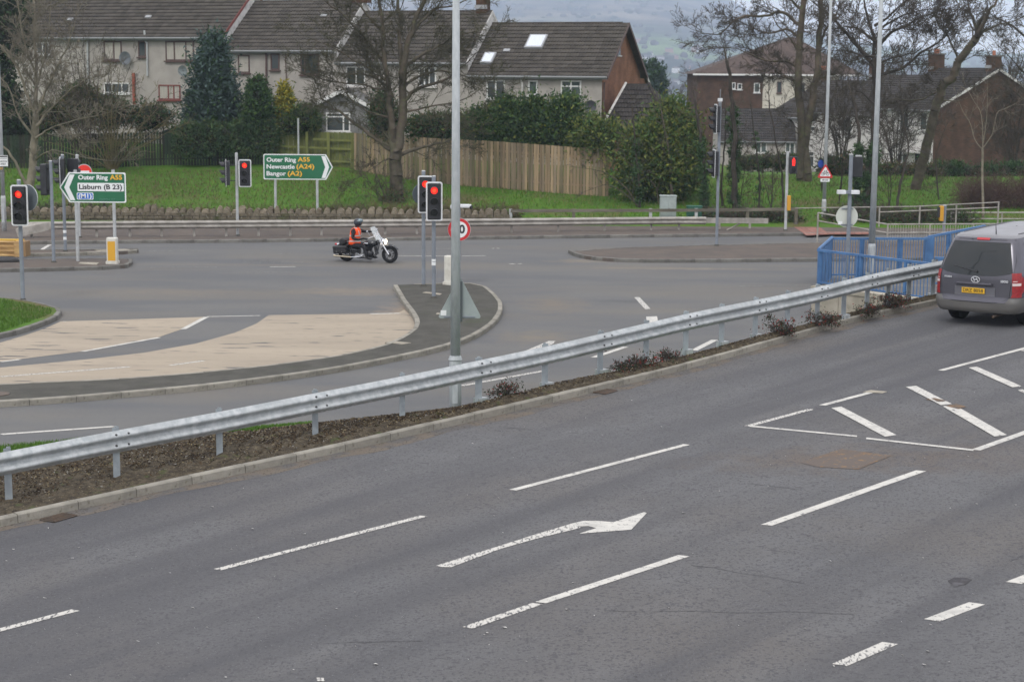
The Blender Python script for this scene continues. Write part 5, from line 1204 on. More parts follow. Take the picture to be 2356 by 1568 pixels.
# porch roof slab and lean-to behind block two, back neighbour with white barge, hipped garage
gx = D(1440, 205, 97); p = D(1398, 250, 90)
g_ = thing('garage', 'hip roofed garage beside the orange brick gable', 'garage', (p.x, p.y, 1.0), -TH)
zt = 6.5 - (192 - 172) / 4000 * 93 - 1.0; ze = 6.5 - (297 - 172) / 4000 * 90 - 1.0
v = [(-.3, -.2, ze), (3.4, -.2, ze), (3.4, 5.4, ze), (-.3, 5.4, ze), (0.25, 2.6, zt), (1.45, 2.6, zt)]
gr_ = MB().add(v, [(0, 1, 5, 4), (1, 2, 5), (2, 3, 4, 5), (3, 0, 4)]).build('roof', tile_d, g_)
me = tile_mesh(tile_d); sl = math.atan2(zt - ze, 2.8); Ls = math.hypot(zt - ze, 2.8)
for r in range(int(Ls / .34)):
    d = (r + .5) * .345; f_ = d / Ls; xa, xb = -.3 + .55 * f_, 3.4 - 1.95 * f_
    for c in range(int((xb - xa) / .33)):
        o = bpy.data.objects.new('roof_tile', me); link(o, gr_); o.location = (xa + .18 + c * .33, -.2 + d * math.cos(sl), ze + d * math.sin(sl) + .02); o.rotation_euler = (sl, 0, 0)
MB().box((1.55, 2.6, ze / 2 - .6), (3.2, 5.0, ze + .9)).build('wall', brick_o, g_)
MB().tube([(-.32, -.2, ze), (.22, 2.6, zt + .04)], .07, 5).build('hip_flashing', barge_w, g_)
for i in range(14):
    a = Vector((3.4, -.2, ze + .03)).lerp(Vector((1.45, 2.6, zt + .03)), i / 14); b_ = Vector((3.4, -.2, ze + .03)).lerp(Vector((1.45, 2.6, zt + .03)), (i + .93) / 14); MB().tube([a, b_], .09, 5).build('hip_tile', tile_d, gr_)
# neighbour behind showing only its white barge
p = D(1424, 240, 104); nb = terraced('terraced_house', 'house end behind the orange gable showing a sloping white barge board', (p.x, p.y, 1.0), -TH - .02, 5.2, 6.4, zs[4] - base_[4] - 1.1, 2.3, brick_o, barge=barge_w, ind=False, overx=.2)
# small gabled extension with white barge boards, facing the road
p = D(785, 300, 92.5); z_ = p.z
ex = thing('extension', 'small grey gabled extension with white barge boards behind the left fence', 'extension', (p.x, p.y, z_ - .3), 0)
k = 4000 / 92.5; w = 139 / k; zt = (304 - 213) / k + .3; zl = (304 - 246) / k + .3
MB().add([(-w / 2 + .15, 0, -1), (w / 2 - .15, 0, -1), (w / 2 - .15, 0, zl), (-.02, 0, zt - .1), (-w / 2 + .15, 0, zl)], [(0, 1, 2, 3, 4)]).build('front_wall', grey_r, ex)
MB().add([(-w / 2 + .15, 0, -1), (-w / 2 + .15, 5, -1), (-w / 2 + .15, 5, zl), (-w / 2 + .15, 0, zl), (w / 2 - .15, 0, -1), (w / 2 - .15, 5, -1), (w / 2 - .15, 5, zl), (w / 2 - .15, 0, zl)], [(3, 2, 1, 0), (4, 5, 6, 7)]).build('side_walls', grey_r, ex)
rf_ = MB()
for s in (-1, 1):
    q = [(s * (w / 2 + .05), -.25, zl - .1), (0, -.25, zt), (.9, 5, zt), (s * (w / 2 + .05) + .9, 5, zl - .1)]; rf_.add(q + [(a, b_, c - .06) for a, b_, c in q], [(0, 1, 2, 3), (7, 6, 5, 4), (0, 4, 5, 1), (0, 3, 7, 4)])
rf_.build('roof', mat('extension_roof', (.17, .17, .165), .8, col2=(.12, .12, .12), scale=8, stretch=(.2, 3, 3)), ex)
for s in (-1, 1): MB().add([(s * (w / 2 + .08), -.29, zl - .26), (s * (w / 2 + .08), -.29, zl - .06), (0, -.29, zt + .06), (0, -.29, zt - .16)], [(0, 1, 2, 3)]).build('barge_board', upvc, ex).modifiers.new('thickness', 'SOLIDIFY').thickness = .04
Fe = Front(ex); Fe.win(750, 259, 806, 303, upvc, glass, (.72,), .22)
# ---- right-hand group
K1 = Vector((31.2, 130, -.8)); ang = rad(-70); ux = Vector((math.cos(ang), math.sin(ang), 0))
zE = 6.5 - (250 - 177) / 4000 * 130 + .8
r1_ = terraced('house', 'white house with a large red brown brick gable facing the road', K1, ang, 8.4, 10.8, zE + .05, 2.95, dash_pale, tile_d, right=brick_r, barge=barge_w, overx=.2, over=.25)
K2 = K1 - ux * 8.4; r2_ = terraced('house', 'white rendered house behind the leaning tree, dark roof', (K2.x, K2.y, -1.2), ang, 8.8, 10.8, zE - .1, 2.95, dash_pale, tile_d, over=.25)
K3 = K2 - ux * 8.8; r3_ = terraced('house', 'white rendered house end half hidden by the twin trunked tree', (K3.x, K3.y, -1.6), ang, 8.8, 10.8, zE - .2, 2.95, dash_pale, tile_d, over=.25, ind=False)
R1, R2, R3 = Front(r1_), Front(r2_), Front(r3_)
R1.win(2072, 259, 2090, 296, upvc, glass); R1.win(2119, 258, 2133, 300, upvc, glass); R1.win(2066, 352, 2088, 376, upvc, glass, (.5,)); R2.win(2003, 266, 2014, 300, upvc, glass); R2.win(1940, 274, 1960, 304, upvc, glass_g, (.5,)); R3.win(1866, 290, 1876, 302, upvc, glass); R3.win(1862, 348, 1873, 385, upvc, glass, (), .3)
x_, z_ = R1.at(2107, 352); x2_, z2_ = R1.at(2126, 390); d_o = MB().box(((x_ + x2_) / 2, -.02, (z_ + z2_) / 2 - .2), (x2_ - x_, .06, z_ - z2_ + .4)).build('door', mat('dark_doorway', (.012, .012, .012), .8), r1_)
MB().box(((x_ + x2_) / 2 - .6, -.35, z_ + .08), (x2_ - x_ + 2.2, .7, .10)).build('porch_canopy', barge_w, r1_)
chimney(r1_, -.6, 5.4, zE + 2.8, 1.1, .7, .9, 1, brick_r); chimney(r1_, -8.2, 5.4, zE + 2.7, 1.4, .8, 1.0, 2, brick_r); chimney(r2_, -8.6, 5.4, zE + 2.5, 1.3, .8, 1.0, 1, brick_r); chimney(r3_, -8.6, 5.4, zE + 2.4, 1.2, .8, 1.0, 2, brick_r)
# bungalow
p = D(1832, 330, 148); bg0 = terraced('bungalow', 'low cream bungalow with a long dark tiled roof beyond the tree trunks', (p.x, p.y, -2.2), rad(-3), 6.6, 7, 6.5 - (320 - 175) / 4000 * 148 + 2.2, 2.5, dash, tile_d, over=.2)
FB = Front(bg0); FB.win(1738, 326, 1763.5, 352, upvc, glass_g, (.5,)); FB.win(1807, 327, 1828, 357, upvc, glass_g, (.5,))
MB().tube([(0.05, -.1, 2), (.05, -.1, -1)], .05, 6).build('drain_pipe', brownf, bg0); MB().box((-.4, 2.9, 4.1), (.7, .5, .5)).build('chimney', dash_pale, bg0)
# big hipped block
dep = 168; a, b_ = D(1605, 170, dep), D(1932, 172, dep); w = b_.x - a.x
hb_ = thing('apartment_block', 'large brick and cream block with a broad hipped brown roof behind the trees', 'apartment block', ((a.x + b_.x) / 2, dep, -2)); ze = a.z + 2
xs_ = D(1756, 170, dep).x - (a.x + b_.x) / 2
MB().box(((-w / 2 + xs_) / 2, 5, ze / 2), (xs_ + w / 2, 10, ze)).build('brick_wall', brick_r, hb_); MB().box(((w / 2 + xs_) / 2, 5.04, ze / 2), (w / 2 - xs_, 10, ze - .01)).build('render_wall', cream, hb_)
zt = 6.5 - (90 - 176) / 4000 * (dep + 5) + 2; e_ = .5; X0 = -w / 2 - e_; X1 = w / 2 + 2.2; xr = D(1820, 100, dep + 5).x - (a.x + b_.x) / 2
rfb = MB().add([(X0, -e_, ze), (X1, -e_, ze), (X1, 10.5, ze), (X0, 10.5, ze), (xr - .35, 5, zt), (xr + .35, 5, zt)], [(0, 1, 5, 4), (1, 2, 5), (2, 3, 4, 5), (3, 0, 4), (3, 2, 1, 0)]).build('roof', tile_r, hb_)
slp = math.atan2(zt - ze, 5.5); Ls = math.hypot(zt - ze, 5.5); crs = MB()
for r in range(int(Ls / .36)):
    d = (r + .5) * .36; f_ = d / Ls; xa = X0 + (xr - X0) * f_; xb = X1 + (xr - X1) * f_
    for c in range(max(1, int((xb - xa) / .35))):
        crs.box((xa + .18 + c * .35, -e_ + d * math.cos(slp), ze + d * math.sin(slp) + .02), (.33, .36, .03), rot(slp + .06, 0, 0))
crs.build('roof_tiles', tile_r, rfb, kind='stuff')
MB().box(((X0 + X1) / 2, -e_ - .02, ze - .06), (X1 - X0, .05, .16)).build('fascia', upvc, hb_)
FH = Front(hb_); FH.win(1677, 190, 1692, 205, upvc, glass, (.5,)); FH.win(1697, 192, 1707, 206, upvc, glass); FH.win(1735, 191, 1748, 213, upvc, glass_g); FH.yo = -.0; FH.win(1842, 190, 1852, 214, upvc, glass); FH.win(1788, 188, 1798, 214, brownf, glass, dep=.03)
FH.pipe([(1905, 172), (1905, 250)], .06)

# green roofed garden shed behind the ivy hedge and the dark fence
p = D(430, 300, 94.5); sh = thing('garden_shed', 'low garden shed with a dark green felt roof behind the dark fence', 'shed', (p.x, p.y, terr(p.x, p.y) - .1), rad(-12))
shw = mat('shed_wall', (.05, .06, .045), .9, rnd=.05); shr = mat('shed_felt', (.035, .055, .05), .9, col2=(.06, .08, .075), scale=3); zr = p.z - terr(p.x, p.y)
for i in range(14): MB().box((-1.25 + .19 * i, 0, zr / 2), (.18, .03, zr + .1)).build('board', shw, sh)
MB().box((0, 1.2, zr / 2), (2.4, 2.3, zr)).build('wall', shw, sh)
for s in (-1, 1): MB().add([(s * 1.5, -.15, zr - .02), (0, -.15, zr + .55), (0, 2.5, zr + .55), (s * 1.5, 2.5, zr - .02), (s * 1.5, -.15, zr - .07), (0, -.15, zr + .48), (0, 2.5, zr + .48), (s * 1.5, 2.5, zr - .07)], [(0, 1, 2, 3), (7, 6, 5, 4), (0, 4, 5, 1), (0, 3, 7, 4)]).build('roof', shr, sh)
MB().add([(-1.3, 0, zr), (1.3, 0, zr), (0, 0, zr + .5)], [(0, 1, 2)]).build('gable', shw, sh)
# ------------------------------------------------------------------ vegetation tools
bark = mat('bark_grey_brown', (0.105, 0.09, 0.068), 0.95, col2=(0.07, 0.062, 0.045), scale=3, detail=7, bump=.6, bscale=12, speck=[(4, (0.10, 0.105, 0.055), .55, .7)], big=(.6, (.13, .10, .075), .5, .7))
bark_p = mat('bark_pale', (0.21, 0.185, 0.14), 0.95, col2=(0.15, 0.135, 0.10), scale=3, detail=6, bump=.4, bscale=12)
bark_d = mat('bark_dark', (0.062, 0.053, 0.045), 0.95, col2=(0.045, 0.04, 0.033), scale=3, detail=6)
twig_m = mat('twig_brown', (0.085, 0.072, 0.058), 0.95, col2=(0.065, 0.058, 0.045), scale=1)
twig_g = mat('twig_mossy', (0.085, 0.08, 0.05), 0.95, col2=(0.065, 0.062, 0.04), scale=1)
twig_y = mat('twig_yellowish', (0.15, 0.125, 0.06), 0.95, col2=(0.10, 0.09, 0.055), scale=1)
twig_p = mat('twig_pale', (0.17, 0.15, 0.115), 0.95)
def segmesh(segs, name, mt, parent, **kw):
    """segs: p0(3) p1(3) r0 r1 -> prisms; thick ones six-sided"""
    A = np.array(segs, dtype=np.float64); V = []; Fc = []; off = 0
    for n, sel in ((7, A[:, 6] > .05), (3, A[:, 6] <= .05)):
        a = A[sel]
        if not len(a): continue
        p0, p1, r0_, r1__ = a[:, :3], a[:, 3:6], a[:, 6], a[:, 7]
        d = p1 - p0; d /= np.linalg.norm(d, axis=1, keepdims=True) + 1e-9
        h = np.tile([0.12, 0.03, 1.0], (len(a), 1)); h[np.abs(d[:, 2]) > .97] = [1, .1, 0]
        u = np.cross(d, h); u /= np.linalg.norm(u, axis=1, keepdims=True); w = np.cross(d, u)
        an = 2 * np.pi * np.arange(n) / n; ring = u[:, None, :] * np.cos(an)[None, :, None] + w[:, None, :] * np.sin(an)[None, :, None]
        v = np.concatenate([p0[:, None, :] + ring * r0_[:, None, None], p1[:, None, :] + ring * r1__[:, None, None]], axis=1).reshape(-1, 3)
        k = np.arange(n); k2 = (k + 1) % n; f = np.stack([k, k2, k2 + n, k + n], 1)
        f = (f[None] + (np.arange(len(a)) * 2 * n)[:, None, None]).reshape(-1, 4) + off; V.append(v); Fc.append(f); off += len(v)
    return npmesh(np.concatenate(V), np.concatenate(Fc), name, mt, parent, smooth=True, **kw)
def npmesh(V, Fc, name, mt, parent, smooth=False, midx=None, **kw):
    me = bpy.data.meshes.new(name); nf, k = Fc.shape
    me.vertices.add(len(V)); me.vertices.foreach_set('co', V.astype(np.float32).ravel()); me.loops.add(nf * k); me.loops.foreach_set('vertex_index', Fc.astype(np.int32).ravel())
    me.polygons.add(nf); me.polygons.foreach_set('loop_start', np.arange(nf, dtype=np.int32) * k)
    for q in (mt if isinstance(mt, (list, tuple)) else [mt]): me.materials.append(q)
    if midx is not None: me.polygons.foreach_set('material_index', midx.astype(np.int32))
    if smooth: me.polygons.foreach_set('use_smooth', np.ones(nf, dtype=bool))
    me.update(); me.validate(); o = bpy.data.objects.new(name, me); link(o, parent); return prop(o, **kw)
def rv(): return Vector((random.gauss(0, 1), random.gauss(0, 1), random.gauss(0, 1)))
def grow(out, p, d, L, r, lvl, seg=.35, up=.06, wob=.15, kids=(5, 4, 3), ang=(24, 52), shrink=.64, rmin=.006, kr=.5):
    """one bending limb with side shoots; lvl counts down"""
    n = max(2, int(L / seg)); s = L / n; pts = [p.copy()]; dirs = []
    for i in range(n):
        d = (d + rv() * wob * .5 + Vector((0, 0, up))).normalized(); q = pts[-1] + d * s
        ra, rb = max(rmin, r * (1 - .75 * i / n)), max(rmin, r * (1 - .75 * (i + 1) / n))
        out.append((*pts[-1], *q, ra, rb)); pts.append(q); dirs.append(d)
    if lvl > 0:
        kn = kids[min(len(kids) - 1, len(kids) - lvl)] if lvl <= len(kids) else kids[0]
        for k in range(kn):
            t = .22 + .78 * (k + random.random()) / kn; i = min(n - 1, int(t * n)); bd = dirs[i]
            ax = bd.cross(rv()).normalized(); a = rad(random.uniform(*ang)); nd = (bd * math.cos(a) + ax * math.sin(a)).normalized()
            grow(out, pts[i].lerp(pts[i + 1], random.random()), nd, L * shrink * random.uniform(.7, 1.15) * (1.1 - .45 * t), max(rmin, r * (1 - .6 * t) * kr), lvl - 1, max(.2, seg * .8), up, wob * 1.15, kids, ang, shrink, rmin, kr)
def bare_tree(name, label, x, y, dep, stems, bark_=None, twig=None, cat='tree', group=None, side=(1.6, 3, .035), dens=1.0, kids=(5, 4, 3), zbase=None, up=.05, rmin=.0085, spread=1.0):
    """stems: (list of measures (x, y[, extra depth]), r0, r1, level) traced at the tree's own distance, with side limbs grown all round"""
    if dep is None: base = T(x, y); dep = base.y
    else: base = D(x, y, dep)
    t = thing(name, label, cat, base, 0, group); b0 = Vector(base); wood = []; tw = []
    for st in stems:
        pts, ra, rb, sd = st; dy = 0.0; w = []
        slope = random.uniform(-.25, .25) * spread; q0 = None
        for i, v in enumerate(pts):
            e = v[2] if len(v) > 2 else None
            q = D(v[0], v[1], dep + (e if e is not None else 0)); 
            if q0 is not None and e is None: dy += (Vector((q.x, 0, q.z)) - Vector((q0.x, 0, q0.z))).length * slope; q = D(v[0], v[1], dep + dy)
            q0 = q; w.append(q - b0)
        if len(w) > 2: w = smooth_path(w, 3)
        n = len(w) - 1
        jw = [w[0]] + [p + rv() * min(.03, ra * .25) for p in w[1:]]
        for i in range(n):
            r_a, r_b = ra + (rb - ra) * i / n, ra + (rb - ra) * (i + 1) / n; wood.append((*jw[i], *(jw[i + 1] + (jw[i + 1] - jw[i]) * .04), r_a, r_b))
        Lt = sum((jw[i + 1] - jw[i]).length for i in range(n)); m_ = int(Lt * sd * dens)
        for k in range(m_):
            t_ = (.12 + .88 * (k + random.random()) / max(1, m_)); i = min(n - 1, int(t_ * n)); p = jw[i].lerp(jw[i + 1], random.random()); dd = (jw[i + 1] - jw[i]).normalized()
            if p.z < side[1] * .4 and sd < 3: continue
            ax = dd.cross(rv()).normalized(); a = rad(random.uniform(30, 70)); nd = dd * math.cos(a) + ax * math.sin(a)
            rr = ra + (rb - ra) * t_
            grow(tw, p, nd, side[0] * random.uniform(.55, 1.25) * (1.05 - .4 * t_), min(rr * .5, side[2]), len(kids), up=up, kids=kids, rmin=rmin)
        grow(tw, jw[-1], (jw[-1] - jw[-2]).normalized(), side[0] * .8, rb * .8, len(kids), up=up, kids=kids, rmin=rmin)
    segmesh(wood, 'stems' if cat == 'shrub' else 'trunk', bark_ or bark, t)
    if tw: segmesh(tw, 'branches', twig or twig_m, t)
    return t
def leafcloud(blobs, n, size, mats, name, parent, clump=.35, flat=0., origin=(0, 0, 0), drop=.0, jag=.25, seed=None, weights=None, aspect=.55, **kw):
    """blobs: (centre, (rx, ry, rz)); small leaf triangles gathered in sprays through the outer part of each blob"""
    g = np.random.default_rng(seed if seed is not None else random.randrange(10 ** 6)); vol = np.array([b_[1][0] * b_[1][2] for b_ in blobs]); vol = vol / vol.sum(); P_ = []; NR = []
    for (c, r), f in zip(blobs, vol):
        m_ = int(n * f); nc = max(6, int(m_ / 26)); u = g.normal(size=(nc, 3)); u /= np.linalg.norm(u, axis=1, keepdims=True)
        rad_ = (.72 + .28 * g.random(nc)) ** 1.0; rad_ *= 1 + g.normal(0, jag * .5, nc) * .5; rad_[g.random(nc) < .25] *= .7
        cc_ = np.array(c) + u * rad_[:, None] * np.array(r); idx = g.integers(0, nc, m_); sp_ = clump * (.5 + g.random(nc)); P_.append(cc_[idx] + g.normal(size=(m_, 3)) * sp_[idx][:, None] * np.array([1, 1, .8]) * .5); NR.append(u[idx])
    P_ = np.concatenate(P_) - np.array(origin); NR = np.concatenate(NR); m_ = len(P_)
    d = g.normal(size=(m_, 3)) * .7 + NR * .8 + np.array([0, 0, .25 - drop]); d /= np.linalg.norm(d, axis=1, keepdims=True); s_ = np.cross(d, g.normal(size=(m_, 3))); s_ /= np.linalg.norm(s_, axis=1, keepdims=True)
    L = size * (.6 + .8 * g.random(m_))[:, None]; V = np.stack([P_ - s_ * L * aspect * .5, P_ + s_ * L * aspect * .5, P_ + d * L], 1).reshape(-1, 3); Fc = np.arange(m_ * 3).reshape(-1, 3)
    w = weights or [1] * len(mats); w = np.array(w) / sum(w); mi = g.choice(len(mats), m_, p=w)
    return npmesh(V, Fc, name, mats, parent, midx=mi, **kw)
def leafmat(name, c, c2, sc=1.2):
    return mat(name, c, .75, col2=c2, scale=sc, detail=4, lo=.38, hi=.62, spec=.2)
def ell(x0, x1, y0, y1, dep, ry=None):
    c = D((x0 + x1) / 2, (y0 + y1) / 2, dep); k = 4000 / dep; rx = (x1 - x0) / 2 / k; return (tuple(c), (rx, ry if ry else rx, (y1 - y0) / 2 / k))
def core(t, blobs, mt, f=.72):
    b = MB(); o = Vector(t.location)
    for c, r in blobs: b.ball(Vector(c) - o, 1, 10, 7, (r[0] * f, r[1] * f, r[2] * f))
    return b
dark_core = mat('inner_shade_core', (0.016, 0.018, 0.012), 1.0, col2=(0.028, 0.03, 0.016), scale=4)  # near-black colour paints the shade inside the foliage
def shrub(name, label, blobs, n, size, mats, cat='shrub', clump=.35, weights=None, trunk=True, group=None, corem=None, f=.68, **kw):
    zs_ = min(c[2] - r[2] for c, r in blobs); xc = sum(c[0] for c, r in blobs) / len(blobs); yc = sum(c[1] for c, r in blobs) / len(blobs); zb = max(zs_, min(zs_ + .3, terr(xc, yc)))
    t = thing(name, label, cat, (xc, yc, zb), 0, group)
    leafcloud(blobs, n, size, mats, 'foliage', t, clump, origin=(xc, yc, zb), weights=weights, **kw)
    c = core(t, blobs, None, f); c.build('stems', corem or dark_core, t, smooth=True)  # no real stems: added dark ellipsoids standing for the shaded inside
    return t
G_dark = leafmat('leaf_dark_green', (0.022, 0.05, 0.018), (0.035, 0.075, 0.022)); G_mid = leafmat('leaf_mid_green', (0.045, 0.085, 0.02), (0.07, 0.115, 0.025)); G_yel = leafmat('leaf_yellow_green', (0.15, 0.165, 0.03), (0.10, 0.125, 0.03))
G_blue = leafmat('leaf_blue_green', (0.065, 0.10, 0.09), (0.038, 0.066, 0.058)); G_gold = leafmat('leaf_golden', (0.36, 0.30, 0.02), (0.22, 0.20, 0.02)); G_ivy = leafmat('leaf_ivy', (0.045, 0.085, 0.038), (0.07, 0.115, 0.045)); G_brown = leafmat('leaf_dead_brown', (0.13, 0.09, 0.05), (0.09, 0.065, 0.04)); G_red = leafmat('leaf_berry_red', (0.22, 0.03, 0.022), (0.14, 0.025, 0.02)); G_olive = leafmat('leaf_olive', (0.07, 0.085, 0.028), (0.10, 0.10, 0.035))

# ------------------------------------------------------------------ fences
def board_fence(name, label, bot, top, step, mts, cat='fence', posts=None, rails=True, wob=.01, par=None, gap=.012, arch=False):
    """bot: (x, y) measures on the grass; top: (x, y) chain"""
    w = [T(x, y) for x, y in bot]; t = thing(name, label, cat, w[0]); o0 = Vector(w[0]); flat_ = [Vector((p.x, p.y, 0)) for p in w]; q = resample(flat_, step)
    for i, (a, b_) in enumerate(zip(q, q[1:])):
        c = (a + b_) / 2; zb = terr(c.x, c.y) - .06; px = proj((c.x, c.y, 1))[0]; d = ray(px, lerp_chain(top, px)); zt = (O + d * (c.y / d.y)).z + random.uniform(-wob, wob); an = math.atan2(b_.y - a.y, b_.x - a.x)
        yo = -.015 if i % 2 else .008
        R = rot(0, random.uniform(-.006, .006), an)
        MB().box(Vector((c.x, c.y, (zb + zt) / 2)) - o0 + R @ Vector((0, yo, 0)), (step - gap, .02, zt - zb), R).build('board', random.choice(mts), t)
    for a, b_ in zip(flat_, flat_[1:]):
        for f_ in (.2, .8):
            za, zb2 = terr(a.x, a.y), terr(b_.x, b_.y); tz = lambda p: (O + ray(proj((p.x, p.y, 1))[0], lerp_chain(top, proj((p.x, p.y, 1))[0])) * (p.y / ray(proj((p.x, p.y, 1))[0], lerp_chain(top, proj((p.x, p.y, 1))[0])).y)).z
            A = Vector((a.x, a.y + .05, za + (tz(a) - za) * f_)) - o0; B = Vector((b_.x, b_.y + .05, zb2 + (tz(b_) - zb2) * f_)) - o0
            MB().box((A + B) / 2, ((B - A).length, .04, .09), rot(0, -math.atan2(B.z - A.z, (B.xy - A.xy).length), math.atan2(B.y - A.y, B.x - A.x))).build('rail', mts[0], t)
    return t
tb = [mat('timber_board_' + n_, c, .9, col2=c2, scale=1.6, detail=7, stretch=(3, 3, .35), rnd=.16, bump=.3, bscale=10, big=(.55, bg_, .5, .72)) for n_, c, c2, bg_ in (('warm', (.34, .25, .155), (.26, .195, .125), (.15, .14, .07)), ('grey', (.29, .225, .15), (.215, .17, .12), (.12, .12, .06)), ('dark', (.22, .165, .105), (.165, .13, .09), (.10, .105, .05)))]
board_fence('timber_fence', 'tall close boarded brown timber fence on the grass bank', [(815, 391), (925, 411), (1036, 425), (1153, 434), (1271, 444), (1407, 453)], [(700, 302), (815, 306), (930, 314), (1066, 321.5), (1153, 326), (1271, 335), (1407, 344)], .155, tb, gap=.022)
gb = [mat('green_board_' + n_, c, .9, col2=c2, scale=1.6, detail=7, stretch=(3, 3, .35), rnd=.12, bump=.3) for n_, c, c2 in (('light', (.175, .185, .06), (.125, .14, .05)), ('dull', (.14, .155, .05), (.10, .12, .045)))]
gf = board_fence('green_fence', 'mossy yellow green fence with posts and rails behind the Newcastle sign', [(628, 378), (720, 382), (815, 387)], [(500, 302), (628, 302.5), (815, 305)], .14, gb, gap=.008)
w = [T(628, 378), T(815, 387)]
for px in (622, 708, 757, 812):
    t_ = (px - 628) / (815 - 628); p = w[0].lerp(w[1], t_); p.z = terr(p.x, p.y); h = 1.75; MB().box(p - Vector(gf.location) + Vector((0, -.1, h / 2)), (.14, .1, h + .1)).build('post', gb[0], gf)
for f_, s_ in ((.55, 0), (.18, 0), (.8, .5)):
    a = w[0].lerp(w[1], s_) + Vector((0, -.07, 1.75 * f_)); b_ = w[1] + Vector((0, -.07, 1.75 * f_)); c = (a + b_) / 2 - Vector(gf.location); MB().box(c, ((b_ - a).length, .045, .10), rot(0, -math.atan2(b_.z - a.z, (b_ - a).xy.length), math.atan2(b_.y - a.y, b_.x - a.x))).build('rail', gb[0], gf)
db = [mat('dark_green_board', (.03, .05, .03), .9, col2=(.045, .06, .036), scale=1.6, stretch=(3, 3, .35), rnd=.2), mat('dark_brown_board', (.035, .036, .026), .9, rnd=.2)]
board_fence('dark_fence', 'dark green boarded garden fence at the left behind the bare shrubs', [(-60, 392), (100, 388), (300, 384), (420, 380), (628, 378)], [(-60, 312), (100, 310), (300, 306), (360, 304), (628, 303)], .15, db, gap=.03, wob=.03)

# ------------------------------------------------------------------ evergreens and hedges
def cone_blobs(xc, x_half, y0, y1, dep, n=7, ry=1, pw=.8):
    out = []
    for i in range(n):
        f_ = (i + .5) / n; yc = y0 + (y1 - y0) * f_; hw = x_half * (.12 + .88 * f_ ** pw) * (1 if f_ < .85 else .85); hh = (y1 - y0) / n * 1.05
        out.append(ell(xc - hw, xc + hw, yc - hh, yc + hh, dep, None))
    return out
t = shrub('conifer', 'tall blue green conifer in front of the left terrace', cone_blobs(490, 68, 88, 292, 92, 9), 26000, .20, [G_blue, G_dark], 'tree', .5, (3, 1), f=.55); p = D(490, 300, 92)
o = MB().tube([(0, 0, -1.5), (0, 0, 1.5)], [.16, .12], 8).build('trunk', bark_d, t)
t = shrub('cypress', 'dark green rounded cypress behind the ivy hedge', cone_blobs(592, 41, 186, 312, 91, 6, pw=.45), 14000, .15, [G_dark, G_mid], 'tree', .3, (4, 1), f=.8)
t = shrub('golden_conifer', 'golden yellow conifer between the cypress and the grey extension', cone_blobs(655, 33, 200, 300, 91.5, 6, pw=.7), 9000, .15, [G_gold, G_yel, G_mid], 'tree', .25, (5, 2, 1), f=.6)
t = shrub('hedge', 'dull green clipped hedge beside the grey extension', [ell(668, 738, 240, 310, 91, 1.0), ell(640, 700, 262, 310, 91, 1.0)], 9000, .12, [G_dark, G_olive, G_mid], 'hedge', .25, (3, 2, 1), f=.85)
wl_ = [T(412, 383), T(632, 380)]
def hedge_box(p0, p1, h, dpth): 
    out = []; n = max(2, int((p1 - p0).length / .7))
    for i in range(n):
        p = p0.lerp(p1, (i + .5) / n); out.append(((p.x, p.y, p.z + h / 2), ((p1 - p0).length / n * .75, dpth, h / 2 * random.uniform(.95, 1.1))))
    return out
h_ = (383 - 291) / (4000 / wl_[0].y)
t = shrub('ivy_hedge', 'thick ivy covered hedge over the fence right of the bare shrubs', [((c[0], c[1] - .25, c[2] + h_ * .18), (r[0], .42, r[2] * .8)) for c, r in hedge_box(wl_[0], wl_[1], h_, .4)], 20000, .13, [G_ivy, G_dark, G_olive], 'hedge', .25, (4, 2, 1), f=.82)
ly = [ell(1072, 1150, 262, 338, 86, 1.3), ell(1128, 1196, 242, 338, 86.5, 1.3), ell(1148, 1180, 226, 270, 86.5, .6), ell(1186, 1262, 244, 340, 86, 1.3), ell(1215, 1245, 230, 270, 86, .6), ell(1252, 1330, 248, 345, 85, 1.4), ell(1280, 1330, 223, 290, 85, .9), ell(1085, 1330, 306, 345, 86, 1.2)]
t = shrub('leylandii', 'big dark green leylandii bushes behind the timber fence', ly, 52000, .17, [G_dark, G_mid, G_yel], 'shrub', .6, (5, 3, .8), f=.55, jag=.7)
ly2 = [ell(1325, 1420, 278, 360, 83, 1.4), ell(1345, 1395, 282, 320, 83.5, 1), ell(1428, 1505, 292, 440, 81, 1.5), ell(1470, 1560, 270, 440, 81, 1.5), ell(1500, 1585, 232, 350, 82, 1.2), ell(1540, 1606, 270, 442, 82, 1.4), ell(1432, 1600, 350, 446, 80.5, 1.4)]
t = shrub('leylandii', 'yellowish green leylandii clump right of the timber fence', ly2, 44000, .17, [G_mid, G_yel, G_dark, G_olive], 'shrub', .6, (3, 3.4, 2.2, 1.5), f=.42, jag=.9)
t = shrub('evergreen', 'very dark evergreen mass at the far left edge', [ell(-70, 62, -40, 160, 93, 2), ell(-70, 40, 100, 380, 92, 2), ell(-40, 80, 230, 390, 91.5, 1.5)], 22000, .22, [G_dark, leafmat('leaf_black_green', (.014, .026, .014), (.022, .035, .018))], 'tree', .5, (2, 3), f=.7)
t = shrub('shrub', 'olive brown garden bush below the left satellite dish', [ell(128, 240, 190, 300, 93, 1.2), ell(60, 160, 240, 310, 92.5, 1.2)], 9000, .14, [G_olive, G_brown, G_dark], 'shrub', .35, (3, 2, 3), f=.75)
t = shrub('shrub', 'reddish brown garden bush above the dark fence', [ell(215, 300, 222, 300, 93, 1.0), ell(290, 400, 235, 305, 93.5, 1.0)], 7000, .13, [G_brown, G_dark], 'shrub', .35, (2, 3), f=.75)
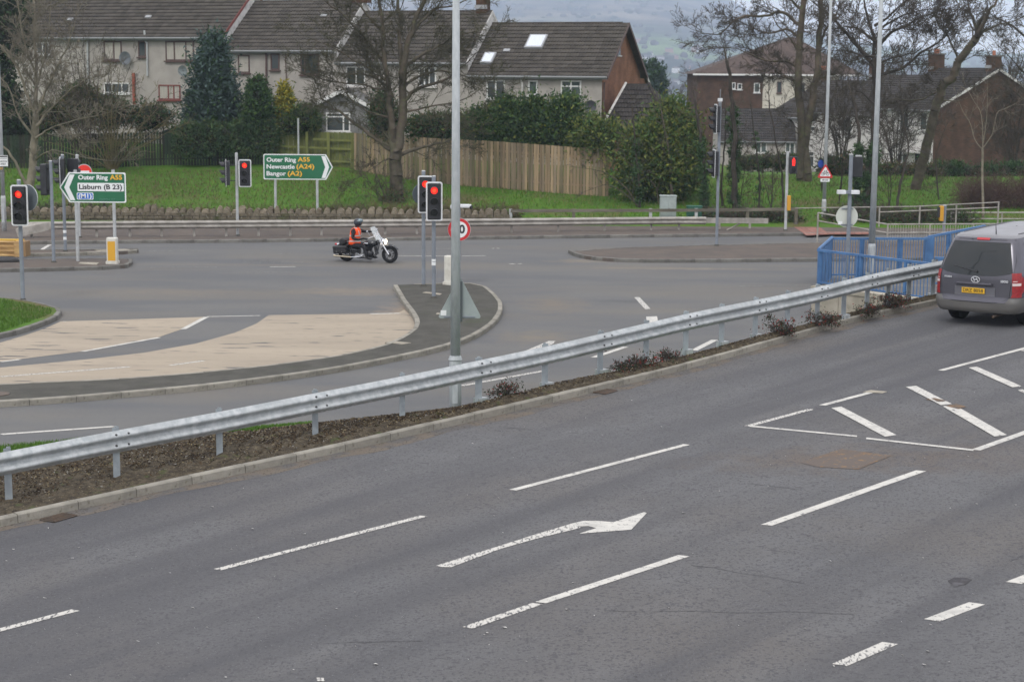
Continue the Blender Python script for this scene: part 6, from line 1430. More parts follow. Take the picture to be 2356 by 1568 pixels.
t = shrub('shrub', 'dark green bush right of the big bare tree trunk', [ell(930, 1090, 262, 332, 87, 1.1), ell(858, 912, 205, 332, 88, .9)], 11000, .15, [G_dark, G_olive, G_brown], 'shrub', .4, (4, 1, 1), f=.7)
for i, (x, y0, y1, hw) in enumerate(((1484, 152, 205, 12), (1499, 148, 208, 14), (1515, 158, 210, 12))):
    t = shrub('spruce', ('left one of three distant dark spruces right of the brick gable', 'middle and tallest of the three distant dark spruces', 'right one of three distant dark spruces by the brick gable')[i], cone_blobs(x, hw, y0, y1 + 12, 175, 6), 2600, .38, [G_blue, G_dark], 'tree', .6, (2, 3), group='three distant spruces', f=.6)
# right-hand hedges
def hedge_px(name, label, x0, x1, yt, yb, dep, n, mats, wts, dp=.8, cat='hedge'):
    m_ = max(2, int((x1 - x0) / 28)); bl = []
    for i in range(m_):
        a, b_ = x0 + (x1 - x0) * i / m_, x0 + (x1 - x0) * (i + 1) / m_; k = random.uniform(-2, 2); bl.append(ell(a - 6, b_ + 6, yt + k, yb, dep, dp))
    return shrub(name, label, bl, n, .13, mats, cat, .28, wts, f=.82)
hedge_px('hedge', 'dark green clipped hedge below the red brick gable', 2150, 2440, 374, 424, 92, 16000, [G_dark, G_ivy], (3, 2), 1.0)
hedge_px('hedge', 'brownish hedge below the white house and its dark doorway', 1985, 2155, 377, 418, 91, 9000, [G_brown, G_dark, G_olive], (3, 3, 2))
hedge_px('hedge', 'rounded dark hedge behind the slim lamp post', 1893, 1965, 358, 416, 91, 7000, [G_dark, G_olive, G_brown], (3, 1, 1))
hedge_px('hedge', 'low dull hedge below the bungalow windows', 1690, 1835, 356, 392, 98, 6000, [G_olive, G_dark, G_brown], (2, 3, 1))
def bramble(name, label, x0, x1, yt, yb, n=260, L=.9, m_=None, cat='thicket', leaves=None, yj=1.2):
    c = T((x0 + x1) / 2, yb) if yb < 486 else Vector(((((x0 + x1) / 2) - CX) / 4000 * 75.4, 75.4, .2)); t = thing(name, label, cat, c); sg = []
    for _ in range(n):
        x = random.uniform(x0, x1); p = T(x, yb - random.uniform(0, (yb - yt) * .25)) if yb < 486 else Vector(((x - CX) / 4000 * 75.4, 75.4 + random.uniform(-.2, yj), 0)); p.z = terr(p.x, p.y)
        grow(sg, p - c, Vector((random.gauss(0, .5), random.gauss(0, .5), 1)).normalized(), L * random.uniform(.5, 1.2), .012, 2, seg=.2, up=-.06, wob=.4, kids=(4, 3), rmin=.006)
    segmesh(sg, 'stems', m_ or twig_m, t)
    if leaves:
        bl = []
        for k in range(max(2, int((x1 - x0) / 25))):
            xx = x0 + (x1 - x0) * (k + .5) / max(2, int((x1 - x0) / 25)); q = T(xx, yb - 4) if yb < 486 else Vector(((xx - CX) / 4000 * 75.6, 75.6, .1)); bl.append(((q.x, q.y, terr(q.x, q.y) + L * .25), (.5, .5, L * .4)))
        leafcloud(bl, int((x1 - x0) * 9), .11, leaves, 'foliage', t, .3, origin=tuple(c))
    return t
bramble('bramble_thicket', 'reddish brown bare thicket behind the right railings', 2215, 2430, 425, 482, 420, 1.3, mat('twig_reddish', (.10, .065, .055), .95), leaves=[G_brown])
bramble('bramble_thicket', 'low scrub and ivy along the foot of the bank right of the cabinets', 1615, 1835, 478, 500, 260, .5, twig_m, leaves=[G_ivy, G_brown, G_dark])
bramble('bramble_thicket', 'low scrub and ivy behind the sloping railing on the right', 1905, 2240, 474, 506, 360, .6, twig_m, leaves=[G_ivy, G_brown, G_dark])
bramble('bramble_thicket', 'dead brown brambles growing over the stone wall end', 735, 1190, 478, 506, 520, .55, twig_y, leaves=[G_brown, G_olive])
bramble('bramble_thicket', 'dead brown plants over the wall at the left by the signal poles', -40, 235, 478, 506, 240, .5, twig_m, leaves=[G_brown, G_olive])

# ------------------------------------------------------------------ bare trees
S3 = (2.1, 3, .04)
bt_ = bare_tree('bare_tree', 'big spreading bare tree in the middle of the bank with a forked trunk', 914, 463, None, [
    ([(914, 466), (912, 420), (911, 375), (908, 348)], .33, .27, 0.01), ([(908, 352), (902, 300), (897, 240), (892, 190), (885, 130), (880, 60), (868, -10), (858, -70)], .17, .05, 1.1), ([(911, 356), (922, 300), (926, 231), (929, 154), (936, 110), (954, 51), (980, 0), (1004, -60)], .24, .06, 1.1),
    ([(926, 200), (921, 120), (920, 60), (916, 0), (915, -60)], .12, .05, 1.4), ([(903, 349), (880, 330), (851, 308), (808, 277), (769, 249), (736, 221)], .12, .03, 1.3), ([(920, 356), (954, 342), (1005, 331), (1040, 322)], .10, .03, 1.2), ([(893, 205), (868, 204), (838, 195), (774, 190), (718, 177)], .07, .02, 1.6),
    ([(893, 198), (851, 175), (800, 169), (749, 168)], .06, .02, 1.6), ([(888, 160), (877, 133), (851, 103), (813, 56), (762, 15), (738, -10)], .10, .025, 1.5), ([(888, 185), (860, 160), (821, 144), (774, 113), (723, 92)], .07, .02, 1.6), ([(925, 236), (939, 222), (967, 200), (1018, 187), (1052, 164), (1083, 133)], .11, .025, 1.5),
    ([(929, 158), (967, 128), (1006, 108), (1050, 84), (1100, 72)], .09, .02, 1.6), ([(940, 100), (954, 72), (993, 26), (1047, 13), (1090, -8)], .09, .02, 1.5), ([(928, 196), (980, 170), (1018, 164), (1070, 176), (1120, 190)], .07, .02, 1.5), ([(900, 270), (860, 262), (820, 240), (790, 205)], .06, .02, 1.5), ([(925, 260), (960, 252), (1010, 240), (1060, 232), (1105, 205)], .06, .02, 1.5),
    ([(882, 80), (850, 40), (820, 5), (800, -30)], .07, .02, 1.5), ([(905, 360), (880, 372), (850, 392)], .04, .015, 1.0)], side=(1.75, 3.2, .032), kids=(6, 5, 3), dens=1.35, twig=twig_g)
leafcloud([((Vector((bt_.location.x, bt_.location.y - .3, bt_.location.z + .25))).to_tuple(), (.8, .5, .4))], 1500, .09, [G_ivy, G_brown], 'ivy', bt_, .3, origin=tuple(bt_.location))
bare_tree('sucker_shoots', 'tangle of thin bare shoots at the foot of the big tree', 900, 468, None, [([(900 + dx * .2, 466), (900 + dx, 466 - h)], .02, .01, 3.2) for dx, h in ((-60, 60), (-40, 80), (-75, 35), (-20, 95), (-50, 100), (15, 70), (35, 60), (-90, 90), (-30, 50), (-70, 75))], side=(.7, 0, .012), kids=(3, 2), cat='shrub')
bare_tree('bare_tree', 'pale bare tree with several stems at the left by the signal poles', 68, 438, None, [
    ([(68, 442), (73, 400), (78, 350), (82, 300), (84, 250)], .22, .15, .3), ([(84, 255), (83, 180), (82, 103), (80, 0), (78, -50)], .10, .03, 1.8), ([(80, 260), (60, 210), (38, 154), (5, 110), (-20, 90)], .08, .025, 1.8), ([(86, 260), (98, 225), (115, 190), (136, 144), (154, 110), (170, 60)], .08, .025, 1.8), ([(84, 290), (105, 262), (128, 239), (164, 205), (200, 180)], .07, .02, 1.7),
    ([(76, 310), (55, 285), (38, 257), (23, 205), (0, 180)], .07, .02, 1.5), ([(82, 318), (105, 302), (128, 290), (195, 272), (232, 264)], .06, .015, 1.5), ([(80, 368), (104, 352), (128, 346), (180, 359), (246, 370)], .05, .015, .6), ([(66, 436), (48, 400), (26, 360), (0, 329), (-20, 310)], .09, .03, .6), ([(83, 200), (100, 140), (112, 70), (118, 0)], .06, .02, 1.8), ([(83, 170), (60, 110), (45, 40), (40, -30)], .06, .02, 1.8), ([(76, 318), (70, 280), (68, 240), (62, 180)], .05, .02, 1.2)],
    bark_p, twig_p, side=(1.5, 3, .026), kids=(5, 5, 3), dens=1.3)
bare_tree('bare_shrub', 'wide bare multi-stemmed shrub in front of the dark fence', 258, 392, None, [([(258 + (x - 258) * .06, 390), (258 + (x - 258) * .35, 390 - (390 - y) * .45), (x, y)], .045, .012, 2.0) for x, y in ((140, 245), (165, 200), (190, 175), (215, 185), (238, 165), (256, 175), (276, 160), (296, 195), (318, 215), (345, 222), (372, 240), (400, 262), (415, 290), (360, 300), (150, 300), (125, 330), (330, 330))],
          twig_y, twig_y, cat='shrub', side=(1.0, 0, .016), kids=(3, 3), rmin=.007)
bare_tree('bare_shrub', 'dense upright bare shrub in front of the left terraced houses', 200, 330, 89, [([(210 + (x - 210) * .2, 345), (x, y)], .035, .01, 2.2) for x, y in ((60, 60), (95, 40), (120, 90), (150, 60), (175, 110), (205, 95), (230, 130), (260, 120), (190, 50), (140, 150), (300, 150), (20, 90))],
          twig_m, twig_m, cat='shrub', side=(1.3, 0, .016), kids=(4, 3), rmin=.007)
bare_tree('bare_tree', 'twin trunked bare tree on the right bank with a long arching left branch', 1853, 417, None, [
    ([(1846, 420), (1842, 370), (1843, 282), (1836, 180), (1840, 103), (1848, 0), (1852, -60)], .24, .12, .8), ([(1858, 420), (1853, 340), (1862, 270), (1872, 205), (1884, 128), (1889, 51), (1888, -60)], .24, .11, .8), ([(1838, 57), (1810, 33), (1784, 28), (1758, 38), (1717, 37), (1687, 49), (1663, 74), (1640, 80), (1610, 75)], .085, .02, 1.5), ([(1837, 88), (1810, 67), (1771, 77), (1738, 67), (1700, 50)], .07, .02, 1.5),
    ([(1837, 160), (1810, 141), (1771, 141), (1733, 128), (1697, 113), (1665, 108)], .07, .015, 1.9), ([(1838, 200), (1823, 185), (1784, 164), (1772, 140), (1750, 110)], .06, .015, 1.8), ([(1840, 20), (1815, -5), (1790, -30)], .07, .03, 1.5), ([(1885, 110), (1900, 70), (1925, 30), (1950, -20)], .07, .02, 1.6), ([(1872, 205), (1890, 180), (1915, 165), (1945, 150)], .05, .015, 1.6), ([(1840, 130), (1820, 90), (1790, 60), (1770, 20)], .06, .02, 1.6)],
    side=(1.6, 3, .03), kids=(6, 5, 3), dens=1.5)
bare_tree('bare_tree', 'spreading bare tree behind the right lamp post, wide flat branches', 2002, 474, None, [
    ([(2000, 478), (2004, 420), (2008, 340), (2013, 257), (2016, 180), (2014, 150)], .20, .15, .4), ([(2014, 156), (1998, 135), (1975, 108), (1936, 64), (1903, 31), (1870, 5)], .12, .03, 1.4), ([(2015, 160), (2016, 103), (1993, 38), (1984, -30)], .11, .03, 1.4), ([(2012, 95), (1985, 75), (1962, 62), (1906, 67)], .07, .02, 1.6), ([(2016, 120), (2039, 85), (2090, 56), (2129, 36), (2178, 20)], .09, .02, 1.6),
    ([(2017, 80), (2037, 57), (2090, 31), (2140, 22)], .07, .02, 1.6), ([(2012, 60), (2042, 41), (2088, 0), (2120, -30)], .07, .02, 1.6), ([(2015, 150), (2037, 139), (2078, 128), (2111, 118), (2140, 90)], .06, .015, 1.7), ([(2015, 175), (2075, 157), (2116, 123), (2155, 100), (2180, 77), (2206, 28)], .08, .02, 1.5), ([(2012, 240), (1990, 220), (1965, 205), (1940, 208)], .05, .015, 1.7), ([(2014, 130), (1985, 128), (1950, 118), (1915, 116)], .06, .015, 1.8)],
    bark_d, twig_m, side=(1.8, 3, .03), kids=(6, 5, 3), dens=1.6)
bare_tree('bare_tree', 'leaning bare tree with a curved trunk in front of the brick gable', 2108, 436, None, [
    ([(2106, 440), (2122, 385), (2139, 308), (2150, 257), (2168, 205), (2193, 175), (2206, 144), (2232, 103), (2250, 85)], .26, .17, .35), ([(2250, 88), (2250, 59), (2265, 36), (2283, 18), (2294, 0), (2310, -40)], .11, .04, 1.5), ([(2250, 88), (2242, 51), (2229, 20), (2222, -30)], .09, .03, 1.6), ([(2206, 140), (2183, 85), (2160, 60), (2150, 30)], .06, .02, 1.7), ([(2232, 103), (2238, 70), (2210, 20), (2190, -20)], .05, .02, 1.7),
    ([(2180, 195), (2150, 215), (2110, 232), (2060, 228), (2030, 235)], .06, .015, 1.5), ([(2252, 80), (2290, 60), (2330, 50), (2370, 30)], .06, .02, 1.6), ([(2160, 230), (2200, 232), (2230, 225)], .04, .015, 1.3)], side=(1.5, 3, .026), kids=(6, 5, 3), dens=1.5)
bare_tree('sapling', 'slim young bare tree standing before the brick gable', 2262, 500, None if False else 76.5, [([(2262, 512), (2261, 420), (2261, 341)], .06, .05, .05), ([(2261, 343), (2242, 321), (2234, 288), (2216, 257), (2205, 232)], .025, .01, 2), ([(2261, 341), (2258, 270), (2240, 232), (2228, 210)], .03, .01, 2), ([(2261, 341), (2283, 308), (2293, 262), (2312, 250), (2335, 240)], .025, .01, 2), ([(2262, 330), (2270, 270), (2272, 200)], .025, .01, 2)], bark_p, twig_p, side=(.8, 0, .012), kids=(3, 2), rmin=.006)
bare_tree('bare_tree', 'bare tree top reaching in from the right edge above the brick house', 2400, 420, 100, [([(2400, 420), (2390, 250), (2380, 150), (2370, 60), (2360, -40)], .22, .08, .9), ([(2385, 200), (2340, 150), (2300, 110)], .08, .02, 1.5), ([(2375, 100), (2330, 60), (2290, 40), (2260, 20)], .08, .02, 1.6), ([(2385, 260), (2345, 220), (2320, 200)], .06, .02, 1.5)], bark_d, twig_m, side=(1.8, 3, .03), kids=(5, 4, 3), dens=1)
def ivy_trunk(label, pts, r, dep=None, ivy=1500, tops=True):
    t = bare_tree('ivy_tree', label, pts[0][0], pts[0][1], dep, [(pts, r, r * .5, .9)], bark_d, twig_m, side=(1.1, 3, .018), kids=(4, 3), dens=1.0, group=None)
    b0 = Vector(t.location); bl = []
    for a, b_ in zip(pts, pts[1:]):
        q = D((a[0] + b_[0]) / 2, (a[1] + b_[1]) / 2, b0.y); L = abs(a[1] - b_[1]) / (4000 / b0.y); bl.append((tuple(q), (r * 1.9, r * 1.9, L * .55)))
    if ivy: leafcloud(bl[:max(1, int(len(bl) * .75))], ivy, .10, [G_ivy, G_dark], 'ivy', t, .12, origin=tuple(b0))
    return t
ivy_trunk('thin ivy clad trunk left of the grey street cabinet', [(1471, 478), (1469, 420), (1466, 370), (1460, 320), (1455, 270)], .07)
ivy_trunk('ivy clad trunk just left of the tall double signal post', [(1622, 486), (1621, 420), (1618, 370), (1612, 320), (1604, 270), (1600, 230)], .10, ivy=3000)
ivy_trunk('thick ivy clad trunk right of the tall double signal post', [(1690, 486), (1690, 430), (1688, 370), (1690, 300), (1684, 240), (1680, 190), (1672, 140)], .14, ivy=4500)
ivy_trunk('ivy clad trunk left of the round sign back', [(1965, 488), (1970, 440), (1975, 390), (1975, 330), (1972, 270), (1960, 220)], .12, ivy=3000)
ivy_trunk('leaning ivy clad trunk right of the round sign back', [(1985, 488), (1996, 440), (2006, 390), (2012, 330), (2014, 300)], .16, ivy=4500)
ivy_trunk('slim dark trunk between the double signal post and the ivy trunk', [(1662, 474), (1660, 420), (1664, 370), (1670, 310), (1668, 250)], .06, ivy=0)
ivy_trunk('slim trunk in the middle of the right grass bank', [(1745, 484), (1748, 420), (1742, 360), (1735, 300), (1728, 240)], .05, ivy=500)
ivy_trunk('slim dark trunk beside the pedestrian signal', [(1803, 486), (1800, 420), (1790, 360), (1780, 300), (1768, 230)], .06, ivy=0)
ivy_trunk('pair of crossing slim trunks near the leaning tree', [(2062, 484), (2068, 440), (2080, 390), (2090, 340), (2080, 280)], .07, ivy=0)
bare_tree('bare_tree', 'thin bare tree before the yellowish leylandii clump', 1548, 474, None, [([(1548, 476), (1544, 420), (1540, 360), (1530, 300), (1520, 250)], .08, .03, 1.2), ([(1515, 470), (1508, 430), (1480, 400), (1440, 370)], .04, .015, 1.0), ([(1512, 440), (1520, 400), (1526, 350)], .03, .012, 1)], bark, twig_m, side=(1.0, 3, .016), kids=(4, 3))
bare_tree('bare_tree', 'thin bare tree leaning left before the end of the timber fence', 1470, 478, None, [([(1468, 476), (1450, 445), (1420, 415), (1385, 395), (1350, 388)], .045, .012, 1.3), ([(1462, 466), (1430, 440), (1400, 425), (1370, 432)], .03, .01, 1.3)], bark, twig_m, side=(.9, 0, .014), kids=(3, 3))
for i, (x, y, h) in enumerate(((1700, 480, 160), (1775, 484, 120), (1890, 440, 180), (1930, 470, 170), (2045, 480, 150), (2160, 460, 190))):
    lb = ('wispy bare sapling right of the thick ivy trunk', 'wispy low bare sapling left of the pedestrian signal', 'wispy bare sapling behind the slim lamp post', 'wispy bare sapling left of the ivy clad pair', 'wispy bare sapling right of the right lamp post', 'wispy bare sapling before the brick gable corner')[i]
    bare_tree('sapling', lb, x, y, None, [([(x, y), (x + random.uniform(-8, 8), y - h * .5), (x + random.uniform(-25, 25), y - h)], .035, .01, 2.4), ([(x, y), (x + random.uniform(-30, 30), y - h * .7)], .025, .01, 2.4)], bark_d, twig_m, side=(1.2, 0, .014), kids=(4, 3), dens=1)
# brown twig haze before the white houses
for i, (x, y, h, w_) in enumerate(((1935, 420, 235, 60), (2060, 430, 255, 70), (2330, 440, 250, 50))):
    lb = ('many stemmed bare thicket tree behind the slim lamp post', 'many stemmed bare thicket tree before the white house roofs', 'many stemmed bare thicket tree at the right edge before the brick gable')[i]
    bare_tree('bare_tree', lb, x, y, 97 + i * 3, [([(x, y), (x + dx * .35, y - h * .5), (x + dx, y - h * f_)], .05, .015, 1.9) for dx, f_ in ((-w_, .8), (-w_ * .6, .95), (-w_ * .2, 1), (w_ * .2, .98), (w_ * .6, .9), (w_, .75), (-w_ * .9, .6), (w_ * .85, .55))], bark_d, twig_m, side=(1.7, 3, .02), kids=(5, 4, 3), dens=1.15, rmin=.008)
# woods beyond the houses on the right, each tree one thing
for i, (x, y, h, dep) in enumerate(((1640, 260, 75, 190), (1560, 262, 60, 210), (2010, 270, 110, 150), (2090, 240, 100, 165), (2320, 240, 120, 150), (1930, 250, 110, 200))):
    lb = ('hazy bare tree behind the spruces', 'hazy bare tree right of the spruces before the brick block', 'hazy bare tree rising over the white house roofs', 'hazy bare tree behind the chimneys of the white houses', 'hazy bare tree behind the brick gable top right', 'hazy bare tree behind the big hipped roof end')[i]
    bare_tree('bare_tree', lb, x, y, dep, [([(x, y + 40), (x, y), (x + random.uniform(-8, 8), y - h * .5)], .22, .12, .6)] + [([(x, y - h * .2), (x + dx * .5, y - h * .55), (x + dx, y - h)], .1, .03, .9) for dx in (-45, -20, 10, 38)], bark_d, twig_m, side=(2.2, 2, .04), kids=(5, 4), rmin=.016)

bramble('bramble_thicket', 'sparse dead grass and weeds poking over the middle of the stone wall', 235, 735, 484, 506, 200, .42, twig_y, leaves=[G_brown, G_olive])
# ------------------------------------------------------------------ berry shrubs beside the near barrier
def cotoneaster(x0, x1, yt, yb, label, dens=1.0):
    c0 = N((x0 + x1) / 2, yb, .15); k = 4000 / c0.y; w = (x1 - x0) / 2 / k * .78; h = (yb - yt) / k * .85; t = thing('berry_shrub', label, 'shrub', c0, 0, 'red berried shrubs along the barrier'); sg = []
    for _ in range(int(14 * dens) + 6):
        a = random.uniform(0, 2 * PI); grow(sg, Vector((random.uniform(-.5, .5) * w, random.uniform(-.2, .2), 0)), Vector((math.cos(a) * 1.0, math.sin(a) * .6, random.uniform(.5, 1.3))).normalized(), max(.18, min(w, h * 1.1) * random.uniform(.5, .95)), .009, 2, seg=.1, up=.02, wob=.35, kids=(4, 3), rmin=.0035)
    segmesh(sg, 'stems', bark_d, t)
    n = int(w * h * 5200 * dens) + 300; bl = []
    for j in range(max(2, int(w * 2.2 / .25))):
        xx = -w + 2 * w * (j + .5) / max(2, int(w * 2.2 / .25)); hh = h * random.uniform(.55, 1) * (1 - .5 * abs(xx / w) ** 2); bl.append(((c0.x + xx, c0.y + random.uniform(-.1, .15), c0.z + hh * .5), (.2 + w * .1, .28, hh * .5)))
    leafcloud(bl, n, .042, [leafmat('leaf_small_dark', (.03, .045, .025), (.05, .06, .03), 4), G_red, leafmat('leaf_small_brown', (.07, .045, .035), (.05, .03, .025), 4)], 'foliage', t, .12, origin=tuple(c0), weights=(5, 1.7, 2.5))
cotoneaster(1128, 1192, 864, 912, 'small shrub with red berries right of a barrier post near the lamp post', .8)
cotoneaster(1432, 1510, 804, 846, 'round dark shrub with red tips under the middle of the barrier')
cotoneaster(1412, 1452, 836, 852, 'very low dark shrub left of the round dark shrub under the barrier', .7); cotoneaster(1520, 1560, 800, 828, 'small green shrub right of the round dark shrub under the barrier', .8)
cotoneaster(1755, 1832, 712, 768, 'broad red and green shrub under the barrier before the concrete wall'); cotoneaster(1858, 1932, 704, 748, 'dark spreading shrub left of the concrete wall')
cotoneaster(1975, 2030, 676, 722, 'shrub with red tips in front of the concrete wall'); cotoneaster(2010, 2105, 655, 706, 'red tipped shrub under the barrier nearest the van')

# ------------------------------------------------------------------ grass blades
def blades(pts, h, name, parent, mats, seed=3):
    g = np.random.default_rng(seed); P_ = np.array(pts); m_ = len(P_); a = g.random(m_) * 6.28; u = np.stack([np.cos(a), np.sin(a), np.zeros(m_)], 1); ln = g.normal(size=(m_, 3)) * .35; ln[:, 2] = 1
    hh = (h * (.5 + g.random(m_)))[:, None]; V = np.stack([P_ - u * hh * .14, P_ + u * hh * .14, P_ + ln * hh], 1).reshape(-1, 3)
    return npmesh(V, np.arange(m_ * 3).reshape(-1, 3), name, mats, parent, midx=g.integers(0, len(mats), m_), kind='stuff')
gr_m = [mat('blade_green', (.07, .155, .018), .8), mat('blade_dark', (.058, .115, .018), .8), mat('blade_light', (.085, .15, .03), .8), mat('blade_straw', (.16, .135, .06), .9)]
pts = []
for _ in range(52000):
    x = random.uniform(-40, 2400); Y = 74.9 + random.random() ** .8 * 14; X = (x - CX) / 4000 * Y; pts.append((X, Y, terr(X, Y) - .01))
blades(pts, .11, 'grass', ground, gr_m, 5)
pts = []
for _ in range(16000):
    x, y = random.uniform(-60, 135), random.uniform(680, 775); p = P(x, y, .125)
    if y < 686 + max(0, x) * .2 or y > 764 - max(0, x) * .36 or x > 118: continue
    pts.append((p.x, p.y, .11))
blades(pts, .055, 'grass', isG, gr_m[:3], 6)
pts = []
for _ in range(14000):
    x = random.uniform(-60, 720); yb = lerp_chain(VB, x); yc = lerp_chain(VC, x); t_ = random.random(); a = P(x, yb, 0); c = N(x, yc, .16); p = a.lerp(c, t_ * .8); p.z -= .05; pts.append(tuple(p))
blades(pts, .07, 'grass', vs_, gr_m[:3], 7)
# fallen leaves and bare soil flecks on the bank under the trees
lf = []
for _ in range(5200):
    x = random.choice((random.gauss(420, 90), random.gauss(720, 70), random.gauss(950, 60), random.gauss(330, 120), random.gauss(1700, 120))); Y = random.uniform(80, 89); X = (x - CX) / 4000 * Y; lf.append((X, Y, terr(X, Y) + .05))
blades(lf, .10, 'fallen_leaves', ground, [G_brown], 8)
# ------------------------------------------------------------------ van
vanp = mat('van_paint', (0.092, 0.090, 0.108), 0.25, metal=0.45, col2=(0.10, 0.098, 0.115), scale=2, spec=.6)
vroof = mat('van_roof_pale', (0.23, 0.23, 0.245), 0.4, metal=0.3, col2=(0.20, .20, .212), scale=3); bump_m = mat('van_bumper_grey', (0.115, 0.11, 0.103), 0.5, col2=(.10, .097, .092), scale=3)  # roof colour is paler than the body paint
vglass = mat('van_glass', (0.010, 0.013, 0.014), 0.06, spec=.55); tail_r = mat('tail_red', (0.30, 0.010, 0.012), .3, col2=(.20, .006, .008), scale=22); tail_w = mat('tail_clear', (0.6, .5, .48), .25); tyre = mat('tyre_rubber', (0.014, 0.014, 0.015), .85); chrome = mat('chrome', (0.62, .63, .65), .12, metal=1.0); plate_y = mat('plate_yellow', (0.72, 0.42, 0.02), .5); trim_d = mat('dark_trim', (0.02, .02, .022), .6)
badge_m = mat('badge_silver', (.5, .51, .53), .4)
van = bpy.data.objects.new('van', None); link(van); prop(van, 'grey people carrier van driving away at the right edge, yellow number plate', 'van')
HA = rad(47.5); hx = Vector((math.cos(HA), math.sin(HA), 0)); hx = (hx - NN * hx.dot(NN)).normalized(); hy = NN.cross(hx).normalized()
Mv = Matrix((hx, hy, NN)).transposed().to_4x4(); P0 = N(2206, 731); org = P0 - (hx * .86 + hy * .80); Mv.translation = org; van.matrix_world = Mv
def vw(z): return lerp_chain([(0, .84), (.28, .88), (.45, .955), (.62, .96), (.95, .95), (1.12, .935), (1.3, .89), (1.6, .805), (1.78, .745), (1.86, .70), (3, .6)], z)
def vxr(z): return lerp_chain([(0, .16), (.28, .07), (.36, .0), (.55, -.015), (.62, .03), (.8, .045), (1.05, .06), (1.12, .075), (1.3, .13), (1.6, .25), (1.78, .345), (1.86, .44), (3, .6)], z)
def vxf(z): return lerp_chain([(0, 4.95), (.3, 5.08), (.6, 5.12), (.9, 4.95), (1.05, 4.7), (1.2, 4.35), (1.5, 3.85), (1.78, 3.4), (1.86, 3.2), (3, 3)], z)
def outline(z, n=9, rc=.20, f=0.0, off=0.0):
    w, xr, xf = vw(z) + off, vxr(z) - off, vxf(z) + off; pts = []
    bow = .05
    ny = 12
    for i in range(ny + 1):
        y = (w - rc) * (1 - 2 * i / ny); pts.append((xr + bow * (y / w) ** 2, y))
    def corner(cx_, cy_, a0, a1, r):
        for i in range(1, n): a = rad(a0 + (a1 - a0) * i / n); pts.append((cx_ + r * math.cos(a), cy_ + r * math.sin(a)))
    xb = xr + bow * ((w - rc) / w) ** 2
    corner(xb + rc, -w + rc, 180, 270, rc)
    for i in range(9): pts.append((xb + rc + (xf - .45 - xb - rc) * i / 8, -w))
    corner(xf - .45, -w + .45, 270, 360, .45); pts += [(xf, y) for y in (-w + .45, 0, w - .45)]; corner(xf - .45, w - .45, 0, 90, .45)
    for i in range(9): pts.append((xf - .45 - (xf - .45 - xb - rc) * i / 8, w))
    corner(xb + rc, w - rc, 90, 180, rc)
    return pts
zsv = [.26, .30, .36, .42, .50, .56, .60, .64, .72, .85, .98, 1.06, 1.12, 1.2, 1.32, 1.45, 1.58, 1.7, 1.78, 1.83]
def shell(zl, name, mt, off=0.0):
    b = MB(); m_ = None
    for z in zl:
        ol = outline(z, off=off); m_ = len(ol); b.v += [(x, y, z) for x, y in ol]
    for j in range(len(zl) - 1):
        for i in range(m_): b.f.append((j * m_ + i, j * m_ + (i + 1) % m_, (j + 1) * m_ + (i + 1) % m_, (j + 1) * m_ + i)); b.m.append(0)
    return b, m_
b, m_ = shell(zsv[7:], 'body', vanp)
body = b.build('body', vanp, van, smooth=True)
b, m_ = shell([.31] + zsv[2:8], 'bumper', bump_m, .006); b.build('bumper', bump_m, van, smooth=True)
# roof: rings closing in over the top
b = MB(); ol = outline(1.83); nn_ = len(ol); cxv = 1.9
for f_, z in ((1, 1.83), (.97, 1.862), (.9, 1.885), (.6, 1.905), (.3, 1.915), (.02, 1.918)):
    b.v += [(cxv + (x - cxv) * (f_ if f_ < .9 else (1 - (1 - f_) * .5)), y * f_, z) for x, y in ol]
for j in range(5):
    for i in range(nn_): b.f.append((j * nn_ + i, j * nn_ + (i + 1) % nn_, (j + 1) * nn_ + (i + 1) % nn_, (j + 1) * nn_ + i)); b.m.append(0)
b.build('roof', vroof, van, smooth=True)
for s in (-1, 1):
    MB().tube([(.75, s * .62, 1.895), (2.0, s * .63, 1.905), (3.0, s * .6, 1.89)], .012, 6).build('roof_groove', mat('groove_dark', (.12, .12, .13), .6), van)
def rp_(y, z, off=.006, rc=.20):
    w, xr = vw(z), vxr(z); s = 1 if y >= 0 else -1; ya = abs(y); bow = .05
    if ya <= w - rc: return Vector((xr + bow * (y / w) ** 2 - off, y, z))
    xb = xr + bow * ((w - rc) / w) ** 2; t = min(1.6, (ya - (w - rc)) / rc)
    if t <= 1: a = math.asin(t); return Vector((xb + rc - (rc + off) * math.cos(a), s * (w - rc + (rc + off) * math.sin(a)), z))
    return Vector((xb + rc + (t - 1) * rc * 1.2, s * (w + off), z))
def patch(ys, zl, mt, name, par, off=.006, ny=16):
    """ys(z) -> (y0, y1)"""
    b = MB(); 
    for z in zl:
        y0, y1 = ys(z); b.v += [tuple(rp_(y0 + (y1 - y0) * i / ny, z, off)) for i in range(ny + 1)]
    for j in range(len(zl) - 1):
        for i in range(ny): a = j * (ny + 1) + i; b.f.append((a + 1, a, a + ny + 1, a + ny + 2)); b.m.append(0)
    return b.build(name, mt, par, smooth=True)
def lin(a, b_, n): return [a + (b_ - a) * i / (n - 1) for i in range(n)]
wz = lambda z: vw(z)
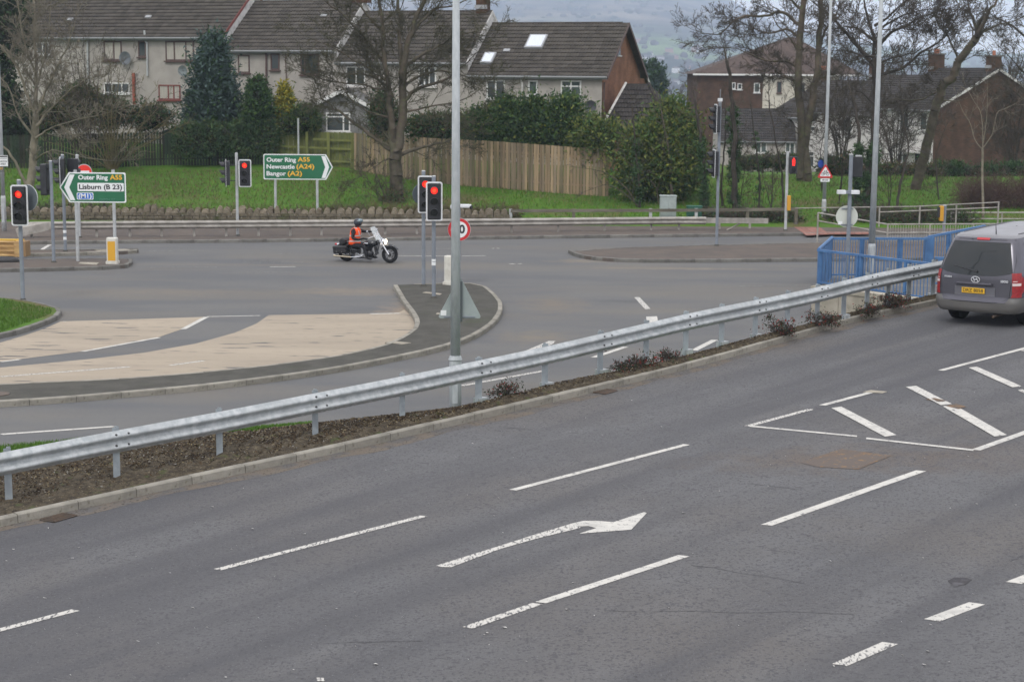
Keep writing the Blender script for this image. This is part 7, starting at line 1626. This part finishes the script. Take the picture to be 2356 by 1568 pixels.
# tailgate shut line, window with curved lower edge
gw = MB(); 
def low(y): return 1.075 + .085 * abs(y / .8) ** 3
ny, nzp = 24, 10
for j in range(nzp + 1):
    for i in range(ny + 1):
        y_ = -1 + 2 * i / ny; zt_ = 1.755; z = low(y_ * .8) + (zt_ - low(y_ * .8)) * j / nzp; w = vw(z) - .12; p = rp_(y_ * w, z, .008); gw.v.append(tuple(p))
for j in range(nzp):
    for i in range(ny): a = j * (ny + 1) + i; gw.f.append((a + 1, a, a + ny + 1, a + ny + 2)); gw.m.append(0)
win_ = gw.build('rear_window', vglass, van, smooth=True)
for s in (-1, 1):
    patch(lambda z: (s * (vw(z) - .135) if z > .72 else s * (vw(z) - .16), s * (vw(z) - .005 + (.05 if .75 < z < 1.05 else 0))), lin(.66, 1.16, 9), tail_r, 'tail_light', van, .014, 8)
    patch(lambda z: (s * (vw(z) - .13), s * (vw(z) - .01)), [.90, .93, .955], tail_w, 'reversing_lens', van, .018, 6)
    patch(lambda z: (s * (vw(z) - .12), s * (vw(z) - .05)), [.985, 1.0], tail_w, 'lens_strip', van, .018, 4)
# tailgate seam
sm2 = MB(); 
def seam(pts): sm2.tube([rp_(y, z, .004) for y, z in pts], .006, 4)
seam([(-(vw(1.8) - .045), 1.80), (-(vw(1.4) - .045), 1.4), (-(vw(1.17) - .10), 1.17), (-(vw(.9) - .165), .9), (-(vw(.7) - .19), .66), (-.62, .56), (-.45, .53)]); seam([((vw(1.8) - .045), 1.80), ((vw(1.4) - .045), 1.4), ((vw(1.17) - .10), 1.17), ((vw(.9) - .165), .9), ((vw(.7) - .19), .66), (.62, .56), (.45, .53)])
seam([(y, 1.80) for y in lin(-.70, .70, 9)]); seam([(y, .53) for y in lin(-.45, .45, 7)])
sm2.build('tailgate_seam', trim_d, van)
# tailgate lower skin reaches into the bumper zone
patch(lambda z: (-(vw(.7) - .20) + (.62 - z) * .8 * (z < .62), (vw(.7) - .20) - (.62 - z) * .8 * (z < .62)), [.545, .57, .6, .64, .66], vanp, 'tailgate_skirt', van, .012, 14)
bevel(MB().box(rp_(0, .905, .03) + Vector((0, 0, 0)), (.05, .80, .055)).build('grab_bar', vanp, van), .018)
patch(lambda z: (-.46, .46), [.60, .64, .72, .80, .845], mat('plate_recess', (.13, .13, .145), .4, metal=.4), 'plate_recess', van, .008, 12)
pl_ = Matrix.Rotation(-PI / 2, 3, 'Z')
c = rp_(.02, .765, .03); plate = bevel(MB().box(c, (.012, .52, .112)).build('number_plate', plate_y, van), .004)
def vtext(s_, size, mt, y, z, wd, bold=.004, par=None, off=.045, shear=0):
    p = rp_(y, z, off); return text(s_, size, mt, par or van, p, rotm=(PI / 2, 0, -PI / 2), bold=bold, width=wd, shear=shear)
vtext('DRZ 8058', .105, sign_blk, .02, .765, .455, .0, off=.040); vtext('HYUNDAI', .05, badge_m, .62, 1.02, .17, .002, off=.022); vtext('i800', .07, badge_m, -.66, .985, .17, .002, off=.022)
# oval emblem with a slanting letter
em = MB(); c = rp_(-.02, .995, .02)
for r1_, r2__ in ((.095, .062),):
    n = 28
    for k in range(n):
        a, a2 = 2 * PI * k / n, 2 * PI * (k + 1) / n; em.tube([c + Vector((0, r1_ * math.cos(a), r2__ * math.sin(a))), c + Vector((0, r1_ * math.cos(a2), r2__ * math.sin(a2)))], .009, 5, cap=False)
for s in (-1, 1): em.tube([c + Vector((0, -.045 * s - .018, -.042)), c + Vector((0, -.02 * s - .0 - .012 * s, 0)), c + Vector((0, -.045 * s + .018, .042))], .011, 5)
em.tube([c + Vector((0, .04, -.012)), c + Vector((0, -.04, .012))], .012, 5); em.build('emblem', badge_m, van)
patch(lambda z: (-.17, .12), [1.795, 1.81, 1.835], mat('brake_light_red', (.38, .015, .02), .3), 'high_brake_light', van, .02, 6)
wp = MB(); wp.tube([rp_(-.03, 1.16, .03), rp_(.25, 1.21, .035), rp_(.50, 1.26, .03)], .012, 5); wp.ball(rp_(-.03, 1.16, .03), .025, 8, 5); wp.build('wiper', trim_d, van)
MB().ball(rp_(.22, 1.80, .012), .016, 8, 5).build('washer_nozzle', trim_d, van)
MB().tube([(.62, -.18, 1.89), (.60, -.18, 2.12)], [.012, .004], 6).build('aerial', trim_d, van)
# side: window band, wheel arches and wheels, door seam
for s in (-1, 1):
    b = MB()
    for j, z in enumerate(lin(1.16, 1.72, 6)):
        for i in range(13): b.v.append((.62 + .12 * (z - 1.1) + 2.9 * i / 12, s * (vw(z) + .006), z))
    for j in range(5):
        for i in range(12): a = j * 13 + i; b.f.append((a, a + 1, a + 14, a + 13)); b.m.append(0)
    b.build('side_window', vglass, van, smooth=True)
    MB().tube([(.70, s * (vw(1.1) + .003), 1.1), (1.6, s * (vw(1.1) + .003), 1.08), (3.2, s * (vw(1.1) + .003), 1.08)], .008, 4).build('door_track', trim_d, van)
    for x in (.86, 4.15):
        w_ = MB(); w_.tube([(x, s * .66, .335), (x, s * .90, .335)], [.335, .335], 28); wh = w_.build('wheel', tyre, van); bevel(wh, .035, 3)
        MB().disc((x, s * .905, .335), .21, (0, s, 0), .02, 24).build('rim', chrome, wh)
wsn = MB(); wsn.add([(vxf(z) + .012, s * (vw(z) - .16), z) for z, s in ((1.22, -1), (1.22, 1), (1.72, 1), (1.72, -1))], [(0, 1, 2, 3)]); wsn.build('windscreen', vglass, van)
MB().box((2.6, 0, .34), (4.9, 1.6, .10)).build('underbody', trim_d, van)
MB().tube([(-.02, -.45, .25), (.5, -.45, .25)], .03, 8).build('tail_pipe', iron, van)
# red roof sign seen at the frame edge
bevel(MB().box((1.55, -.60, 1.97), (.14, .34, .13)).build('roof_sign', mat('roof_sign_red', (.4, .05, .05), .4), van), .03)

# ------------------------------------------------------------------ motorcycle
blk_p = mat('black_gloss', (0.008, 0.009, 0.011), .15, spec=.7); leather = mat('black_leather', (.012, .012, .013), .55); alu = mat('engine_alloy', (.03, .03, .032), .4, metal=.3); head_l = mat('headlight_lit', (1, .9, .75), .3, emit=6.0, ecol=(1.0, .86, .66))
pr_, pf_ = P(797, 600.5), P(890, 605); rzb = math.atan2(pf_.y - pr_.y, pf_.x - pr_.x); rzb = rad(-19)
bike = thing('motorcycle', 'black cruiser motorcycle with windscreen and saddlebags crossing the junction', 'motorcycle', P(798, 600.5), rzb)
def wheel(x, r, w, par):
    t = MB(); n, k = 32, 10
    for i in range(n):
        a = 2 * PI * i / n
        for j in range(k):
            bb = 2 * PI * j / k; rr = r - .055 + .055 * math.cos(bb); t.v.append((x + rr * math.cos(a), w * .5 * math.sin(bb), r + rr * math.sin(a)))
    for i in range(n):
        for j in range(k): t.f.append((i * k + j, i * k + (j + 1) % k, ((i + 1) % n) * k + (j + 1) % k, ((i + 1) % n) * k + j)); t.m.append(0)
    o = t.build('wheel', tyre, par, smooth=True)
    MB().disc((x, 0, r), r - .095, (0, 1, 0), .05, 28, r - .125).build('rim', alu, o)
    for i in range(5):
        a = 2 * PI * i / 5 + .3; MB().tube([(x + .04 * math.cos(a), 0, r + .04 * math.sin(a)), (x + (r - .12) * math.cos(a), 0, r + (r - .12) * math.sin(a))], [.028, .018], 6).build('spoke', alu, o)
    MB().tube([(x, -.07, r), (x, .07, r)], .05, 12).build('hub', alu, o)
    for s in (-1, 1): MB().disc((x, s * .06, r), .13, (0, 1, 0), .006, 24, .08).build('brake_disc', chrome, o)
wheel(0, .315, .17, bike); wheel(1.63, .30, .12, bike)
def fender(x, r, a0, a1, w, zc, name='fender'):
    b = MB(); n = 14
    for i in range(n + 1):
        a = rad(a0 + (a1 - a0) * i / n)
        for j in range(7):
            bb = rad(-75 + 150 * j / 6); rr = r - .05 + .055 * math.cos(bb); b.v.append((x + rr * math.cos(a), w * math.sin(bb), zc + rr * math.sin(a)))
    for i in range(n):
        for j in range(6): q = i * 7 + j; b.f.append((q, q + 1, q + 8, q + 7)); b.m.append(0)
    o = b.build(name, blk_p, bike, smooth=True); o.modifiers.new('thickness', 'SOLIDIFY').thickness = .006
fender(1.63, .36, 30, 150, .085, .30); fender(0, .40, 55, 190, .12, .315)
MB().ball((.93, 0, .66), .2, 18, 12, (1.35, .72, .62)).build('fuel_tank', blk_p, bike, smooth=True); MB().ball((.98, 0, .775), .03, 10, 6, (1, 1, .4)).build('fuel_cap', chrome, bike); MB().ball((.80, -.13, .66), .06, 10, 6, (1.6, .2, .5)).build('tank_badge', chrome, bike)
MB().ball((.36, 0, .54), .2, 16, 10, (1.35, .8, .42)).build('seat', leather, bike, smooth=True); MB().ball((.0, 0, .58), .16, 14, 8, (1.2, .7, .45)).build('pillion_seat', leather, bike, smooth=True)
rb = MB().tube([(-.08, -.22, .70), (-.08, .22, .70)], .12, 16).build('roll_bag', leather, bike); bevel(rb, .04, 3); MB().tube([(-.08, -.12, .70), (-.08, -.10, .70)], .124, 16).build('strap', trim_d, rb); MB().tube([(-.08, .10, .70), (-.08, .12, .70)], .124, 16).build('strap', trim_d, rb)
for s in (-1, 1):
    sb_ = bevel(MB().box((-.13, s * .27, .42), (.52, .16, .27), rot(0, rad(-3), 0)).build('saddlebag', leather, bike), .06, 3)
    bevel(MB().box((-.13, s * .27, .50), (.54, .18, .12), rot(0, rad(-3), 0)).build('flap', leather, sb_), .05, 3)
    for dx in (-.1, .1): MB().box((-.13 + dx, s * .358, .40), (.03, .01, .16)).build('buckle_strap', trim_d, sb_); MB().ball((-.13 + dx, s * .365, .36), .015, 8, 5).build('stud', chrome, sb_)
    MB().tube([(-.40, s * .2, .20), (.25, s * .19, .17)], [.04, .036], 12).build('exhaust', mat('exhaust_chrome', (.62, .55, .42), .2, metal=.9), bike); MB().tube([(.25, s * .19, .17), (.6, s * .18, .2), (.85, s * .14, .35)], .024, 8).build('exhaust_pipe', chrome, bike)
    MB().tube([(1.63, s * .10, .30), (1.42, s * .10, .62)], .028, 10).build('fork_leg', chrome, bike); MB().tube([(1.42, s * .10, .62), (1.27, s * .10, .86)], .022, 10).build('fork_leg', chrome, bike)
    MB().tube([(1.27, s * .03, .86), (1.22, s * .1, .93), (1.15, s * .28, .93), (.98, s * .38, .86), (.86, s * .40, .83)], .014, 8).build('handlebar', chrome, bike); MB().tube([(.97, s * .385, .86), (.84, s * .40, .83)], .02, 8).build('grip', leather, bike)
    MB().tube([(1.05, s * .34, .92), (.98, s * .40, 1.08)], .008, 6).build('mirror_stem', chrome, bike); MB().ball((.97, s * .42, 1.10), .055, 12, 8, (.35, 1.2, .8)).build('mirror', chrome, bike)
    MB().ball((-.42, s * .16, .44), .035, 10, 6).build('indicator', mat('clear_lens', (.7, .66, .6), .3), bike); MB().ball((1.38, s * .17, .66), .035, 10, 6).build('indicator', mat('clear_lens', (.7, .66, .6), .3), bike)
    MB().tube([(.86, s * .12, .16), (.86, s * .3, .14)], .015, 6).build('foot_peg', iron, bike)
MB().ball((-.40, 0, .58), .055, 12, 8, (1, 1.3, .7)).build('tail_lamp', mat('lamp_red', (.5, .01, .015), .25), bike); MB().box((-.44, 0, .44), (.01, .2, .16), rot(0, rad(18), 0)).build('rear_plate', mat('plate_dark', (.04, .04, .04), .5), bike); MB().ball((-.30, 0, .585), .09, 10, 6, (1.1, .8, .4)).build('tail_cover', chrome, bike)
hl = MB().ball((1.40, 0, .74), .10, 16, 10, (.9, 1, 1)).build('headlight', chrome, bike, smooth=True); MB().disc((1.475, 0, .735), .085, (1, 0, -.1), .03, 20).build('lens', head_l, hl)
ws = MB()
for j in range(8):
    t = j / 7
    for i in range(9):
        u = -1 + 2 * i / 8; hw = (.26 - .09 * t * t); ws.v.append((1.33 - .27 * t - .10 * u * u, hw * u, .80 + .46 * t - .04 * u * u * t))
for j in range(7):
    for i in range(8): q = j * 9 + i; ws.f.append((q, q + 1, q + 10, q + 9)); ws.m.append(0)
wsm = mat('clear_screen', (.75, .8, .82), .06, alpha=.30, spec=.8); w_ = ws.build('windscreen', wsm, bike, smooth=True); w_.modifiers.new('thickness', 'SOLIDIFY').thickness = .004
for s in (-1, 1): MB().tube([(1.34, s * .12, .68), (1.12, s * .12, 1.05)], .012, 6).build('screen_strut', chrome, bike)
# V twin engine, frame, air box
eng = MB().ball((.82, 0, .30), .17, 14, 9, (1.25, .7, .85)).build('engine_block', alu, bike, smooth=True)
for sgn, a in ((-1, -28), (1, 28)):
    for k in range(6):
        d = Vector((math.sin(rad(a)), 0, math.cos(rad(a)))); c = Vector((.82, 0, .36)) + d * (.05 + .035 * k); MB().disc(c, .085, d, .016, 14).build('cooling_fin', alu, eng)
    c = Vector((.82, 0, .36)) + Vector((math.sin(rad(a)), 0, math.cos(rad(a)))) * .27; MB().ball(c, .075, 10, 6, (1.1, 1, .7)).build('cylinder_head', chrome, eng)
MB().tube([(.72, -.10, .50), (.72, -.17, .50)], .07, 14).build('air_filter', chrome, bike); MB().tube([(.80, -.14, .29), (.80, -.19, .29)], .09, 16).build('clutch_cover', chrome, bike); MB().tube([(.45, -.12, .26), (.45, -.17, .26)], .07, 14).build('side_cover', chrome, bike)
fr_ = MB()
for s in (-1, 1):
    fr_.tube([(1.25, s * .04, .78), (1.12, s * .09, .30), (.98, s * .11, .15), (.45, s * .11, .15), (.2, s * .11, .3), (0, s * .12, .315)], .018, 8); fr_.tube([(1.25, s * .03, .78), (.6, s * .06, .58), (.2, s * .1, .46), (-.3, s * .11, .5)], .018, 8)
fr_.build('frame', blk_p, bike); bevel(MB().box((.35, 0, .36), (.34, .24, .2)).build('battery_cover', blk_p, bike), .04); bevel(MB().box((1.12, 0, .42), (.05, .2, .28), rot(0, rad(-16), 0)).build('radiator', trim_d, bike), .01)

# ------------------------------------------------------------------ rider
rid = thing('person', 'motorcycle rider in a dark helmet and orange high visibility vest', 'person', bike.location, rzb)
jk = mat('rider_black', (.016, .016, .018), .7, col2=(.024, .024, .027), scale=12); skin = mat('rider_skin', (.42, .25, .18), .6); vest_m = mat('vest_orange', (.95, .11, .025), .7, emit=.12, ecol=(1, .1, .02)) if False else mat('vest_orange', (.95, .115, .03), .7, col2=(.88, .09, .022), scale=8); silver = mat('vest_silver', (.50, .48, .47), .5)
J = [((.30, 0, .60), .145), ((.30, 0, .82), .14), ((.33, 0, 1.02), .155), ((.37, 0, 1.16), .075), ((.41, 0, 1.25), .07), ((.43, 0, 1.34), .09)]
E = [(0, 1), (1, 2), (2, 3), (3, 4), (4, 5)]
def chain(start, pts):
    i = start
    for p, r in pts: J.append((p, r)); E.append((i, len(J) - 1)); i = len(J) - 1
    return i
hr = chain(2, [((.34, -.19, 1.09), .075), ((.36, -.30, .84), .058), ((.60, -.37, .80), .044), ((.78, -.39, .85), .034), ((.86, -.40, .86), .036)])
hl_ = chain(2, [((.36, .19, 1.09), .075), ((.54, .30, 1.03), .055), ((.72, .36, 1.03), .042), ((.86, .38, 1.045), .034), ((.92, .38, 1.05), .036)])
for s in (-1, 1): chain(0, [((.34, s * .11, .56), .11), ((.56, s * .18, .58), .095), ((.76, s * .22, .56), .075), ((.82, s * .23, .36), .068), ((.86, s * .23, .20), .052), ((.92, s * .235, .155), .05), ((1.03, s * .24, .15), .038)])
me = bpy.data.meshes.new('body'); me.from_pydata([p for p, r in J], E, []); me.update(); bo = bpy.data.objects.new('body', me); link(bo, rid); sk = bo.modifiers.new('skin', 'SKIN'); sk.use_smooth_shade = True
for i, (p, r) in enumerate(J): me.skin_vertices[0].data[i].radius = (r, r)
me.skin_vertices[0].data[0].use_root = True; bo.modifiers.new('sub', 'SUBSURF').levels = 2; bo.modifiers['sub'].render_levels = 2
bpy.context.view_layer.update(); ev = bo.evaluated_get(bpy.context.evaluated_depsgraph_get()); nm = bpy.data.meshes.new_from_object(ev); bo.modifiers.clear(); bo.data = nm; nm.name = 'body'; nm.materials.clear(); nm.materials.append(jk); nm.shade_smooth()
# vest
vs_r = [(.60, .31, .215, .195), (.68, .31, .20, .185), (.80, .31, .185, .19), (.92, .325, .185, .20), (1.02, .34, .185, .205), (1.09, .35, .17, .20), (1.14, .36, .14, .175), (1.18, .37, .10, .12), (1.20, .375, .085, .09)]
v = MB(); n = 24
for z, cx_, rx, ry in vs_r:
    for k in range(n): a = 2 * PI * k / n; v.v.append((cx_ + rx * math.cos(a) - (0.02 if z < .7 and math.cos(a) < 0 else 0), ry * math.sin(a), z + .05 * (math.cos(a) > .2) * (z < .65)))
for j in range(len(vs_r) - 1):
    for k in range(n): v.f.append((j * n + k, j * n + (k + 1) % n, (j + 1) * n + (k + 1) % n, (j + 1) * n + k)); v.m.append(0)
vst = v.build('vest', vest_m, rid, smooth=True); vst.modifiers.new('thickness', 'SOLIDIFY').thickness = .012
def band(z0, z1, off=.012):
    b = MB(); g = lambda z: [lerp_chain([(q[0], q[i]) for q in vs_r], z) for i in (1, 2, 3)]
    for z in (z0, z1):
        c, rx, ry = g(z)
        for k in range(n): a = 2 * PI * k / n; b.v.append((c + (rx + off) * math.cos(a), (ry + off) * math.sin(a), z))
    for k in range(n): b.f.append((k, (k + 1) % n, n + (k + 1) % n, n + k)); b.m.append(0)
    b.build('reflective_band', silver, rid, smooth=True)
band(.70, .745); band(.89, .93)
for s in (-1, 1): MB().tube([(.52, s * .07, .93), (.50, s * .09, 1.06), (.42, s * .115, 1.175), (.34, s * .12, 1.19)], .018, 6).build('reflective_band', silver, rid)
# sleeves come out of the vest: dark armhole patches
for s in (-1, 1): MB().ball((.345, s * .20, 1.05), .095, 14, 9, (.95, .55, 1.15)).build('sleeve_shoulder', jk, rid, smooth=True)
hm_ = MB().ball((.43, 0, 1.37), .135, 20, 14, (1.12, .95, 1.06)).build('helmet', mat('helmet_dark', (.025, .03, .04), .25), rid, smooth=True)
MB().ball((.50, 0, 1.42), .125, 18, 10, (.95, .93, .62), rot(0, rad(-14), 0)).build('visor', mat('visor_tint', (.16, .21, .23), .1, metal=.3), rid, smooth=True)
MB().ball((.50, 0, 1.315), .085, 14, 9, (.85, .85, .75)).build('face_mask', mat('mask_black', (.01, .01, .012), .8), rid, smooth=True); MB().ball((.535, 0, 1.355), .055, 12, 8, (.8, 1.05, .3)).build('face', skin, rid, smooth=True)
for s in (-1, 1): MB().ball((.577, s * .028, 1.357), .010, 8, 6).build('eye', sign_blk, rid)
MB().ball((.588, 0, 1.338), .014, 8, 6, (1, .8, 1.2)).build('nose', skin, rid)
for s, hx_, hz_ in ((-1, .88, .855), (1, .93, 1.045)):
    g_ = MB(); c = Vector((hx_, s * (.40 if s < 0 else .38), hz_)); g_.ball(c, .042, 10, 7, (1.1, 1.1, .8))
    for i in range(4): yo = (-.036 + .024 * i); L = (.9, 1.0, .95, .8)[i]; g_.tube([c + Vector((.02, yo, .015)), c + Vector((.06 * L, yo, .005)), c + Vector((.07 * L, yo, -.028)), c + Vector((.04 * L, yo, -.045))], [.013, .013, .012, .009], 6)
    g_.tube([c + Vector((-.01, -s * .04, 0)), c + Vector((.02, -s * .062, -.02)), c + Vector((.045, -s * .058, -.035))], [.014, .013, .010], 6); g_.build('glove', leather, rid, smooth=True)
for s in (-1, 1):
    bt = MB().ball((.97, s * .235, .155), .06, 12, 8, (1.7, .8, .75)).build('boot', leather, rid, smooth=True)
